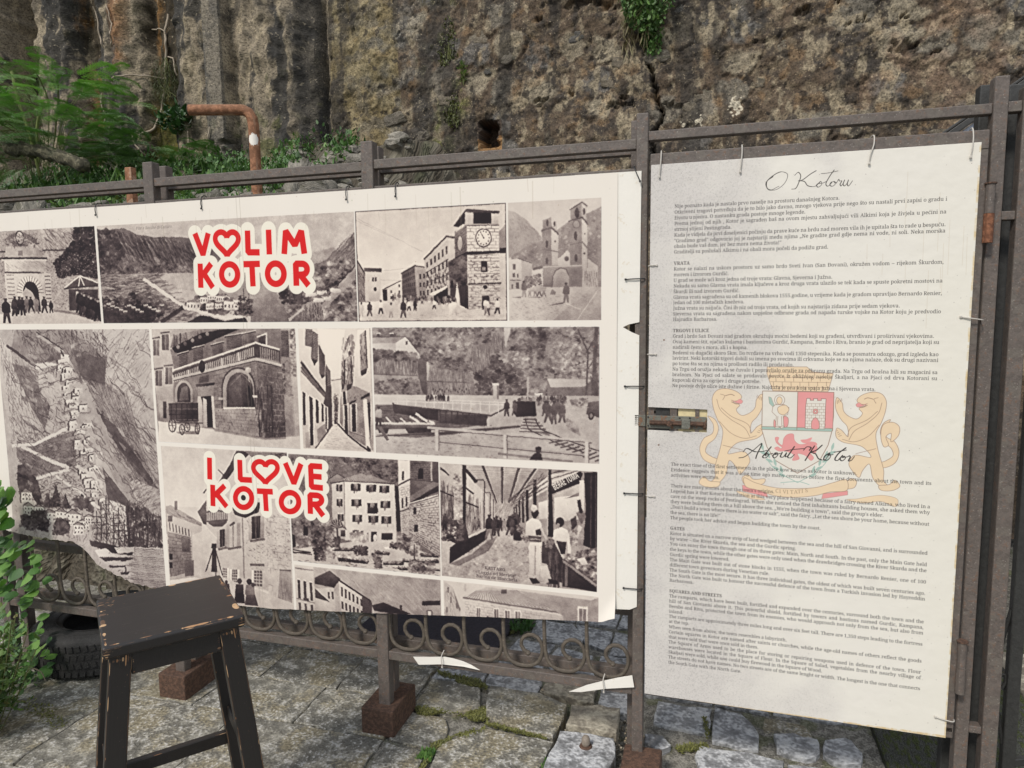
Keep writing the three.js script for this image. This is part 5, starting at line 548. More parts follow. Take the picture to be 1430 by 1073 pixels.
const wobAt = (x, y) => (0.07 * fbm(y * 1.1, x * 0.4, 3, 3) + 0.025 * fbm(y * 5, x, 8, 3)) * sstep(0.1, 0.35, Math.abs(x + 3.9)) * (1 - sstep(-3.2, -3.02, x));
const ARC = (() => { const n = 1500, a = [0]; for (let i = 1; i <= n; i++) { const x = -7.4 + (i / n) * (7.4 + WSPLIT), d = 1 / n * (7.4 + WSPLIT); a.push(a[i - 1] + Math.hypot(d, profAt(x) - profAt(x - d))); } return a; })();
const arcOf = (x) => { const t = clamp((x + 7.4) / (7.4 + WSPLIT)) * (ARC.length - 1), i = Math.min(ARC.length - 2, Math.floor(t)); return mix(ARC[i], ARC[i + 1], t - i) / ARC[ARC.length - 1]; };
const arcInv = (() => { const N = 2048, o = new Float32Array(N); let k = 0; for (let i = 0; i < N; i++) { const u = i / (N - 1) * ARC[ARC.length - 1]; while (k < ARC.length - 2 && ARC[k + 1] < u) k++; o[i] = -7.4 + (7.4 + WSPLIT) * (k + (u - ARC[k]) / (ARC[k + 1] - ARC[k])) / (ARC.length - 1); } return (u) => o[Math.round(clamp(u) * (N - 1))]; })();
function wallH(x, y) { // how far the face stands out from its plane
  const wob = wobAt(x, y), left = 1 - sstep(-3.15, -2.95, x);
  let h = left > 0 ? profAt(x + wob) * left : 0;
  const pil = x > -3.99 && x < -3.81 ? 1 : 0;
  h += fbm(x * 0.9, y * 0.7, 1, 3) * 0.06 * (1 - pil);
  if (left > 0.5) h += (0.035 * Math.pow(1 - Math.abs(n3(x * 3.1, y * 0.55, 5)), 3) + 0.02 * Math.pow(1 - Math.abs(n3(x * 7, y * 1.6, 6)), 3) + fbm(x * 7, y * 5, 2, 4) * 0.03 - 0.04) * (1 - pil * 0.85);
  else h += fbm(x * 4, y * 4, 2, 4) * 0.014;
  if (left > 0.5) { h += Math.max(0, 3.1 - y) * 0.16 * sstep(3.2, 2.2, y); if (pil && y < 2.95) h -= 0.1 * sstep(2.97, 2.93, y) * (1 + 2 * fbm(x * 6, y * 5, 9, 2)); }
  else {
    const [d, e, id] = cells(x + 0.05 * fbm(x * 5, y * 5, 4, 2), y + 0.05 * fbm(x * 5, y * 5, 14, 2), 0.24, 3);
    h += (sstep(0.0, 0.1, e) - 0.6) * (0.004 + 0.012 * id) * (0.4 + sstep(-0.2, 0.5, fbm(x * 0.8, y * 0.8, 6, 2)));
    const br = fbm(x * 2.6, y * 3.4, 17, 4); h += 0.009 * sstep(0.06, 0.09, br) - 0.011 * sstep(-0.12, -0.15, br); // render broken away in sheets
    h += fbm(x * 16, y * 16, 3, 3) * 0.008 + (1 - Math.abs(n3(x * 9, y * 12, 12)) * 2.2) * 0.003;
    for (const [px, py, rx, ry] of pits) { if (Math.abs(x - px) > rx * 1.5 + 0.08 || Math.abs(y - py) > ry * 1.3 + 0.06) continue; const q = Math.hypot((x - px + 0.05 * n3(x * 11, y * 11, 2) + 0.02 * n3(x * 40, y * 40, 2)) / rx, (y - py + 0.03 * n3(x * 14, y * 14, 7) + 0.012 * n3(x * 45, y * 45, 7)) / ry / 0.8); if (q < 1.4) h -= 0.04 * sstep(1.1, 0.8, q); }
    const c = Math.abs(x - crackX(y)); if (y > 2.55 && y < 3.5 && c < 0.06) h -= 0.1 * sstep(0.017, 0.007, c + 0.006 * n3(x * 30, y * 30, 1));
    if (x + 0.02 * n3(x * 15, y * 15, 8) > -1.735 && x + 0.015 * n3(x * 15, y * 15, 18) < -1.6 && y > 2.8 && y + 0.012 * n3(x * 12, y * 12, 9) < 2.975 - (x + 1.6) * 0.12) h = -0.2;
  }
  return h;
}
const WTY0 = 1.9, WTY1 = 4.5;
function grit(x, y, r, z = 0) { // sand and pores of the surface, and crusts of lime on it
  const f = n3(x * 62, y * 62, 33 + z * 62), g = n3(x * 27, y * 27, 34 + z * 27);
  return [1 + 0.32 * f + 0.28 * g + (r - 0.5) * 0.5, f, g];
}
function wallTexture(x0, x1, W, left) {
  const H = 700, R = rng(left ? 3 : 4);
  const t = dataTex(W, H, (i, j) => {
    const x = left ? arcInv(i / W) : x0 + (i / W) * (x1 - x0), z = left ? profAt(x) : 0, y = WTY0 + (j / H) * (WTY1 - WTY0), r = R(), a = fbm(x * 1.1, y * 0.9, 21, 4), b = fbm(x * 5, y * 5, 22 + z * 5, 4), [k0, f, g] = grit(x, y, r, z);
    let k = k0, col;
    if (left) {
      const X = x;
      col = mix3([0.23, 0.198, 0.15], [0.085, 0.075, 0.06], sstep(-0.28, 0.3, a + b * 0.7));
      col = mix3(col, [0.32, 0.275, 0.2], 0.75 * sstep(0.08, 0.32, fbm(x * 7, y * 2.6, 35 + z * 7, 4)));
      const s = fbm(x * 3.2, y * 0.3, 31, 4) + 0.3 * b; col = mix3(col, [0.03, 0.03, 0.03], 0.9 * sstep(0.02, 0.17, s)); // black algae where rain runs down
      col = mix3(col, [0.026, 0.026, 0.026], 0.85 * sstep(0.13, 0.05, Math.abs(X + 5.08 + 0.09 * b)));
      const crev = Math.max(sstep(0.17, 0.07, Math.abs(X + 5.46 + 0.08 * b)), sstep(0.21, 0.11, Math.abs(X + 4.66 + 0.1 * b))); col = mix3(col, mix3([0.03, 0.022, 0.01], [0.15, 0.075, 0.018], sstep(0.0, 0.4, fbm(x * 11, y * 1.3, 44, 4))), crev * 0.9); // ochre seepage
      if (X > -4.85 && X < -4.45 && y < 3.6) col = mix3(col, [0.075, 0.08, 0.01], 0.7 * crev * sstep(3.7, 3.3, y + 0.3 * b));
      col = mix3(col, [0.03, 0.03, 0.03], 0.8 * sstep(0.17, 0.06, Math.abs(X + 3.17 + 0.06 * b)));
      const m = sstep(3.05, 2.6, y + 0.9 * b + 0.4 * a); col = mix3(col, mix3([0.045, 0.055, 0.01], [0.12, 0.105, 0.02], sstep(-0.3, 0.4, b)), m * 0.8 * sstep(-0.2, 0.12, fbm(x * 2, y * 2, 51, 3))); // moss near the foot
      if (x > -3.985 && x < -3.815) col = mix3(col, [0.13, 0.123, 0.112], 0.6);
      col = mix3(col, [0.26, 0.135, 0.06], 0.7 * sstep(0.13, 0.04, Math.abs(X + 5.02)) * sstep(3.7, 3.95, y + 0.3 * b));
      const ov = n3(x * 19, y * 17, 71 + z * 19) + 0.6 * f; if (ov > 0.95) col = mix3(col, [0.32, 0.28, 0.21], 0.55); else if (ov < -0.95) col = mix3(col, [0.05, 0.043, 0.035], 0.6);
    } else {
      const u = x + 0.05 * fbm(x * 5, y * 5, 4, 2), v = y + 0.05 * fbm(x * 5, y * 5, 14, 2), [d, e, id] = cells(u, v, 0.24, 3), c2 = fbm(x * 11, y * 11, 23, 4);
      col = mix3([0.082, 0.061, 0.043], [0.046, 0.039, 0.033], sstep(-0.25, 0.3, a + 0.6 * b));
      col = mix3(col, [0.14, 0.112, 0.078], 0.8 * sstep(0.0, 0.3, c2 + 0.4 * b));
      if (id > 0.45) col = mix3(col, id > 0.78 ? [0.235, 0.21, 0.16] : id > 0.6 ? [0.1, 0.1, 0.1] : [0.15, 0.14, 0.118], 0.75 * sstep(0.08, 0.3, e + 0.25 * c2) * sstep(0.62, 0.4, d));
      col = mix3(col, [0.25, 0.215, 0.155], 0.75 * sstep(0.1, 0.34, fbm(x * 7, y * 4.2, 61, 4) + 0.25 * a - (x < -2.3 ? -0.06 : 0.03))); // cream lime render that has stayed on
      col = mix3(col, [0.27, 0.165, 0.075], 0.55 * sstep(0.22, 0.45, fbm(x * 4, y * 4, 65, 4)) * 0.45); // ochre
      if (x < -2.4) col = mix3(col, mix3([0.2, 0.165, 0.08], [0.1, 0.09, 0.06], sstep(-0.2, 0.3, b)), 0.55);
      col = mix3(col, [0.14, 0.138, 0.13], 0.5 * sstep(0.5, 0.0, Math.abs(x + 2.25)) * sstep(-0.2, 0.3, b));
      const ms = sstep(0.2, 0.05, Math.abs(x + 2.02 + 0.2 * fbm(y * 1.5, 0, 7, 3))) * sstep(-0.1, 0.25, b + 0.3 * a); col = mix3(col, [0.075, 0.085, 0.01], ms * 0.75);
      col = mix3(col, [0.03, 0.027, 0.024], 0.8 * sstep(0.04, 0.3, fbm(x * 3.4, y * 0.45, 71, 4) + 0.15 * b)); col = mix3(col, [0.024, 0.02, 0.017], 0.8 * sstep(0.3, 0.42, fbm(x * 9, y * 8, 74, 4)));
      if (x > 0.9) col = mix3(col, [0.22, 0.15, 0.105], 0.35 * sstep(0.05, 0.35, fbm(x * 2.4, y * 2.4, 81, 3)));
      for (const [px, py, q] of [[0.13, 2.93, 0.042], [-0.12, 2.86, 0.022], [-0.22, 2.83, 0.02]]) { const w = Math.hypot(x - px, (y - py) * 0.7) + 0.03 * n3(x * 30, y * 30, 3); if (w < q * 0.8) col = [0.42, 0.39, 0.32]; }
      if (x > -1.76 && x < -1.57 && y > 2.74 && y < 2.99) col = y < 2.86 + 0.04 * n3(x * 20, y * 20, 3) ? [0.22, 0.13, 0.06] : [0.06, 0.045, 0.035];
      if (f > 0.74 && g > 0 && b > 0) { col = mix3(col, [0.34, 0.29, 0.2], 0.6); }
    }
    if (r > 0.996) k *= 1.7; if (f < -0.6) k *= 0.6;
    const q = Math.max(0.15, k); const e = left ? 1 : 1.14; return [col[0] * q * e, col[1] * q * 0.965 * e, col[2] * q * 0.9 * e];
  });
  t.wrapS = THREE.ClampToEdgeWrapping; t.wrapT = THREE.MirroredRepeatWrapping; return t;
}
const wallBump = (() => { const t = dataTex(512, 512, (i, j) => { const u = i / 512, v = j / 512, h = 0.5 + 0.34 * tileNoise(u, v, 6, 3, 3) + 0.3 * tileNoise(u, v, 22, 9, 3); return [h, h, h]; }, false); return t; })();
function wallPart(x0, x1, step, W, left, parent) {
  const xs = [], ys = []; for (let x = x0; x < x1 - 1e-6;) { xs.push(x); x += x < -6.7 || x > 2.2 ? 0.08 : step; } xs.push(x1); for (let y = 0; y < WH;) { ys.push(y); y += y < 1.9 || y > 4.6 ? 0.09 : step; } ys.push(WH);
  const pos = [], uv = [], idx = [], nx = xs.length, ny = ys.length, tx0 = left ? -7.4 : WSPLIT, tx1 = left ? WSPLIT : 2.6;
  for (const y of ys) for (const x of xs) { pos.push(x, y, WZ + wallH(x, y)); uv.push(left ? arcOf(x + wobAt(x, y)) : (x - tx0) / (tx1 - tx0), (y - WTY0) / (WTY1 - WTY0)); }
  for (let j = 0; j < ny - 1; j++) for (let i = 0; i < nx - 1; i++) { const a = j * nx + i, b = a + 1, c = a + nx, d = c + 1; idx.push(a, b, d, a, d, c); }
  const g = new THREE.BufferGeometry(); g.setAttribute('position', new THREE.Float32BufferAttribute(pos, 3)); g.setAttribute('uv', new THREE.Float32BufferAttribute(uv, 2)); g.setIndex(idx); g.computeVertexNormals();
  const bt = wallBump.clone(); bt.repeat.set((tx1 - tx0) / 0.5, (WTY1 - WTY0) / 0.5); bt.needsUpdate = true;
  const m = new THREE.MeshStandardMaterial({ map: wallTexture(tx0, tx1, W, left), bumpMap: bt, bumpScale: 0.007, roughness: 0.95 }); m.name = left ? 'weathered rock' : 'weathered render';
  return part('wall_face', g, m, parent);
}
{
  const wall = thing('town_wall', [0, 0, 0], 'tall old stone town wall with weathered render and rock behind the fence', 'wall');
  wallPart(-8.4, WSPLIT, 0.0155, 1150, true, wall); wallPart(WSPLIT, 4.4, 0.0125, 1440, false, wall);
  part('wall_core', box(12.8, WH, 1.0, -2.0, WH / 2, WZ - 2.0), new THREE.MeshStandardMaterial({ color: new THREE.Color().setRGB(0.1, 0.085, 0.065), roughness: 0.95 }), wall);
  // stones that stand proud of the render
  const R = rng(19), geos = [0, 1, 2, 3, 4].map((s) => rockGeo(s + 60, 2, 0.16)), mats = [stoneMat(91, [0.16, 0.14, 0.11]), stoneMat(92, [0.125, 0.118, 0.108]), stoneMat(93, [0.2, 0.17, 0.125])];
  for (let i = 0; i < 64; i++) { const x = -2.55 + R() * 4.8, y = 2.1 + R() * 2.2, m = part('stone', geos[i % 5], mats[i % 3], wall), s = 0.035 + R() * 0.05; if (Math.abs(x + 1.66) < 0.2 && Math.abs(y - 2.9) < 0.25) { wall.remove(m); continue; } m.position.set(x, y, WZ + wallH(x, y) - s * 0.3); m.scale.set(s * (1 + R() * 0.5), s * 0.8, s * 0.42); m.rotation.z = (R() - 0.5) * 0.5; }
}
function rockGeo(seed, detail, rough) {
  const g = new THREE.IcosahedronGeometry(1, detail + 2), p = g.attributes.position, uv = g.attributes.uv, v = V(0, 0, 0);
  for (let i = 0; i < p.count; i++) { v.fromBufferAttribute(p, i); const k = 1 + fbm(v.x * 1.3, v.y * 1.3, v.z * 1.3 + seed * 3, 4) * rough * 2.4, q = Math.max(Math.abs(v.x), Math.abs(v.y), Math.abs(v.z)); v.multiplyScalar(k * mix(1, 0.82 / q, 0.55)); p.setXYZ(i, v.x, v.y, v.z); uv.setXY(i, v.x * 0.4 + v.z * 0.3, v.y * 0.4 + v.z * 0.2); }
  g.computeVertexNormals(); return smooth(g);
}
function smooth(g) { // shared normals at equal points
  const p = g.attributes.position, n = g.attributes.normal, acc = new Map(), key = (i) => [p.getX(i), p.getY(i), p.getZ(i)].map((x) => Math.round(x * 2e4)).join();
  for (let i = 0; i < p.count; i++) { const k = key(i), a = acc.get(k) ?? [0, 0, 0]; a[0] += n.getX(i); a[1] += n.getY(i); a[2] += n.getZ(i); acc.set(k, a); }
  for (let i = 0; i < p.count; i++) { const a = acc.get(key(i)), l = Math.hypot(...a) || 1; n.setXYZ(i, a[0] / l, a[1] / l, a[2] / l); }
  return g;
}
function stoneMat(seed, c) { return noiseMat('stone', seed, 1, 3, (a, b, d, r) => { const k = 1 + 0.5 * a + 0.5 * b + 0.4 * d + (r - 0.5) * 0.2; let q = c.map((v) => v * k); if (b > 0.3) q = mix3(q, [0.34, 0.31, 0.25], 0.5); if (a < -0.25) q = mix3(q, [0.06, 0.06, 0.03], 0.4); return q; }, { n: 256, bump: 0.012 }); }

// ---------------------------------------------------------------- bank of rubble and soil at the wall foot, left
const bankTop = (x, z) => { // height of the bank
  const edge = -0.98 + 0.12 * fbm(x * 1.2, 0, 3, 3), right = sstep(-2.15, -3.0, x + (z + 1) * 0.45), t = clamp((edge - z) / 2.1);
  return right * (sstep(edge + 0.16, edge - 0.02, z) * 1.98 + t * 0.98 + fbm(x * 2, z * 2, 5, 4) * 0.14 * sstep(edge, edge - 0.2, z)) - 0.06;
};
{
  const nx = 180, nz = 110, pos = [], uv = [], idx = [];
  for (let j = 0; j <= nz; j++) for (let i = 0; i <= nx; i++) { const x = -8.4 + 6.6 * i / nx, z = -0.55 - 2.6 * j / nz, y = bankTop(x, z); pos.push(x + 0.05 * n3(x * 3, y * 3, 4), y, z + 0.09 * fbm(x * 4, y * 4, 8, 3)); uv.push(x, z + y); }
  for (let j = 0; j < nz; j++) for (let i = 0; i < nx; i++) { const a = j * (nx + 1) + i, b = a + 1, c = a + nx + 1, d = c + 1; idx.push(a, b, d, a, d, c); }
  const g = new THREE.BufferGeometry(); g.setAttribute('position', new THREE.Float32BufferAttribute(pos, 3)); g.setAttribute('uv', new THREE.Float32BufferAttribute(uv, 2)); g.setIndex(idx); g.computeVertexNormals();
  solo('rubble_bank', g, noiseMat('bank', 33, 1.4, 3, (a, b, c, r) => { let q = mix3([0.07, 0.058, 0.04], [0.15, 0.135, 0.1], sstep(-0.2, 0.35, b + 0.5 * a)); q = mix3(q, [0.045, 0.055, 0.018], 0.6 * sstep(0.05, 0.35, a)); return q.map((v) => v * (1 + 0.5 * c + (r - 0.5) * 0.2)); }, { bump: 0.03 }), null, null, null, 'structure');
}
// ---------------------------------------------------------------- ground and paving
const ground = thing('ground', [0, 0, 0], null, null, null, 'structure');
const dirtMat = noiseMat('dirt', 41, 1.2, 4, (a, b, c, r) => { let q = mix3([0.07, 0.064, 0.052], [0.16, 0.148, 0.122], sstep(-0.3, 0.4, b + c * 0.6)); q = mix3(q, [0.06, 0.075, 0.016], 0.6 * sstep(0.1, 0.3, a)); return q.map((v) => v * (1 + 0.6 * c + (r - 0.5) * 0.3)); }, { bump: 0.012 });
{ const g = new THREE.PlaneGeometry(60, 60).rotateX(-Math.PI / 2).translate(0, -0.075, 10), uv = g.attributes.uv; for (let i = 0; i < uv.count; i++) uv.setXY(i, uv.getX(i) * 60, uv.getY(i) * 60); part('soil', g, dirtMat, ground); }
{ // bedding mortar between the slabs, washed out where slabs have lifted
  const mortar = noiseMat('bedding mortar', 43, 0.8, 5, (a, b, c, r) => { let q = mix3([0.13, 0.122, 0.102], [0.26, 0.245, 0.21], sstep(-0.3, 0.35, b + c * 0.6)); q = mix3(q, [0.09, 0.1, 0.03], 0.5 * sstep(0.1, 0.35, a)); return q.map((v) => v * (1 + 0.5 * c + (r - 0.5) * 0.3)); }, { bump: 0.008 });
  const g = new THREE.PlaneGeometry(5.2, 4.6, 260, 230).rotateX(-Math.PI / 2).translate(-1.5, 0, -0.4), p = g.attributes.position;
  for (let i = 0; i < p.count; i++) { const x = p.getX(i), z = p.getZ(i), d1 = Math.hypot((x + 0.46) / 0.16, (z + 0.23) / 0.12), d2 = Math.hypot((x + 0.52) / 0.03, (z - 0.0) / 0.22), d3 = Math.hypot((x + 0.27) / 0.07, (z + 0.2) / 0.2); p.setY(i, (x > -0.2 ? -0.003 : -0.008) + 0.004 * fbm(x * 9, z * 9, 4, 3) - 0.05 * Math.max(sstep(1, 0.5, d1), sstep(1, 0.5, d2), sstep(1, 0.5, d3))); }
  g.computeVertexNormals(); part('mortar', metric0(g), mortar, ground);
}
function metric0(g) { const p = g.attributes.position, uv = g.attributes.uv; for (let i = 0; i < p.count; i++) uv.setXY(i, p.getX(i), p.getZ(i)); return g; }
const frontMats = [0, 1, 2].map((s) => noiseMat('old paving', 50 + s, 0.95, 3.4, (a, b, c, r) => {
  let q = mix3([0.165, 0.155, 0.128], [0.31, 0.295, 0.25], sstep(-0.3, 0.32, b + 0.6 * c)); q = mix3(q, [0.26, 0.215, 0.12], 0.5 * sstep(0.02, 0.32, a + 0.4 * c)); q = mix3(q, [0.085, 0.082, 0.072], 0.6 * sstep(0.1, 0.36, -a + 0.8 * c - 0.4 * b));
  if (b * 0.7 + c * 1.2 > 0.42) q = mix3(q, [0.44, 0.43, 0.41], 0.65); return q.map((v) => v * (1 + 0.55 * c + (r - 0.5) * 0.45));
}, { n: 512, bump: 0.009, rough: 0.88 }));
const skyTintMats = [0, 1, 2].map((s) => noiseMat('limestone paving', 60 + s, 0.9, 2.4, (a, b, c, r) => {  // limestone; blue skylight and a lift against the shade are put into its colour
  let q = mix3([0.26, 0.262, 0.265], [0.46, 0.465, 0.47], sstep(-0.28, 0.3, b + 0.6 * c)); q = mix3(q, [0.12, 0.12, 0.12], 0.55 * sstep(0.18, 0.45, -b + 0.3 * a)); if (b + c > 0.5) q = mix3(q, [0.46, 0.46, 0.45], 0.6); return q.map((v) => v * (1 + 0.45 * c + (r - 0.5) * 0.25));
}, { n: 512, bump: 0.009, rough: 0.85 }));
const warmMats = [0, 1].map((s) => noiseMat('warm stone', 70 + s, 0.8, 2.2, (a, b, c, r) => {
  let q = mix3([0.21, 0.185, 0.145], [0.38, 0.345, 0.27], sstep(-0.3, 0.35, b + 0.4 * c)); q = mix3(q, [0.36, 0.23, 0.1], 0.5 * sstep(0.22, 0.45, a + 0.3 * b)); return q.map((v) => v * (1 + 0.4 * c + (r - 0.5) * 0.25));
}, { n: 512, bump: 0.01, rough: 0.88 }));
const slabR = rng(88);
function slab(pts, mat, y = 0, thick = 0.05, rough = 0.008, tilt = 0) { // pts: corners on the ground, x and z
  const cx = pts.reduce((a, p) => a + p[0], 0) / pts.length, cz = pts.reduce((a, p) => a + p[1], 0) / pts.length, out = [];
  for (let i = 0; i < pts.length; i++) { const a = pts[i], b = pts[(i + 1) % pts.length], n = Math.max(2, Math.round(Math.hypot(b[0] - a[0], b[1] - a[1]) / 0.05)); for (let k = 0; k < n; k++) { const t = k / n, x = mix(a[0], b[0], t), z = mix(a[1], b[1], t), e = rough * fbm(x * 14, z * 14, 3, 2) * 2, c = k === 0 ? 0.006 : 0; out.push(new THREE.Vector2(x - cx + (cx - x) * c * 2 + e, -(z - cz + (cz - z) * c * 2 + rough * 2 * fbm(x * 14, z * 14, 13, 2)))); } }
  if (THREE.ShapeUtils.area(out) < 0) out.reverse();
  const g = new THREE.ExtrudeGeometry(new THREE.Shape(out), { depth: thick - 0.006, bevelEnabled: true, bevelThickness: 0.006, bevelSize: 0.006, bevelOffset: -0.006, bevelSegments: 2 }).rotateX(-Math.PI / 2).translate(0, -thick + 0.006, 0);
  const uv = g.attributes.uv, p = g.attributes.position, n = g.attributes.normal, ox = slabR() * 3, oz = slabR() * 3; for (let i = 0; i < uv.count; i++) { if (Math.abs(n.getY(i)) > 0.6) uv.setXY(i, p.getX(i) + ox, p.getZ(i) + oz); else uv.setXY(i, p.getX(i) + p.getZ(i) + ox, p.getY(i) + oz); }
  const m = part('paving_slab', g, mat, ground); m.position.set(cx, y, cz); m.rotation.set((slabR() - 0.5) * 0.012 + tilt, 0, (slabR() - 0.5) * 0.012); return m;
}
const R1 = rng(91), gapQuad = (x0, x1, z0, z1, g, j) => [[x0 + g + j * (R1() - 0.5), z0 + g + j * (R1() - 0.5)], [x1 - g + j * (R1() - 0.5), z0 + g + j * (R1() - 0.5)], [x1 - g + j * (R1() - 0.5), z1 - g + j * (R1() - 0.5)], [x0 + g + j * (R1() - 0.5), z1 - g + j * (R1() - 0.5)]];
function rows(zs, joints, mats, g, j, y = () => 0, th = 0.05) { for (let r = 0; r < zs.length - 1; r++) for (let k = 0; k < joints[r].length - 1; k++) slab(gapQuad(joints[r][k], joints[r][k + 1], zs[r], zs[r + 1], g, j), mats[Math.floor(R1() * mats.length)], y(), th); }
// left of the middle posts: large worn slabs with tight joints
{ const zs = [-1.5, -0.9, -0.46, -0.2, 0.05, 0.52, 1.0, 1.55, 2.3], js = [[-2.6, -2.1, -1.6, -1.12], [-2.9, -2.3, -1.75, -1.12], [-3.4, -2.75, -2.2, -1.83, -1.465, -1.12], [-3.4, -2.9, -2.45, -1.95, -1.5, -1.12], [-3.5, -2.8, -2.3, -1.74, -1.12], [-3.6, -3.0, -2.45, -1.85, -1.3, -0.93], [-3.6, -2.9, -2.2, -1.6, -1.0, -0.4], [-3.6, -2.8, -2.1, -1.4, -0.7, 0], [-3.6, -2.8, -2.0, -1.2, -0.4, 0.4]]; rows(zs, js, frontMats, 0.0015, 0.004, () => (R1() - 0.5) * 0.003); }
// middle: broken, lifted slabs
const S = (pts, m, y, th, t) => slab(pts, m, y, th ?? 0.09, 0.01, t ?? 0);
S([[-0.89, -0.49], [-0.655, -0.48], [-0.645, -0.37], [-0.88, -0.395]], skyTintMats[0], 0.0); S([[-0.64, -0.475], [-0.422, -0.455], [-0.418, -0.345], [-0.632, -0.378]], warmMats[0], 0.018); S([[-0.405, -0.46], [-0.29, -0.47], [-0.275, -0.335], [-0.36, -0.335], [-0.4, -0.385]], skyTintMats[1], 0.004);
S([[-0.86, -0.375], [-0.64, -0.36], [-0.51, -0.325], [-0.525, -0.115], [-0.66, -0.13], [-0.8, -0.165]], frontMats[1], 0.012, 0.1, 0.012); S([[-0.49, -0.275], [-0.39, -0.31], [-0.312, -0.315], [-0.3, -0.15], [-0.495, -0.165]], warmMats[1], 0.035, 0.1, 0.03); S([[-0.5, -0.135], [-0.3, -0.13], [-0.295, 0.02], [-0.325, 0.17], [-0.515, 0.16]], skyTintMats[2], 0.03, 0.1);
S([[-0.9, 0.02], [-0.785, -0.095], [-0.525, -0.085], [-0.53, 0.16], [-0.56, 0.42], [-0.89, 0.4]], frontMats[2], 0.008, 0.09); S([[-1.11, -0.37], [-0.885, -0.37], [-0.83, -0.21], [-0.935, -0.155], [-1.09, -0.16]], frontMats[0], 0.006); S([[-1.115, -0.14], [-0.95, -0.13], [-0.9, -0.02], [-0.93, 0.06], [-1.1, 0.045]], frontMats[1], 0.0); S([[-1.1, 0.06], [-0.94, 0.08], [-0.91, 0.42], [-1.1, 0.45]], frontMats[2], 0.0); S([[-1.3, -0.46], [-1.14, -0.45], [-1.125, -0.205], [-1.28, -0.2]], frontMats[2], 0.002); S([[-1.11, -0.47], [-0.9, -0.49], [-0.895, -0.395], [-1.115, -0.385]], skyTintMats[1], 0.0);
S([[-0.93, 0.44], [-0.5, 0.44], [-0.46, 0.9], [-0.93, 0.9]], frontMats[0], 0); S([[-0.49, 0.19], [-0.1, 0.16], [-0.05, 0.6], [-0.45, 0.6]], skyTintMats[0], 0.0);
// behind the fence: limestone, with the blue of skylight put into its colour
rows([-2.9, -2.3, -1.75, -1.3, -1.05], [[-2.2, -1.6, -1.0, -0.4, 0.2, 0.8], [-2.1, -1.5, -0.9, -0.3, 0.3, 0.8], [-2.0, -1.4, -0.8, -0.45, 0.1, 0.7], [-1.9, -1.3, -0.82, -0.62, -0.42, -0.3, 0.1, 0.56]], skyTintMats, 0.004, 0.014, () => (R1() - 0.5) * 0.012);
S([[-0.815, -1.03], [-0.63, -1.03], [-0.565, -0.93], [-0.55, -0.835], [-0.72, -0.825], [-0.812, -0.866]], skyTintMats[0], 0); S([[-0.862, -0.71], [-0.855, -0.82], [-0.68, -0.795], [-0.685, -0.71], [-0.76, -0.63]], skyTintMats[1], 0); S([[-0.62, -1.03], [-0.43, -1.0], [-0.435, -0.8], [-0.54, -0.85]], skyTintMats[2], 0); S([[-0.646, -0.78], [-0.48, -0.745], [-0.475, -0.63], [-0.652, -0.63], [-0.67, -0.7]], skyTintMats[0], 0.004); S([[-0.42, -1.0], [-0.35, -0.99], [-0.328, -0.79], [-0.42, -0.78]], skyTintMats[1], 0); S([[-0.88, -0.6], [-0.68, -0.61], [-0.66, -0.5], [-0.89, -0.505]], skyTintMats[2], 0); S([[-0.65, -0.61], [-0.46, -0.61], [-0.42, -0.48], [-0.64, -0.495]], skyTintMats[0], 0); S([[-0.455, -0.76], [-0.33, -0.77], [-0.29, -0.49], [-0.4, -0.48], [-0.44, -0.61]], skyTintMats[2], 0);
// right: under the gate
rows([-1.04, -0.76, -0.47], [[-0.3, -0.02, 0.27, 0.56], [-0.27, 0.03, 0.24, 0.55]], skyTintMats, 0.005, 0.018, () => (R1() - 0.5) * 0.012);
S([[-0.18, -0.45], [0.028, -0.45], [0.02, -0.275], [-0.182, -0.3]], skyTintMats[0], 0.004); S([[0.042, -0.46], [0.14, -0.437], [0.193, -0.32], [0.183, -0.23], [0.03, -0.235]], skyTintMats[1], 0.008, 0.09); S([[0.215, -0.45], [0.36, -0.45], [0.37, -0.365], [0.24, -0.36], [0.205, -0.34]], frontMats[1], -0.006); S([[0.246, -0.34], [0.3, -0.355], [0.39, -0.345], [0.395, -0.29], [0.377, -0.225], [0.3, -0.215], [0.245, -0.245]], skyTintMats[2], 0.012, 0.08); S([[0.411, -0.35], [0.45, -0.375], [0.503, -0.37], [0.53, -0.3], [0.515, -0.24], [0.42, -0.225], [0.4, -0.26]], skyTintMats[0], 0.01, 0.08); S([[-0.02, -0.2], [0.1, -0.205], [0.26, -0.19], [0.25, -0.04], [-0.02, -0.03]], skyTintMats[1], 0.006); S([[-0.2, -0.22], [-0.14, -0.21], [-0.105, -0.175], [-0.13, -0.13], [-0.2, -0.16]], skyTintMats[2], 0.014); S([[0.275, -0.19], [0.54, -0.2], [0.55, 0.0], [0.28, 0.0]], skyTintMats[2], 0); S([[-0.19, -0.05], [-0.04, -0.05], [-0.04, 0.13], [-0.18, 0.13]], skyTintMats[0], 0.0);
{ // mossy kerb and drain beside the gate hinge side
  const moss = noiseMat('mossy concrete', 95, 0.7, 4, (a, b, c, r) => mix3([0.06, 0.062, 0.05], [0.05, 0.062, 0.014], sstep(-0.15, 0.25, b)).map((v) => v * (1 + c * 0.7 + (r - 0.5) * 0.4)), { bump: 0.015 });
  const g = part('mossy_concrete', box(0.62, 0.08, 1.4, 0.9, -0.025, -0.55, 0.015), moss, ground); void g;
  part('far_paving', box(1.6, 0.07, 1.4, 2.02, -0.025, -0.55, 0.01), warmMats[0], ground);
}
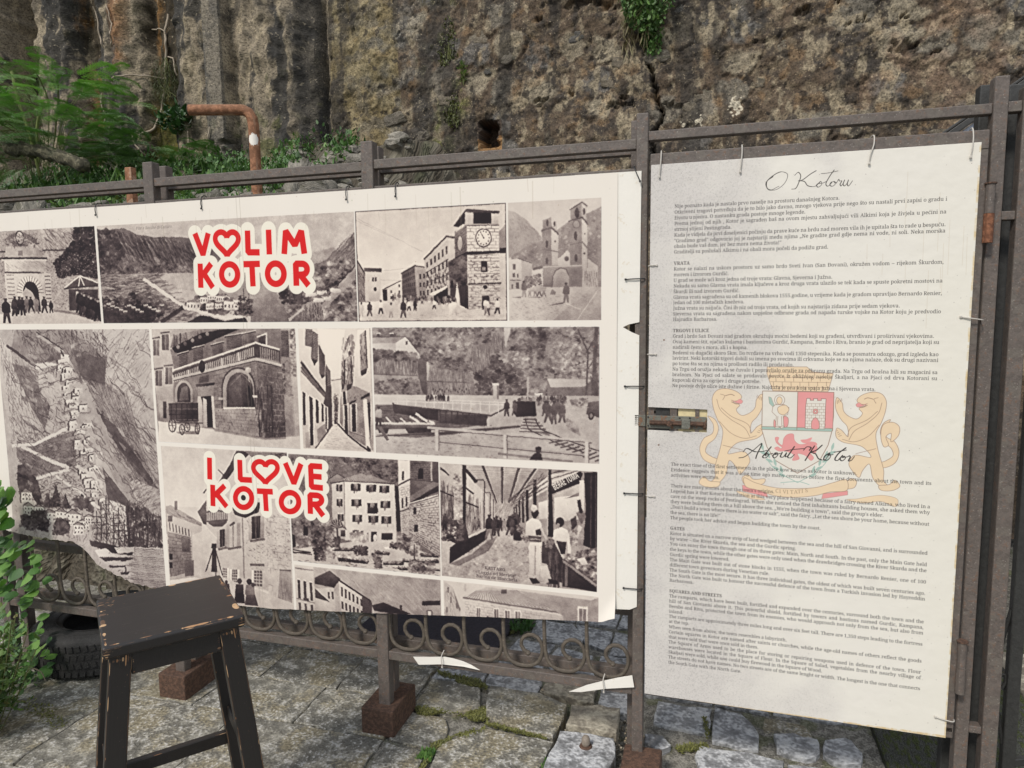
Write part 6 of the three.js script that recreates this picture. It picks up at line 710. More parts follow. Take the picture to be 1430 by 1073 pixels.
{ const g = part('cover_plate', box(0.72, 0.018, 0.42, -1.285, 0.012, -0.82, 0.004), noiseMat('dark plate', 97, 0.6, 4, (a, b, c, r) => [0.030, 0.026, 0.036].map((v) => v * (1 + 0.5 * b + 0.8 * c + (r - 0.5) * 0.5)), { bump: 0.004, rough: 0.6 }), scene); g.name = 'cover_plate'; g.rotation.y = -0.02; tag(g, 'dark flat metal cover plate lying on the paving behind the fence', 'cover plate'); }
// ---------------------------------------------------------------- iron fence
function metric(g, s = 1) { // uv in metres, laid on each face by its main direction
  const p = g.attributes.position, n = g.attributes.normal, uv = g.attributes.uv ?? new THREE.Float32BufferAttribute(p.count * 2, 2);
  for (let i = 0; i < p.count; i++) { const a = Math.abs(n.getX(i)), b = Math.abs(n.getY(i)), c = Math.abs(n.getZ(i)), x = p.getX(i), y = p.getY(i), z = p.getZ(i); uv.setXY(i, (a > b && a > c ? z : x) * s, (b > a && b > c ? z : y) * s); }
  g.setAttribute('uv', uv); return g;
}
const mb = (...a) => metric(box(...a));
const ironMat = noiseMat('painted iron', 101, 0.5, 5, (a, b, c, r) => { let q = [0.116, 0.096, 0.083].map((v) => v * (1 + 0.32 * b + 0.36 * c + 0.3 * a)); q = mix3(q, [0.15, 0.072, 0.036], 0.6 * sstep(0.34, 0.6, b + c * 0.7)); if (a < -0.22) q = mix3(q, [0.17, 0.15, 0.125], 0.4); if (r > 0.99) q = [0.3, 0.27, 0.24]; return q; }, { n: 256, bump: 0.0012, rough: 0.58 });
const darkIron = noiseMat('dark iron', 102, 0.5, 5, (a, b, c, r) => [0.034, 0.034, 0.032].map((v) => v * (1 + 0.3 * b + 0.4 * c)), { n: 256, bump: 0.001, rough: 0.55 });
const scrollMat = noiseMat('worn iron', 103, 0.4, 5, (a, b, c, r) => { let q = [0.112, 0.092, 0.07].map((v) => v * (1 + 0.25 * b + 0.35 * c)); if (b + c > 0.5) q = mix3(q, [0.24, 0.19, 0.14], 0.5); return q; }, { n: 256, bump: 0.0015, rough: 0.6 });
const rustMat = noiseMat('rusted iron', 104, 0.35, 4, (a, b, c, r) => mix3([0.068, 0.038, 0.025], [0.118, 0.064, 0.041], sstep(-0.3, 0.35, b + c * 0.5)).map((v) => v * (1 + 0.3 * c + (r - 0.5) * 0.2)), { n: 256, bump: 0.003, rough: 0.82 });
const fence = thing('iron_fence', [-1.4, 0, 0], 'brown painted double iron fence with scrolled bars carrying the photo banner', 'fence');
fence.position.set(0, 0, 0);
const posts = [[-2.972, 2.1], [-2.053, 2.12], [-1.138, 2.126], [-0.2135, 2.137]];
for (const [x, h] of posts) {
  part('post', mb(x === -0.2135 ? 0.036 : 0.045, h, 0.04, x, h / 2, -0.02, 0.004), ironMat, fence);
  part('post', mb(0.045, h, 0.04, x - 0.022, h / 2 + 0.004, -0.112, 0.004), ironMat, fence);
  if (x > -2.9) part('base_block', x > -0.5 ? mb(0.125, 0.085, 0.19, x + 0.018, 0.0425, 0.06, 0.006) : mb(0.13, 0.105, 0.2, x - 0.012, 0.0525, -0.063, 0.006), rustMat, fence);
}
for (let i = 0; i < 3; i++) {
  const a = posts[i][0] + 0.0225, b = posts[i + 1][0] - (i === 2 ? 0.018 : 0.0225), w = b - a, m = (a + b) / 2, dy = i === 2 ? 0.004 : 0;
  part('top_rail', mb(w, 0.031, 0.03, m, 2.0445 + dy, -0.02), ironMat, fence); part('top_rail', mb(w, 0.031, 0.03, m - 0.022, 2.0475 + dy, -0.112), ironMat, fence);
  part('banner_rail', mb(w, 0.036, 0.028, m, 1.958, -0.0175), ironMat, fence); part('lower_rail', mb(w, 0.033, 0.03, m, 0.297, -0.018), ironMat, fence);
  part('lower_rail', mb(w, 0.033, 0.03, m - 0.022, 0.3, -0.112), ironMat, fence); part('back_rail', mb(w, 0.036, 0.028, m - 0.022, 0.525, -0.112), ironMat, fence);
}
part('top_rail', mb(1.2, 0.031, 0.03, -3.6, 2.0445, -0.02), ironMat, fence); part('lower_rail', mb(1.2, 0.033, 0.03, -3.6, 0.297, -0.018), ironMat, fence); part('banner_rail', mb(1.2, 0.036, 0.028, -3.6, 1.958, -0.0175), ironMat, fence);
{
  const J = [[0, 1.94], [0, 1.4], [0, 0.9], [0, 0.6], [0, 0.46], [0.004, 0.385], [0.016, 0.346], [0.041, 0.327], [0.072, 0.3225], [0.104, 0.328], [0.128, 0.348], [0.139, 0.378], [0.138, 0.405], [0.126, 0.428], [0.106, 0.438], [0.083, 0.434], [0.067, 0.418], [0.064, 0.398], [0.074, 0.38], [0.088, 0.371]];
  const geo = new THREE.TubeGeometry(new THREE.CatmullRomCurve3(J.map(([x, y]) => V(x, y, 0))), 110, 0.0068, 7); geo.scale(1, 1, 1); metric(geo);
  const cap = new THREE.SphereGeometry(0.009, 8, 6).translate(0.089, 0.3705, 0); metric(cap);
  const bar = mergeGeometries([geo, cap]);
  for (const x0 of [-2.959, -2.036, -1.118]) for (let k = 0; k < 6; k++) { const m = part('scroll_bar', bar, scrollMat, fence); m.position.set(x0 + 0.1465 * k, 0, -0.017); }
}

// ---------------------------------------------------------------- the printed banner and the white board behind its right edge
const PL = (pts) => new THREE.Shape(pts.map((p) => new THREE.Vector2(p[0], p[1])));
{
  const foot = [[-3.06, 0.655], [-2.883, 0.629], [-2.762, 0.618], [-2.66, 0.615], [-2.528, 0.611], [-2.481, 0.588], [-2.444, 0.551], [-2.413, 0.52], [-2.37, 0.508], [-2.334, 0.494], [-2.28, 0.474], [-2.224, 0.457], [-2.132, 0.448], [-1.95, 0.432], [-1.736, 0.42], [-1.597, 0.425], [-1.1, 0.463], [-0.7, 0.497], [-0.36, 0.523], [-0.337, 0.525], [-0.315, 0.536], [-0.286, 0.552]];
  const footAt = (x) => { for (let i = 1; i < foot.length; i++) if (x <= foot[i][0] + 1e-6) { const [a, h] = foot[i - 1], [b, k] = foot[i]; return mix(h, k, clamp((x - a) / (b - a))) + (0.008 * fbm(x * 22, 1, 3, 2) + 0.006 * fbm(x * 90, 1, 3, 2)) * (x < -2.1 ? 1 : 0.15); } return 0.552; };
  const nx = 300, ny = 90, pos = [], uv = [], idx = [];
  for (let j = 0; j <= ny; j++) for (let i = 0; i <= nx; i++) {
    const x = mix(BAN.x0, BAN.x1, i / nx), y0 = footAt(x), y = mix(y0, BAN.y1 - 0.001, j / ny);
    let z = 0.0075 + 0.0032 * fbm(x * 1.6, y * 1.1, 4, 2) + 0.0012 * n3(x * 7, y * 1.2, 8);
    z += 0.012 * sstep(0.08, 0, y - y0) * sstep(-2.05, -2.45, x); // torn edge comes loose
    const d = Math.max(0, (x + 0.345) / 0.06 + (0.60 - y) / 0.09 - 0.55); z += Math.min(0.03, 0.022 * d * d); // curled corner
    pos.push(x, y, z); uv.push((x - BAN.x0) / (BAN.x1 - BAN.x0), (y - BAN.y0) / (BAN.y1 - BAN.y0));
  }
  for (let j = 0; j < ny; j++) for (let i = 0; i < nx; i++) { const a = j * (nx + 1) + i, b = a + 1, c = a + nx + 1, d = c + 1; idx.push(a, b, d, a, d, c); }
  const g = new THREE.BufferGeometry(); g.setAttribute('position', new THREE.Float32BufferAttribute(pos, 3)); g.setAttribute('uv', new THREE.Float32BufferAttribute(uv, 2)); g.setIndex(idx); g.computeVertexNormals();
  const m = new THREE.MeshPhysicalMaterial({ specularIntensity: 0.6, map: bannerTex, roughness: 0.78, side: THREE.DoubleSide }); m.name = 'printed vinyl';
  solo('photo_banner', g, m, 'large torn vinyl banner of old town photographs with red slogans tied to the fence', 'banner');
}
const boardMat = noiseMat('white board', 111, 0.6, 3, (a, b, c, r) => { let q = [0.79, 0.76, 0.69].map((v) => v * (1 + 0.03 * a + 0.02 * c)); if (b + c * 0.6 > 0.55) q = mix3(q, [0.6, 0.5, 0.34], 0.35); return q; }, { n: 256, bump: 0.0004, rough: 0.6 });
{
  const s = PL([[-0.42, 0.575], [-0.294, 0.572], [-0.24, 0.576], [-0.2175, 0.588], [-0.217, 1.468], [-0.241, 1.478], [-0.268, 1.4935], [-0.25, 1.502], [-0.217, 1.509], [-0.2145, 1.966], [-0.42, 1.966]]);
  const g = new THREE.ExtrudeGeometry(s, { depth: 0.0035, bevelEnabled: false }).translate(0, 0, 0.0005);
  solo('backing_board', g, boardMat, 'plain white board strip at the right edge of the photo banner', 'board');
}
for (const [name, pts, label] of [['banner_scrap', [[-1.013, 0.311], [-0.992, 0.284], [-0.96, 0.289], [-0.901, 0.299], [-0.82, 0.303], [-0.757, 0.3], [-0.79, 0.313], [-0.822, 0.322], [-0.86, 0.327], [-0.89, 0.328], [-0.95, 0.319]], 'torn white banner scrap tied to the lower rail under the row of houses'], ['banner_scrap', [[-0.441, 0.265], [-0.38, 0.298], [-0.323, 0.322], [-0.27, 0.342], [-0.23, 0.355], [-0.223, 0.315], [-0.317, 0.295], [-0.4, 0.27]], 'torn white banner scrap tied to the lower rail beside the gate latch post']]) {
  const g = new THREE.ExtrudeGeometry(PL(pts), { depth: 0.0015, bevelEnabled: false, curveSegments: 2 }), p = g.attributes.position;
  for (let i = 0; i < p.count; i++) p.setZ(i, p.getZ(i) + 0.006 + 0.05 * Math.pow((p.getX(i) - pts[0][0]) * 2.2, 2) * (p.getY(i) < 0.31 ? 0.4 : 0.25)); g.computeVertexNormals();
  solo(name, g, boardMat, label, 'banner scrap', 'torn banner scraps on the lower rail');
}
// cable ties
const tieBlack = new THREE.MeshStandardMaterial({ color: new THREE.Color().setRGB(0.02, 0.02, 0.022), roughness: 0.45 }), tieWhite = new THREE.MeshStandardMaterial({ color: new THREE.Color().setRGB(0.5, 0.47, 0.42), roughness: 0.5 });
function tie(pts, head, mat, label, group) {
  const t = thing('cable_tie', [0, 0, 0], label, 'cable tie', 'cable ties on the banner, the panel and the jambs'); part('strap', tube(pts, 0.0018, 18, 6), mat, t); part('head', box(0.006, 0.0065, 0.005, ...head, 0.0015), mat, t);
}
{
  const names = ['above the town gate photograph', 'above the bay panorama photograph', 'left of the fence post above the clock tower photograph', 'right of the fence post above the clock tower photograph', 'at the top right corner of the photo banner'];
  [-2.299, -1.809, -1.214, -1.029, -0.236].forEach((x, i) => { const k = i === 4 ? 0.018 : 0; tie([[x + k, 1.935, 0.01], [x + k * 0.5, 1.955, 0.013], [x, 1.976, 0.006], [x - 0.002, 1.983, -0.016], [x - 0.002, 1.965, -0.035]], [x + k, 1.934, 0.013], tieBlack, 'black cable tie over the rail ' + names[i]); });
  const rn = ['beside the clock tower and cathedral photographs', 'beside the torn notch and the work train photograph', 'beside the covered market photograph', 'at the bottom right corner of the white board'];
  [1.641, 1.308, 0.964, 0.649].forEach((y, i) => { tie([[-0.258, y, 0.008], [-0.235, y + 0.001, 0.01], [-0.205, y + 0.001, 0.006], [-0.198, y, -0.01]], [-0.26, y, 0.009], tieBlack, 'black cable tie round the latch post ' + rn[i]); });
  const sn = ['top left corner of', 'top edge, left of the heading, on', 'top edge, right of the heading, on', 'top right corner of'];
  [-0.155, 0.073, 0.409, 0.652].forEach((x, i) => tie([[x - 0.004, 1.94, 0.035], [x - 0.002, 1.962, 0.037], [x + (i === 2 ? 0.006 : 0), 1.99, 0.034], [x + (i === 2 ? 0.007 : 0), 2.016, 0.022], [x, 2.01, -0.012]], [x - 0.004, 1.939, 0.036], tieWhite, 'white cable tie at the ' + sn[i] + ' the information panel'));
  [[0.655, 1.514, 0.7], [0.65, 0.362, 0.69]].forEach(([x, y, x2], i) => tie([[x - 0.006, y + 0.004, 0.034], [x + 0.02, y, 0.036], [x2, y - 0.004, 0.03], [x2 + 0.004, y - 0.004, 0.0]], [x - 0.008, y + 0.005, 0.034], tieWhite, ['white cable tie on the right edge of the information panel below the upper hinge', 'white cable tie at the bottom right corner of the information panel'][i]));
  [[1.68, 'left of the heading VRATA'], [1.411, 'left of the heading TRGOVI I ULICE'], [0.966, 'left of the town origins paragraph']].forEach(([y, n]) => tie([[-0.166, y, 0.033], [-0.18, y, 0.035], [-0.19, y - 0.001, 0.02]], [-0.164, y, 0.033], tieWhite, 'white cable tie on the panel edge ' + n));
  [[0.752, 1.552, 'at eye level'], [0.752, 1.05, 'at mid height'], [0.752, 0.728, 'at knee height']].forEach(([x, y, n]) => tie([[x - 0.008, y, -0.094], [x + 0.008, y, -0.092], [x + 0.02, y - 0.003, -0.1]], [x - 0.009, y, -0.092], tieWhite, 'white cable tie in the gap between the two gate jambs ' + n));
  for (const [x, y, l] of [[-0.897, 0.311, 'thin white tie holding the scrap under the row of houses'], [-0.322, 0.305, 'thin white tie holding the scrap beside the latch post']]) tie([[x, y + 0.035, -0.004], [x - 0.003, y + 0.02, 0.016], [x, y, 0.02], [x + 0.001, y - 0.018, 0.018]], [x, y - 0.018, 0.017], tieWhite, l);
}

// ---------------------------------------------------------------- gate leaf with the information panel, latch and hinges
const gate = thing('metal_gate', [0, 0, 0], 'brown metal gate leaf with rusty latch and hinges carrying the information panel', 'gate');
part('gate_rail', mb(0.88, 0.05, 0.03, 0.253, 1.985, 0.008), ironMat, gate); part('gate_rail', mb(0.88, 0.035, 0.03, 0.253, 0.318, 0.006), ironMat, gate); part('gate_rail', mb(0.8, 0.035, 0.02, 0.253, 1.05, -0.005), ironMat, gate);
part('gate_stile', mb(0.026, 1.67, 0.03, -0.173, 1.152, 0.006), ironMat, gate); part('gate_stile', mb(0.036, 1.665, 0.03, 0.6755, 1.15, 0.006), ironMat, gate);
for (let i = 0; i < 5; i++) part('gate_bar', mb(0.018, 1.6, 0.012, -0.04 + i * 0.14, 1.15, -0.012, 0.002), darkIron, gate);
for (const [y, rusty] of [[1.791, 1], [0.521, 0]]) {
  const h = part('hinge', metric(new THREE.CylinderGeometry(0.0115, 0.0115, 0.076, 20).translate(0.701, y + 0.039, 0.026)), ironMat, gate);
  part('hinge_knuckle', metric(new THREE.CylinderGeometry(0.0125, 0.0125, 0.076, 20).translate(0.701, y - 0.038, 0.026)), rusty ? noiseMat('red rust', 105, 0.2, 3, (a, b, c, r) => mix3([0.13, 0.05, 0.025], [0.24, 0.1, 0.05], sstep(-0.3, 0.3, b)).map((v) => v * (1 + 0.4 * c)), { n: 128, bump: 0.002, rough: 0.85 }) : ironMat, h);
  part('hinge_pin', metric(new THREE.CylinderGeometry(0.0145, 0.0145, 0.004, 20).translate(0.701, y + 0.079, 0.026)), rustMat, h);
}
{
  const lm = noiseMat('latch steel', 106, 0.2, 4, (a, b, c, r) => { let q = [0.15, 0.15, 0.125].map((v) => v * (1 + 0.35 * b + 0.4 * c)); if (a + b * 0.6 > 0.25) q = mix3(q, [0.2, 0.085, 0.035], 0.75); return q; }, { n: 256, bump: 0.0015, rough: 0.7 });
  const yb = noiseMat('yellowed board', 107, 0.3, 3, (a, b, c, r) => [0.66, 0.56, 0.33].map((v) => v * (1 + 0.12 * b + 0.15 * c)), { n: 128, bump: 0.001 });
  part('backing_plate', mb(0.1, 0.1, 0.004, -0.045, 1.2, 0.0195, 0.001), yb, gate); part('latch_bar', mb(0.012, 0.12, 0.006, -0.0385, 1.22, 0.0235, 0.002), ironMat, gate); part('latch_bar', mb(0.02, 0.12, 0.006, -0.108, 1.22, 0.0235, 0.002), ironMat, gate); part('latch_bar', mb(0.05, 0.1, 0.006, -0.145, 1.22, 0.018, 0.002), darkIron, gate);
  const la = part('latch', mb(0.178, 0.04, 0.005, -0.1, 1.2015, 0.0265, 0.002), lm, gate);
  part('bolt', metric(new THREE.CylinderGeometry(0.0075, 0.0075, 0.16, 14).rotateZ(Math.PI / 2).translate(-0.1, 1.2, 0.034)), rustMat, la); part('bolt_knob', metric(new THREE.CylinderGeometry(0.008, 0.009, 0.016, 14).rotateX(Math.PI / 2).translate(-0.12, 1.2, 0.042)), rustMat, la); part('keeper', mb(0.026, 0.03, 0.018, -0.071, 1.199, 0.034, 0.003), lm, la); part('keeper', mb(0.014, 0.018, 0.012, -0.017, 1.197, 0.03, 0.003), rustMat, la);
  for (const [x, y] of [[-0.185, 1.216], [-0.185, 1.189], [-0.09, 1.216], [-0.06, 1.217]]) part('screw', new THREE.SphereGeometry(0.003, 8, 6).scale(1, 1, 0.5).translate(x, y, 0.0293), darkIron, la);
  part('latch_plate', mb(0.034, 0.036, 0.004, -0.2125, 1.2, 0.002, 0.001), lm, gate);
}
{
  const s = PL([[-0.187, 0.311], [0.671, 0.306], [0.672, 1.976], [-0.183, 1.975], [-0.185, 1.248], [-0.008, 1.245], [-0.009, 1.1735], [-0.186, 1.175]]);
  const g = new THREE.ExtrudeGeometry(s, { depth: 0.004, bevelEnabled: true, bevelThickness: 0.0006, bevelSize: 0.0006, bevelSegments: 1 }).translate(0, 0, 0.0265), p = g.attributes.position, uv = g.attributes.uv;
  for (let i = 0; i < p.count; i++) uv.setXY(i, (p.getX(i) - SG.x0) / (SG.x1 - SG.x0), (p.getY(i) - SG.y0) / (SG.y1 - SG.y0));
  const bt = dataTex(256, 512, (i, j) => { const v = 0.5 + 0.5 * fbm(i / 20, j / 20, 7, 4); return [v, v, v]; }, false);
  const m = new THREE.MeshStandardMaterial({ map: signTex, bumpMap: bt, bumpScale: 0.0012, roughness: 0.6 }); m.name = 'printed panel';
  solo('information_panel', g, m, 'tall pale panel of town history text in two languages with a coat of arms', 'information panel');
}
// jambs of the gate
const jamb = thing('gate_jamb', [0, 0, 0], 'pair of tall brown steel posts joined by short rungs right of the gate', 'gate jamb');
part('post', mb(0.035, 2.15, 0.04, 0.7225, 1.075, -0.02, 0.004), ironMat, jamb); part('post', mb(0.04, 2.12, 0.04, 0.793, 1.06, -0.02, 0.004), ironMat, jamb);
part('post', mb(0.035, 2.155, 0.04, 0.7175, 1.0775, -0.112, 0.004), darkIron, jamb); part('post', mb(0.02, 2.1, 0.03, 0.756, 1.05, -0.1, 0.004), darkIron, jamb); part('post', mb(0.04, 2.15, 0.04, 0.79, 1.075, -0.112, 0.004), darkIron, jamb);
part('rung', mb(0.033, 0.024, 0.03, 0.7565, 1.788, -0.02), ironMat, jamb); part('rung', mb(0.033, 0.022, 0.03, 0.7565, 0.322, -0.02), ironMat, jamb);
part('top_rail', mb(0.901, 0.028, 0.03, 0.2545, 2.069, -0.02), ironMat, jamb); part('top_rail', mb(0.033, 0.028, 0.03, 0.7565, 2.07, -0.02), ironMat, jamb); part('top_rail', mb(1.1, 0.028, 0.03, 1.363, 2.07, -0.02), ironMat, jamb);
part('base_block', mb(0.16, 0.03, 0.18, 0.755, 0.015, -0.06, 0.005), rustMat, jamb);
{ // open black gate and sloping glazed canopy at the right edge
  const bg = thing('black_gate', [0, 0, 0], 'black wrought iron gate with scroll ornament at the right edge', 'gate');
  part('stile', mb(0.036, 1.42, 0.03, 0.916, 0.73, -0.2, 0.004), darkIron, bg); part('stile', mb(0.03, 1.42, 0.03, 1.5, 0.73, -0.45, 0.004), darkIron, bg);
  for (const y of [0.12, 1.3]) { const r = part('gate_rail', mb(0.64, 0.025, 0.02, 0, 0, 0), darkIron, bg); r.position.set(1.208, y, -0.325); r.rotation.y = 0.405; }
  part('scroll', tube([[0.9, 0.18, -0.2], [0.885, 0.27, -0.2], [0.872, 0.33, -0.2], [0.876, 0.39, -0.2], [0.892, 0.41, -0.2], [0.898, 0.385, -0.2], [0.888, 0.36, -0.2]], 0.006, 40, 6), darkIron, bg); part('scroll', tube([[0.9, 0.62, -0.2], [0.88, 0.5, -0.2], [0.876, 0.44, -0.2], [0.89, 0.42, -0.2]], 0.006, 30, 6), darkIron, bg); part('scroll', tube([[0.916, 1.44, -0.2], [0.91, 1.49, -0.2], [0.93, 1.53, -0.2], [0.97, 1.52, -0.2], [0.98, 1.47, -0.2]], 0.012, 30, 8), darkIron, bg);
  const cn = thing('glass_canopy', [0, 0, 0], 'dark framed sloping canopy with a pale glass pane behind the gate jamb', 'canopy');
  const a = Math.atan2(0.11, 0.155), slope = (w, h, d, x, y, z, mat, n) => { const m = part(n, mb(w, h, d, 0, 0, 0, 0.003), mat, cn); m.position.set(x, y, z); m.rotation.z = a; return m; };
  slope(0.75, 0.022, 0.05, 1.08, 2.355, -0.8, darkIron, 'frame'); slope(0.75, 0.014, 0.05, 1.115, 2.305, -0.8, darkIron, 'frame');
  const glass = new THREE.MeshPhysicalMaterial({ color: 0xdfe6f2, transmission: 0.6, thickness: 0, roughness: 0.45 }); slope(0.72, 0.03, 0.008, 1.0975, 2.33, -0.8, glass, 'pane'); slope(0.75, 0.01, 0.9, 1.07, 2.37, -1.26, darkIron, 'roof');
  part('support_post', mb(0.04, 2.3, 0.04, 1.04, 1.15, -0.8, 0.004), darkIron, cn);
}
// ---------------------------------------------------------------- rusty standpipe and a rusty stub post behind the fence
{
  const pipeMat = noiseMat('rusty pipe', 121, 0.4, 3, (a, b, c, r) => { let q = mix3([0.19, 0.085, 0.04], [0.33, 0.155, 0.08], sstep(-0.3, 0.3, b + a * 0.4)); if (a > 0.22) q = mix3(q, [0.42, 0.3, 0.21], 0.6); return q.map((v) => v * (1 + 0.35 * c + (r - 0.5) * 0.15)); }, { n: 256, bump: 0.002, rough: 0.8 });
  const P = thing('rusty_pipe', [0, 0, 0], 'rusty bent standpipe with a white paint patch rising behind the fence', 'pipe');
  const pts = [[-2.59, 0, -1.4], [-2.592, 1.6, -1.4], [-2.594, 2.5, -1.4], [-2.595, 2.62, -1.4], [-2.598, 2.67, -1.398], [-2.612, 2.705, -1.394], [-2.64, 2.724, -1.386], [-2.68, 2.727, -1.37], [-2.78, 2.725, -1.33], [-2.93, 2.722, -1.27]];
  part('pipe', metric(tube(pts, 0.031, 90, 18)), pipeMat, P); const e = part('pipe_mouth', new THREE.TorusGeometry(0.0275, 0.004, 10, 24), rustMat, P); e.position.set(-2.93, 2.722, -1.27); e.rotation.y = -1.19; const inner = part('pipe_bore', new THREE.CircleGeometry(0.028, 20), darkIron, P); inner.position.set(-2.929, 2.722, -1.2706); inner.rotation.y = -1.19;
  part('paint_patch', (() => { const g = new THREE.CylinderGeometry(0.0316, 0.0316, 1, 40, 8, true, -0.5, 1.9), p = g.attributes.position; for (let i = 0; i < p.count; i++) { const a = Math.atan2(p.getX(i), p.getZ(i)), u = clamp((a + 0.5) / 1.9), h = 0.066 * Math.pow(Math.max(0.02, 4 * u * (1 - u)), 0.45) * (1 + 0.25 * n3(a * 4, p.getY(i) > 0 ? 3 : 9, 2)); p.setY(i, p.getY(i) * h); } g.computeVertexNormals(); return g; })().translate(-2.5945, 2.555, -1.4), new THREE.MeshStandardMaterial({ color: 0xe9e4da, roughness: 0.6, side: THREE.DoubleSide }), P);
  solo('stub_post', mb(0.036, 0.9, 0.03, -2.425, 1.73, -0.3, 0.004), pipeMat, 'short rusty stub post standing behind the left fence post', 'post');
}
// ---------------------------------------------------------------- old tyre lying under the fence
{
  const rub = noiseMat('rubber', 131, 0.3, 5, (a, b, c, r) => [0.022, 0.021, 0.02].map((v) => v * (1 + 0.4 * b + 0.6 * c + (r > 0.985 ? 4 : 0))), { n: 256, bump: 0.002, rough: 0.75 });
  const T = thing('old_tyre', [-2.66, 0.003, -0.22], 'worn black car tyre lying flat on the paving under the fence', 'tyre');
  const prof2 = [[0.165, 0.02], [0.17, 0.012], [0.2, 0.003], [0.25, 0.004], [0.278, 0.018], [0.288, 0.04], [0.29, 0.095], [0.288, 0.15], [0.278, 0.172], [0.25, 0.186], [0.2, 0.187], [0.17, 0.178], [0.165, 0.168], [0.185, 0.15], [0.25, 0.13], [0.262, 0.095], [0.25, 0.06], [0.185, 0.04], [0.165, 0.02]].map((p) => new THREE.Vector2(...p));
  part('casing', metric(new THREE.LatheGeometry(prof2, 72)), rub, T); const bl = []; for (let i = 0; i < 64; i++) for (let k = 0; k < 4; k++) bl.push(new THREE.BoxGeometry(0.008, 0.024, 0.021).rotateX(k % 2 ? 0.18 : -0.18).translate(0.2885, 0.04 + k * 0.036, 0).rotateY((i + (k % 2) * 0.5) / 64 * 6.28318)); tag(part('tread', metric(mergeGeometries(bl)), rub, T), null, null, null, 'stuff');
  for (const y of [0.1862, 0.1868]) part('bead', new THREE.TorusGeometry(y === 0.1862 ? 0.235 : 0.19, 0.002, 6, 60).rotateX(Math.PI / 2).translate(0, y, 0), rub, T);
}
// ---------------------------------------------------------------- worn black bar stool
{
  const wood = (seed, w, h, chips, top) => { // black paint over tan wood, chipped along the edges
    const R = rng(seed), c = newCanvas(512, 512), x = c.getContext('2d'), base = [33, 30, 29]; x.fillStyle = `rgb(${base})`; x.fillRect(0, 0, 512, 512);
    for (let i = 0; i < 900; i++) { const k = 0.75 + R() * 0.6; x.fillStyle = `rgba(${base.map((v) => Math.round(v * k))},0.35)`; const y = R() * 512; x.fillRect(top ? R() * 512 - 100 : R() * 512, y, top ? 60 + R() * 260 : 2 + R() * 3, top ? 1 + R() * 2 : 40 + R() * 200); }
    const tan = () => `rgb(${[[168, 128, 90], [140, 100, 68], [190, 156, 118], [92, 70, 54]][Math.floor(R() * 4)]})`;
    for (let i = 0; i < chips; i++) { const s = Math.floor(R() * 4), t = R() * 512, l = 4 + R() * R() * 70, d = 1 + R() * R() * 13; x.fillStyle = tan(); x.beginPath(); if (s < 2) x.ellipse(s ? 500 : 12, t, d * 1.4, l / 2, 0, 0, 7); else x.ellipse(t, s === 2 ? 502 : 10, l / 2, d, 0, 0, 7); x.fill(); }
    for (let i = 0; i < chips * 0.8; i++) { x.fillStyle = R() < 0.5 ? 'rgba(150,140,130,0.6)' : tan(); const q = 0.6 + R() * 1.6; x.fillRect(R() * 512, R() * 512, q * (1 + R() * 3), q); }
    if (top) { for (let i = 0; i < 26; i++) { x.strokeStyle = `rgba(190,170,150,${0.12 + R() * 0.3})`; x.lineWidth = 0.7 + R(); const a = R() * 512, b = R() * 512; x.beginPath(); x.moveTo(a, b); x.lineTo(a + 20 + R() * 150, b + R() * 8 - 4); x.stroke(); } for (let i = 0; i < 18; i++) { x.fillStyle = tan(); x.fillRect(10 + R() * 50, R() * 200, 3 + R() * 9, 1.5 + R() * 3); } for (let i = 0; i < 3; i++) { x.fillStyle = 'rgba(18,14,14,0.8)'; x.fillRect(0, 130 + i * 130 + R() * 20, 512, 1.2); } }
    const t = canvasTex(c); t.wrapS = t.wrapT = THREE.RepeatWrapping; const m = new THREE.MeshStandardMaterial({ map: t, roughness: 0.46 }); m.name = 'chipped paint'; return m;
  };
  const St = thing('bar_stool', [-1.42, 0, 0.696], 'worn black wooden bar stool with chipped paint in front of the banner', 'stool'); St.rotation.y = 0.859;
  const legM = wood(3, 1, 1, 60, false), topM = wood(5, 1, 1, 46, true), apM = wood(8, 1, 1, 20, false);
  const seat = new RoundedBoxGeometry(0.33, 0.034, 0.345, 4, 0.008); { const p = seat.attributes.position; for (let i = 0; i < p.count; i++) p.setY(i, p.getY(i) - 0.006 * (1 - Math.pow(p.getX(i) / 0.165, 2)) * (p.getY(i) > 0 ? 1 : 0)); seat.computeVertexNormals(); }
  part('seat', seat.translate(0, 0.734, 0), topM, St);
  for (const [sx0, sz0] of [[-1, 1], [1, 1], [1, -1], [-1, -1]]) { const l = new RoundedBoxGeometry(0.05, 0.72, 0.042, 2, 0.004), p = l.attributes.position; for (let i = 0; i < p.count; i++) { const t = 0.36 - p.getY(i); p.setX(i, p.getX(i) + sx0 * t * 0.105); p.setZ(i, p.getZ(i) + sz0 * t * 0.02); } l.computeVertexNormals(); const m = part('leg', l, legM, St); m.position.set(sx0 * 0.125, 0.36, sz0 * 0.138); }
  for (const s of [-1, 1]) { part('apron', new RoundedBoxGeometry(0.21, 0.06, 0.018, 2, 0.003).translate(0, 0.688, s * 0.146), apM, St); part('apron', new RoundedBoxGeometry(0.018, 0.06, 0.24, 2, 0.003).translate(s * 0.135, 0.688, 0), apM, St); }
  part('stretcher', new RoundedBoxGeometry(0.36, 0.04, 0.022, 2, 0.004).translate(0, 0.235, -0.15), apM, St); part('stretcher', new RoundedBoxGeometry(0.38, 0.04, 0.022, 2, 0.004).translate(0, 0.15, 0.152), apM, St); for (const s of [-1, 1]) part('stretcher', new RoundedBoxGeometry(0.022, 0.036, 0.27, 2, 0.004).translate(s * 0.166, 0.33, 0), apM, St);
}
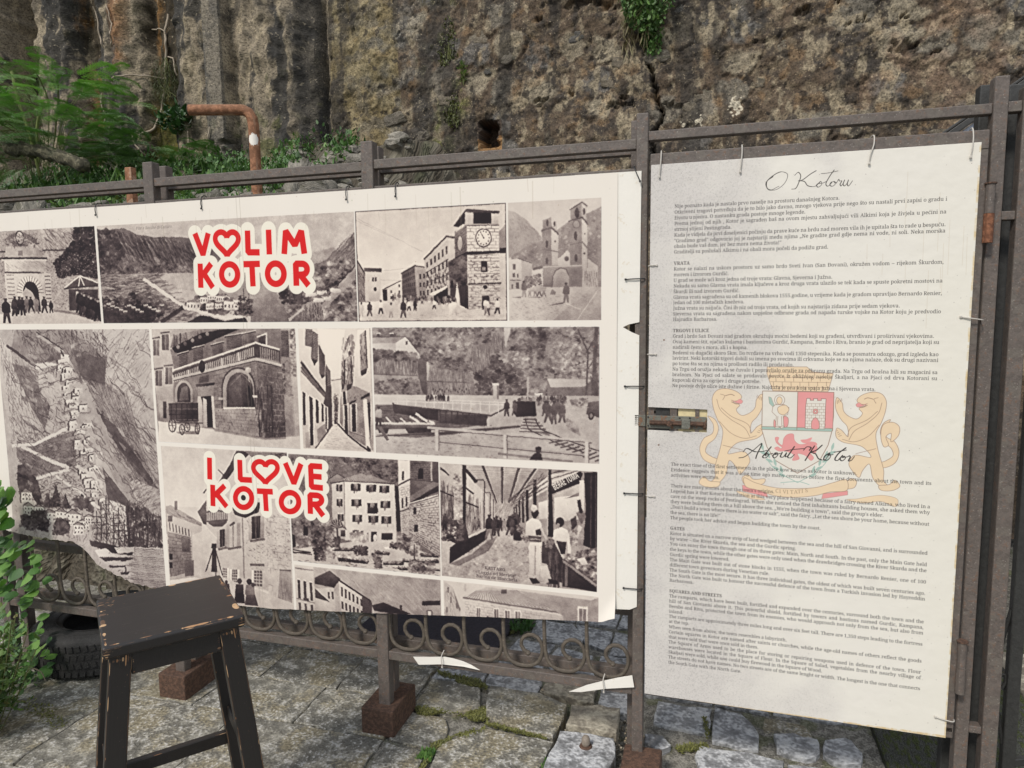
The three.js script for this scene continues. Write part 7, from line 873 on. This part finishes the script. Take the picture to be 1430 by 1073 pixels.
// ---------------------------------------------------------------- vegetation
function leafGeo(w, l, fold = 0.25, heart = 0) { // a folded leaf from its stalk at the origin along +y
  const ys = [0, 0.14, 0.4, 0.72, 1], ws = heart ? [0.35, 0.95, 0.92, 0.5, 0] : [0.05, 0.55, 1, 0.66, 0], pos = [], uv = [], idx = [];
  ys.forEach((t, i) => { const b = -0.16 * t * t * l, y = (t - (heart && i === 0 ? 0.1 : 0)) * l; for (const s of [-1, 0, 1]) { pos.push(s * ws[i] * w / 2, i === 0 && heart && s ? -0.12 * l : y, b + Math.abs(s) * ws[i] * w * 0.5 * fold); uv.push(0.5 + s * 0.5, t); } });
  for (let i = 0; i < 4; i++) for (const k of [0, 1]) { const a = i * 3 + k; idx.push(a, a + 1, a + 4, a, a + 4, a + 3); }
  const g = new THREE.BufferGeometry(); g.setAttribute('position', new THREE.Float32BufferAttribute(pos, 3)); g.setAttribute('uv', new THREE.Float32BufferAttribute(uv, 2)); g.setIndex(idx); g.computeVertexNormals(); return g;
}
const leafTex = (() => dataTex(64, 64, (i, j) => { const u = Math.abs(i / 63 - 0.5) * 2, v = j / 63; let k = 0.92 + 0.2 * fbm(i / 9, j / 9, 5, 3); if (u < 0.07 || Math.abs(((v * 6 - u * 1.6) % 1 + 1) % 1 - 0.5) < 0.06) k *= 1.22; return [k, k, k * 0.95]; }))();
const leafMat = new THREE.MeshPhysicalMaterial({ map: leafTex, roughness: 0.62, side: THREE.DoubleSide, transmission: 0.42, thickness: 0 }); leafMat.name = 'leaf';
const stemMat = new THREE.MeshStandardMaterial({ color: new THREE.Color().setRGB(0.11, 0.12, 0.04), roughness: 0.8 }), twigMat = new THREE.MeshStandardMaterial({ color: new THREE.Color().setRGB(0.2, 0.16, 0.11), roughness: 0.9 });
const Q = new THREE.Quaternion(), E3 = new THREE.Euler(), M4 = new THREE.Matrix4();
function foliage(name, geo, list, parent, mat = leafMat) { // list of [x, y, z, size, heading, droop, roll, colour]
  const m = new THREE.InstancedMesh(geo, mat, list.length); m.name = name; m.castShadow = m.receiveShadow = true; const col = new THREE.Color();
  list.forEach(([x, y, z, s, h, d, r, c], i) => { Q.setFromEuler(E3.set(d, h, r, 'YXZ')); m.setMatrixAt(i, M4.compose(V(x, y, z), Q, V(s, s, s))); m.setColorAt(i, col.setRGB(...c)); });
  m.userData.kind = 'stuff'; parent.add(m); return m;
}
const gv = (R, a, b) => { const t = R(), k = 0.75 + R() * 0.5; return mix3(a, b, t).map((v) => v * k); };
const G1 = leafGeo(0.6, 1), G2 = leafGeo(0.95, 1, 0.2, 1), G3 = leafGeo(0.07, 1, 0.4), G4 = leafGeo(0.42, 1);
{ // leafy bush, bottom left
  const R = rng(201), b = thing('leafy_bush', [-2.6, 0, 0.42], 'bright green small leaved bush at the bottom left corner', 'bush'), L = [], st = [];
  for (let i = 0; i < 84; i++) { const a = R() * 6.28, r = 0.27 * Math.sqrt(R()), x = Math.cos(a) * r * 0.9, z = Math.sin(a) * r * 0.7, h = 0.2 + 0.3 * R() * (1 - r); st.push(tube([[x * 0.3, -0.02, z * 0.3], [x * 0.7, h * 0.5, z * 0.7], [x, h, z]], 0.0022, 6, 4)); for (let k = 0; k < 38; k++) { const t = 0.25 + 0.75 * R(), yy = h * t, q = 0.055; L.push([x * (0.35 + 0.65 * t) + (R() - 0.5) * q * 1.7, yy + (R() - 0.5) * q, z * (0.35 + 0.65 * t) + (R() - 0.5) * q * 1.7, 0.016 + R() * R() * 0.034, R() * 6.28, 0.5 + R() * 1.1, (R() - 0.5) * 0.9, gv(R, R() < 0.08 ? [0.24, 0.22, 0.06] : [0.04, 0.11, 0.018], [0.17, 0.3, 0.045])]); } }
  foliage('foliage', G1, L, b); part('stem', mergeGeometries(st), stemMat, b);
}
{ // broad leaved climber on the left edge: every leaf its own piece
  const R = rng(205), b = thing('climbing_plant', [-2.9, 0, 0.1], 'broad leaved green climber at the left edge against the torn banner', 'climbing plant');
  const mats = [[0.08, 0.22, 0.03], [0.13, 0.3, 0.04], [0.05, 0.15, 0.025], [0.18, 0.38, 0.05]].map((c) => { const m = leafMat.clone(); m.color.setRGB(...c); return m; });
  const put = (x, y, z, s) => { const m = part('leaf', G2, mats[Math.floor(R() * 4)], b); m.position.set(x + 2.9, y, z - 0.1); m.rotation.set(1.9 + R() * 0.8 + (y > 0.7 ? 0.3 : 0), (R() - 0.5) * 1.4, (R() - 0.5) * 1.6, 'YXZ'); m.scale.setScalar(s); };
  for (let i = 0; i < 22; i++) put(-2.85 + R() * 0.13, 0.72 + R() * 0.19, 0.1 + R() * 0.08, 0.055 + R() * 0.04);
  for (let i = 0; i < 80; i++) { const y = 0.36 + R() * 0.29; put(-2.92 + R() * 0.3 * (1 - Math.abs(y - 0.5) * 1.6), y, 0.05 + R() * 0.1, 0.032 + R() * 0.03); }
  for (let i = 0; i < 58; i++) put(-2.95 + R() * 0.34, 0.05 + R() * 0.26, 0.05 + R() * 0.14, 0.03 + R() * 0.032);
  for (let i = 0; i < 10; i++) part('stem', tube([[R() * 0.1 - 0.1, 0, 0], [R() * 0.12 - 0.1, 0.3, 0.02], [R() * 0.14 - 0.08, 0.55, 0.02], [R() * 0.1 - 0.05, 0.8, 0.02]], 0.0026, 14, 5), stemMat, b);
  const tw = [[-2.78, 0.07, 0.12], [-2.68, 0.12, 0.16], [-2.58, 0.115, 0.17], [-2.55, 0.09, 0.18]]; solo('dry_twig', tube(tw, 0.0022, 20, 5), twigMat, 'thin dry curved twig on the paving between bush and tyre', 'twig');
}
const wallAt = (x, y) => WZ + wallH(x, y);
function clump(name, label, cat, x, y, z, rx, ry, rz, n, s, geo, ca, cb, seed, hang = 0) {
  const R = rng(seed), b = thing(name, [x, y, z], label, cat, cat + (cat === 'plant' ? 's' : ' tufts') + ' growing on the wall'), L = [];
  for (let i = 0; i < n; i++) { let u, v, w; do { u = R() * 2 - 1; v = R() * 2 - 1; w = R() * 2 - 1; } while (u * u + v * v + w * w > 1 || n3(u * 2.2 + seed, v * 2.2, w * 2.2) < -0.35); L.push([u * rx, v * ry, w * rz, s * (0.6 + R() * 0.8), R() * 6.28, hang ? 2.2 + R() * 0.9 : 0.5 + R() * 1.1, (R() - 0.5) * 0.8, gv(R, ca, cb)]); }
  foliage('foliage', geo, L, b); const st = []; for (let i = 0; i < 7; i++) st.push(tube([[0, hang ? ry : -ry, -rz * 0.6], [(R() - 0.5) * rx, 0, 0], [(R() - 0.5) * rx * 1.6, hang ? -ry * 0.8 : ry * 0.7, rz * 0.3]], 0.003, 8, 4)); part('stem', mergeGeometries(st), stemMat, b); return b;
}
const DK = [0.05, 0.13, 0.025], MD = [0.09, 0.22, 0.04], BR = [0.17, 0.33, 0.06], YL = [0.16, 0.2, 0.04];
// feathery shrubs at the upper left: arching sprays with fine leaflets on side twigs
const sprayGeo = (() => {
  const R = rng(77), gs = [], at = (t) => V(0.06 * Math.sin(t * 5), 0.16 * Math.sin(t * 2.2) - 0.2 * t * t, t), lf = leafGeo(0.2, 1, 0.3);
  for (let i = 1; i < 17; i++) for (const s of [-1, 1]) { const t = i / 17, p = at(t), len = 0.4 * Math.sin(Math.PI * (0.12 + 0.85 * t)), a = s * (0.95 - 0.3 * t); for (let k = 1; k < 7; k++) { const u = k / 7, x = p.x + Math.sin(a) * len * u, z = p.z + Math.cos(a) * len * u * 0.8, y = p.y - 0.12 * u * u * len + 0.02 * (R() - 0.5); for (const q of [-1, 1]) { const g = lf.clone().scale(0.085, 0.085, 0.085).rotateX(1.3 + R() * 0.4).rotateY(a + q * (0.6 + R() * 0.3)).translate(x, y, z); gs.push(g); } } }
  return mergeGeometries(gs);
})();
function feathery(name, label, cx, cy, cz, spread, n, seed, ca, cb, up) {
  const R = rng(seed), b = thing(name, [cx, cy, cz], label, 'shrub'), L = [], st = [];
  for (let i = 0; i < n; i++) {
    const a = R() * 6.28, r = spread * (0.1 + 0.75 * Math.sqrt(R())), y = up * (R() * 1.5 - 0.5) * (1 - 0.4 * r / spread), x = Math.cos(a) * r * 0.85, z = Math.sin(a) * r * 0.5, h = -a + Math.PI / 2 + (R() - 0.5) * 1.2;
    L.push([x, y, z, 0.15 + R() * 0.16, h, -0.25 + R() * 0.5, (R() - 0.5) * 0.7, gv(R, ca, cb)]); if (i % 7 === 0) st.push(tube([[x * 0.2, -up * 0.9, z * 0.2], [x * 0.5, y * 0.6 - 0.05, z * 0.5 - 0.05], [x, y, z]], 0.003, 8, 4));
  }
  foliage('foliage', sprayGeo, L, b); part('stem', mergeGeometries(st), stemMat, b); return b;
}
feathery('feathery_shrub', 'bright feathery green shrub on the bank at the upper left', -4.85, 3.08, -2.0, 0.84, 125, 301, [0.14, 0.34, 0.05], [0.3, 0.56, 0.1], 0.42);
feathery('drooping_shrub', 'green drooping shrub below the feathery shrub', -4.75, 2.78, -1.85, 0.85, 120, 302, [0.08, 0.22, 0.035], [0.18, 0.38, 0.06], 0.26);
feathery('drooping_shrub', 'small thin leaved shrub at the wall foot right of the feathery shrub', -4.25, 2.72, -2.35, 0.5, 50, 303, [0.08, 0.2, 0.035], [0.16, 0.34, 0.06], 0.22);
{ const b = scene.children.find((o) => o.name === 'feathery_shrub'), s = new THREE.MeshStandardMaterial({ color: new THREE.Color().setRGB(0.2, 0.24, 0.07), roughness: 0.7 }); part('stem', tube([[0.02, -0.5, 0.1], [0, -0.2, 0.14], [-0.06, 0.05, 0.16], [-0.12, 0.25, 0.14]], 0.011, 16, 7), s, b); part('stem', tube([[0.02, -0.4, 0.1], [0.08, -0.15, 0.14], [0.16, 0.0, 0.15]], 0.009, 12, 7), s, b); }
{ // undergrowth over the bank
  const R = rng(310), L = [], L2 = [];
  const place = (n, x0, x1, z0, z1, s0, s1, arr, ca, cb) => { for (let i = 0; i < n; i++) { const x = mix(x0, x1, R()), z = mix(z0, z1, R()); if (n3(x * 2.3, z * 2.3, 9) < -0.25 || bankTop(x, z) < 1.3) continue; arr.push([x, bankTop(x, z) + R() * R() * 0.2, z, mix(s0, s1, R()), R() * 6.28, 0.2 + R() * 1.2, (R() - 0.5), gv(R, ca, cb)]); } };
  place(12000, -5.8, -2.6, -2.85, -1.05, 0.02, 0.055, L, DK, MD); place(8000, -5.4, -2.6, -2.7, -1.05, 0.02, 0.05, L, MD, BR); place(2600, -5.2, -2.8, -1.9, -1.05, 0.03, 0.05, L, BR, YL); place(260, -5, -2.9, -1.9, -1.05, 0.1, 0.2, L2, MD, BR);
  const t = tag(thing('undergrowth', [0, 0, 0]), null, null, null, 'stuff'); foliage('leaves', G4, L.filter((_, i) => i % 2), t); foliage('leaves', G1, L.filter((_, i) => !(i % 2)), t); foliage('grass_blades', G3, L2.map((l) => { l[5] = (l[5] - 0.6) * 0.6; return l; }), t);
}
{ // fern by the rail
  const R = rng(320), b = thing('fern', [-4.62, 2.32, -1.35], 'pale green fern just above the rail at the left edge', 'fern');
  for (let i = 0; i < 9; i++) { const a = -0.4 + i * 0.48, L = [], c = new THREE.QuadraticBezierCurve3(V(0, 0, 0), V(Math.cos(a) * 0.08, 0.17, Math.sin(a) * 0.08), V(Math.cos(a) * 0.26, 0.14 + R() * 0.1, Math.sin(a) * 0.2)), gs = [new THREE.TubeGeometry(c, 10, 0.002, 4)]; for (let k = 2; k < 20; k++) { const p = c.getPoint(k / 20), s = 0.065 * Math.sin(Math.PI * (0.1 + k / 22)); for (const q of [-1, 1]) gs.push(leafGeo(0.28 * s, s, 0.2).rotateX(1.4).rotateY(-a + Math.PI / 2 + q * 1.2).translate(p.x, p.y, p.z)); } gs.forEach((g) => { if (!g.index) return; }); const m = leafMat.clone(); m.color.setRGB(0.12 + R() * 0.05, 0.24, 0.06); part('frond', mergeGeometries(gs), m, b); }
}
const cl = (x, y, off, ...a) => [x, y, wallAt(x, y) + off, ...a];
clump('wall_plant', 'dark green leafy plant growing from the wall left of the rusty pipe', 'plant', ...cl(-4.42, 3.19, 0.06, 0.17, 0.12, 0.09, 190, 0.06, G1, [0.02, 0.07, 0.015], [0.06, 0.17, 0.03], 331));
clump('wall_moss', 'hanging green moss tuft in the ochre crevice of the wall', 'moss', ...cl(-4.62, 3.58, 0.1, 0.16, 0.2, 0.06, 1500, 0.035, G3, [0.04, 0.07, 0.008], [0.1, 0.12, 0.015], 332, 1));
clump('wall_plant', 'bright small plant low on the wall behind the middle fence post', 'plant', ...cl(-2.1, 2.6, 0.05, 0.13, 0.09, 0.05, 110, 0.035, G1, BR, YL, 333));
clump('wall_plant', 'green plant in the wall corner right of the rusty pipe', 'plant', ...cl(-2.98, 2.72, 0.06, 0.06, 0.15, 0.05, 90, 0.04, G1, MD, BR, 334));
clump('wall_plant', 'small plant low in the wall corner just above the rail', 'plant', ...cl(-2.86, 2.42, 0.05, 0.09, 0.07, 0.05, 60, 0.04, G1, MD, BR, 339));
clump('wall_moss', 'yellow green moss streak running down the middle of the wall', 'moss', ...cl(-1.98, 3.52, 0.01, 0.09, 0.28, 0.03, 420, 0.022, G1, [0.06, 0.08, 0.01], [0.15, 0.17, 0.02], 335, 1));
clump('wall_moss', 'yellow green moss patch on the wall above the small bright plant', 'moss', ...cl(-1.93, 3.08, 0.01, 0.1, 0.14, 0.03, 260, 0.022, G1, [0.06, 0.08, 0.01], [0.15, 0.17, 0.02], 336, 1));
clump('hanging_plant', 'dense green plant hanging from the top of the wall', 'plant', ...cl(-0.48, 3.74, 0.1, 0.19, 0.27, 0.1, 1500, 0.03, G1, DK, BR, 337, 1));
clump('hanging_plant', 'narrow tail of green leaves hanging below the dense plant', 'plant', ...cl(-0.44, 3.48, 0.06, 0.08, 0.17, 0.05, 520, 0.026, G1, MD, BR, 338, 1));
clump('wall_plant', 'tiny green shoots on the wall above the niche', 'plant', ...cl(-1.86, 3.36, 0.02, 0.03, 0.1, 0.03, 46, 0.03, G1, BR, YL, 340));
{ // dry grass under the hanging plant
  const R = rng(341), L = []; for (let i = 0; i < 90; i++) L.push([-0.66 + R() * 0.2, 3.4 + R() * 0.3, 0, 0.08 + R() * 0.1, R() * 6.28, 2.6 + R() * 0.5, (R() - 0.5) * 0.5, gv(R, [0.2, 0.17, 0.07], [0.3, 0.26, 0.13])]); L.forEach((l) => { l[2] = wallAt(l[0], l[1]) + 0.02; });
  foliage('dry_grass', G3, L, scene); const g = scene.children[scene.children.length - 1]; tag(g, null, null, null, 'stuff');
}
{ // bare roots on the rock
  const r = [[[-4.592, 4.142], [-4.62, 3.981], [-4.624, 3.851], [-4.679, 3.633], [-4.728, 3.412], [-4.807, 3.203], [-4.877, 3.102]], [[-4.68, 3.622], [-4.883, 3.626], [-5.079, 3.576]], [[-4.62, 3.981], [-4.697, 4.036], [-4.785, 4.041]], [[-4.629, 3.794], [-4.536, 3.761], [-4.497, 3.608]], [[-5.225, 4.224], [-5.22, 4.048], [-5.189, 3.881]], [[-5.081, 4.205], [-5.049, 4.057], [-5.028, 3.956], [-5.089, 3.881]], [[-5.226, 3.501], [-5.219, 3.339], [-5.214, 3.219]], [[-4.927, 3.136], [-4.899, 3.026], [-4.859, 2.952]], [[-4.298, 3.096], [-4.317, 2.941]], [[-3.945, 3.056], [-3.987, 2.859]]];
  const t = thing('bare_creeper', [0, 0, 0], 'pale leafless creeper stems running down the rock wall on the left', 'creeper'), m = new THREE.MeshStandardMaterial({ color: new THREE.Color().setRGB(0.36, 0.3, 0.23), roughness: 0.9 });
  r.forEach((p, i) => { const q = []; for (let k = 0; k < p.length - 1; k++) for (let s = 0; s < 5; s++) { const u = s / 5, x = mix(p[k][0], p[k + 1][0], u) + 0.012 * n3(i, k + u, 3), y = mix(p[k][1], p[k + 1][1], u); q.push([x, y, Math.max(wallAt(x, y), wallAt(x + 0.02, y), wallAt(x - 0.02, y)) + 0.014]); } const e = p[p.length - 1]; q.push([e[0], e[1], wallAt(e[0], e[1]) + 0.01]); part('stem', tube(q, i ? 0.006 : 0.011, 60, 6), m, t); });
}
// boulders and a fallen log on the bank
{
  const rm = [stoneMat(211, [0.2, 0.185, 0.155]), stoneMat(212, [0.15, 0.14, 0.115])], rg = [1, 2, 3].map((s) => rockGeo(s * 5, 3, 0.2));
  const B = [[-4.3, 2.16, -1.18, 0.2, 'pale boulder behind the rail at the left edge'], [-4.02, 2.08, -1.12, 0.15, 'low grey boulder behind the rail left of the stub post'], [-2.62, 2.12, -1.5, 0.13, 'grey rock beside the rusty pipe below the rail'], [-2.78, 2.5, -2.25, 0.09, 'angular grey rock just right of the rusty pipe above the rail'], [-2.62, 2.32, -1.9, 0.16, 'mossy rock pile stone at the foot of the wall corner'], [-3.35, 2.1, -1.3, 0.13, 'flat grey stone under the leaves left of the rusty pipe'], [-3.62, 2.16, -1.2, 0.1, 'small stone between fence post and leaves'], [-2.9, 2.15, -1.35, 0.11, 'pale stone left of the rusty pipe below the rail'], [-2.35, 2.25, -1.7, 0.12, 'dark rock right of the rusty pipe near the wall corner']];
  B.forEach(([x, y, z, s, l], i) => { const m = solo('boulder', rg[i % 3], rm[i % 2], l, 'boulder', 'rocks on the bank behind the fence'); m.position.set(x, y, z); m.scale.set(s * 1.35, s * 0.75, s); m.rotation.set(i * 0.7, i * 1.3, i * 0.4); });
  const bark = noiseMat('bark', 213, 0.5, 4, (a, b, c, r) => mix3([0.07, 0.065, 0.04], [0.15, 0.135, 0.085], sstep(-0.3, 0.3, b)).map((v) => v * (1 + 0.5 * c)), { n: 256, bump: 0.01 });
  { const lg = metric(tube([[-4.8, 2.73, -1.66], [-4.62, 2.7, -1.63], [-4.4, 2.655, -1.6], [-4.2, 2.6, -1.56], [-4.02, 2.54, -1.53]], 0.042, 60, 14)), lp = lg.attributes.position; for (let i = 0; i < lp.count; i++) { const f = 0.014 * n3(lp.getX(i) * 7, lp.getY(i) * 9, lp.getZ(i) * 9) + 0.012 * n3(lp.getX(i) * 20, lp.getY(i) * 30, lp.getZ(i) * 30); lp.setXYZ(i, lp.getX(i), lp.getY(i) + f, lp.getZ(i) + f); } lg.computeVertexNormals(); const caps = [[-4.8, 2.73, -1.66], [-4.02, 2.54, -1.53]].map((p) => metric(new THREE.SphereGeometry(0.046, 12, 8).translate(...p))); solo('fallen_log', mergeGeometries([lg, ...caps]), bark, 'mossy fallen log lying on the bank below the drooping shrub', 'log'); }
  const rubble = []; const R = rng(400); for (let i = 0; i < 240; i++) { const x = -3.4 + R() * 1.3, z = -2.7 + R() * 1.6, y = bankTop(x, z); if (y < 0.6) continue; const s = 0.02 + R() * R() * 0.07, g = new THREE.IcosahedronGeometry(s, 1), p = g.attributes.position; for (let k = 0; k < p.count; k++) { const f = 1 + 0.35 * n3(p.getX(k) * 20 + i, p.getY(k) * 20, p.getZ(k) * 20); p.setXYZ(k, p.getX(k) * f * 1.3, p.getY(k) * f * 0.8, p.getZ(k) * f); } g.computeVertexNormals(); rubble.push(g.translate(x, y + s * 0.3, z)); }
  solo('rubble', metric(mergeGeometries(rubble)), rm[0], null, null, null, 'stuff');
}
{ // moss in the paving joints, gravel, a green tuft, the bolt on the slab
  const R = rng(500), L = [], band = (x0, z0, x1, z1, w, n) => { for (let i = 0; i < n; i++) { const t = R(), q = (R() + R() - 1) * w; const x = mix(x0, x1, t) + q * 0.7, z = mix(z0, z1, t) + q; if (n3(x * 9, z * 9, 5) < -0.3) continue; L.push([x, 0.006 + R() * 0.006, z, 0.005 + R() * 0.008, R() * 6.28, 1.0 + R() * 0.7, 0, gv(R, [0.13, 0.14, 0.02], [0.27, 0.27, 0.07])]); } };
  band(-1.08, -0.15, -0.86, -0.13, 0.035, 3300); band(-0.86, -0.14, -0.8, -0.2, 0.04, 1540); band(-0.93, 0.06, -0.78, -0.1, 0.02, 1540); band(-0.91, 0.4, -0.92, 0.06, 0.014, 880); band(-0.86, -0.37, -1.0, -0.38, 0.02, 660); band(-1.1, -0.42, -0.9, -0.4, 0.02, 572); band(-0.79, -0.13, -0.55, -0.1, 0.012, 660); band(-0.9, -0.85, -0.84, -1.02, 0.035, 660); band(0.02, -0.2, 0.0, -0.4, 0.01, 352); band(-0.09, -0.16, 0.02, -0.21, 0.02, 572); band(-2.7, 0.2, -2.3, 0.3, 0.06, 440);
  const m = tag(thing('moss', [0, 0, 0]), null, null, null, 'stuff'); foliage('moss_tufts', G1, L, m);
  const T = []; for (let i = 0; i < 90; i++) T.push([(R() - 0.5) * 0.05, R() * 0.012, (R() - 0.5) * 0.05, 0.012 + R() * 0.012, R() * 6.28, R() * 1.2, 0, gv(R, MD, BR)]); const t = thing('weed_tuft', [-0.93, 0.005, 0.105], 'small green weed tuft in the paving joint right of the rusty base block', 'weed', 'weeds in the paving joints'); foliage('foliage', G1, T, t); part('stem', tube([[0, -0.01, 0], [0, 0.01, 0]], 0.002, 3, 4), stemMat, t);
  const T2 = []; for (let i = 0; i < 60; i++) T2.push([(R() - 0.5) * 0.03, R() * 0.02, (R() - 0.5) * 0.06, 0.012 + R() * 0.012, R() * 6.28, R() * 1.2, 0, gv(R, MD, BR)]); const t2 = thing('weed_tuft', [-0.515, -0.01, 0.05], 'small green weed tuft in the gap beside the slab with the bolt', 'weed', 'weeds in the paving joints'); foliage('foliage', G1, T2, t2); part('stem', tube([[0, -0.01, 0], [0, 0.01, 0]], 0.002, 3, 4), stemMat, t2);
  const T3 = []; for (let i = 0; i < 160; i++) T3.push([(R() - 0.5) * 0.1, R() * 0.03, (R() - 0.5) * 0.22, 0.02 + R() * 0.02, R() * 6.28, R() * 1.2, 0, gv(R, DK, MD)]); const t3 = thing('weed_tuft', [-0.87, 0.0, -0.97], 'dark green weeds beside the cover plate behind the fence', 'weed', 'weeds in the paving joints'); foliage('foliage', G1, T3, t3); part('stem', tube([[0, -0.01, 0], [0, 0.01, 0]], 0.002, 3, 4), stemMat, t3);
  const gr = []; for (let i = 0; i < 420; i++) { const a = i < 160 ? [-0.33 + R() * 0.12, -0.34 + R() * 0.4] : i < 300 ? [-0.2 + R() * 0.35, -0.22 + R() * 0.14] : [-1.1 + R() * 1.7, -0.6 + R() * 0.7]; gr.push(new THREE.IcosahedronGeometry(0.003 + R() * 0.006, 0).translate(a[0], -0.03 + R() * 0.02, a[1])); } solo('gravel', metric(mergeGeometries(gr)), warmMats[0], null, null, null, 'stuff');
  const bo = thing('anchor_bolt', [-0.395, 0.03, -0.055], 'rusty domed anchor bolt set in the pale slab by the latch post', 'bolt'); part('washer', metric(new THREE.CylinderGeometry(0.02, 0.026, 0.01, 20).translate(0, 0.006, 0)), rustMat, bo); part('bolt_head', metric(new THREE.SphereGeometry(0.0155, 18, 12).scale(1, 1.5, 1).translate(0, 0.024, 0)), noiseMat('bolt steel', 214, 0.1, 3, (a, b, c, r) => [0.24, 0.2, 0.16].map((v) => v * (1 + 0.3 * b)), { n: 64, bump: 0.001, rough: 0.5 }), bo);
}
renderer.render(scene, camera);
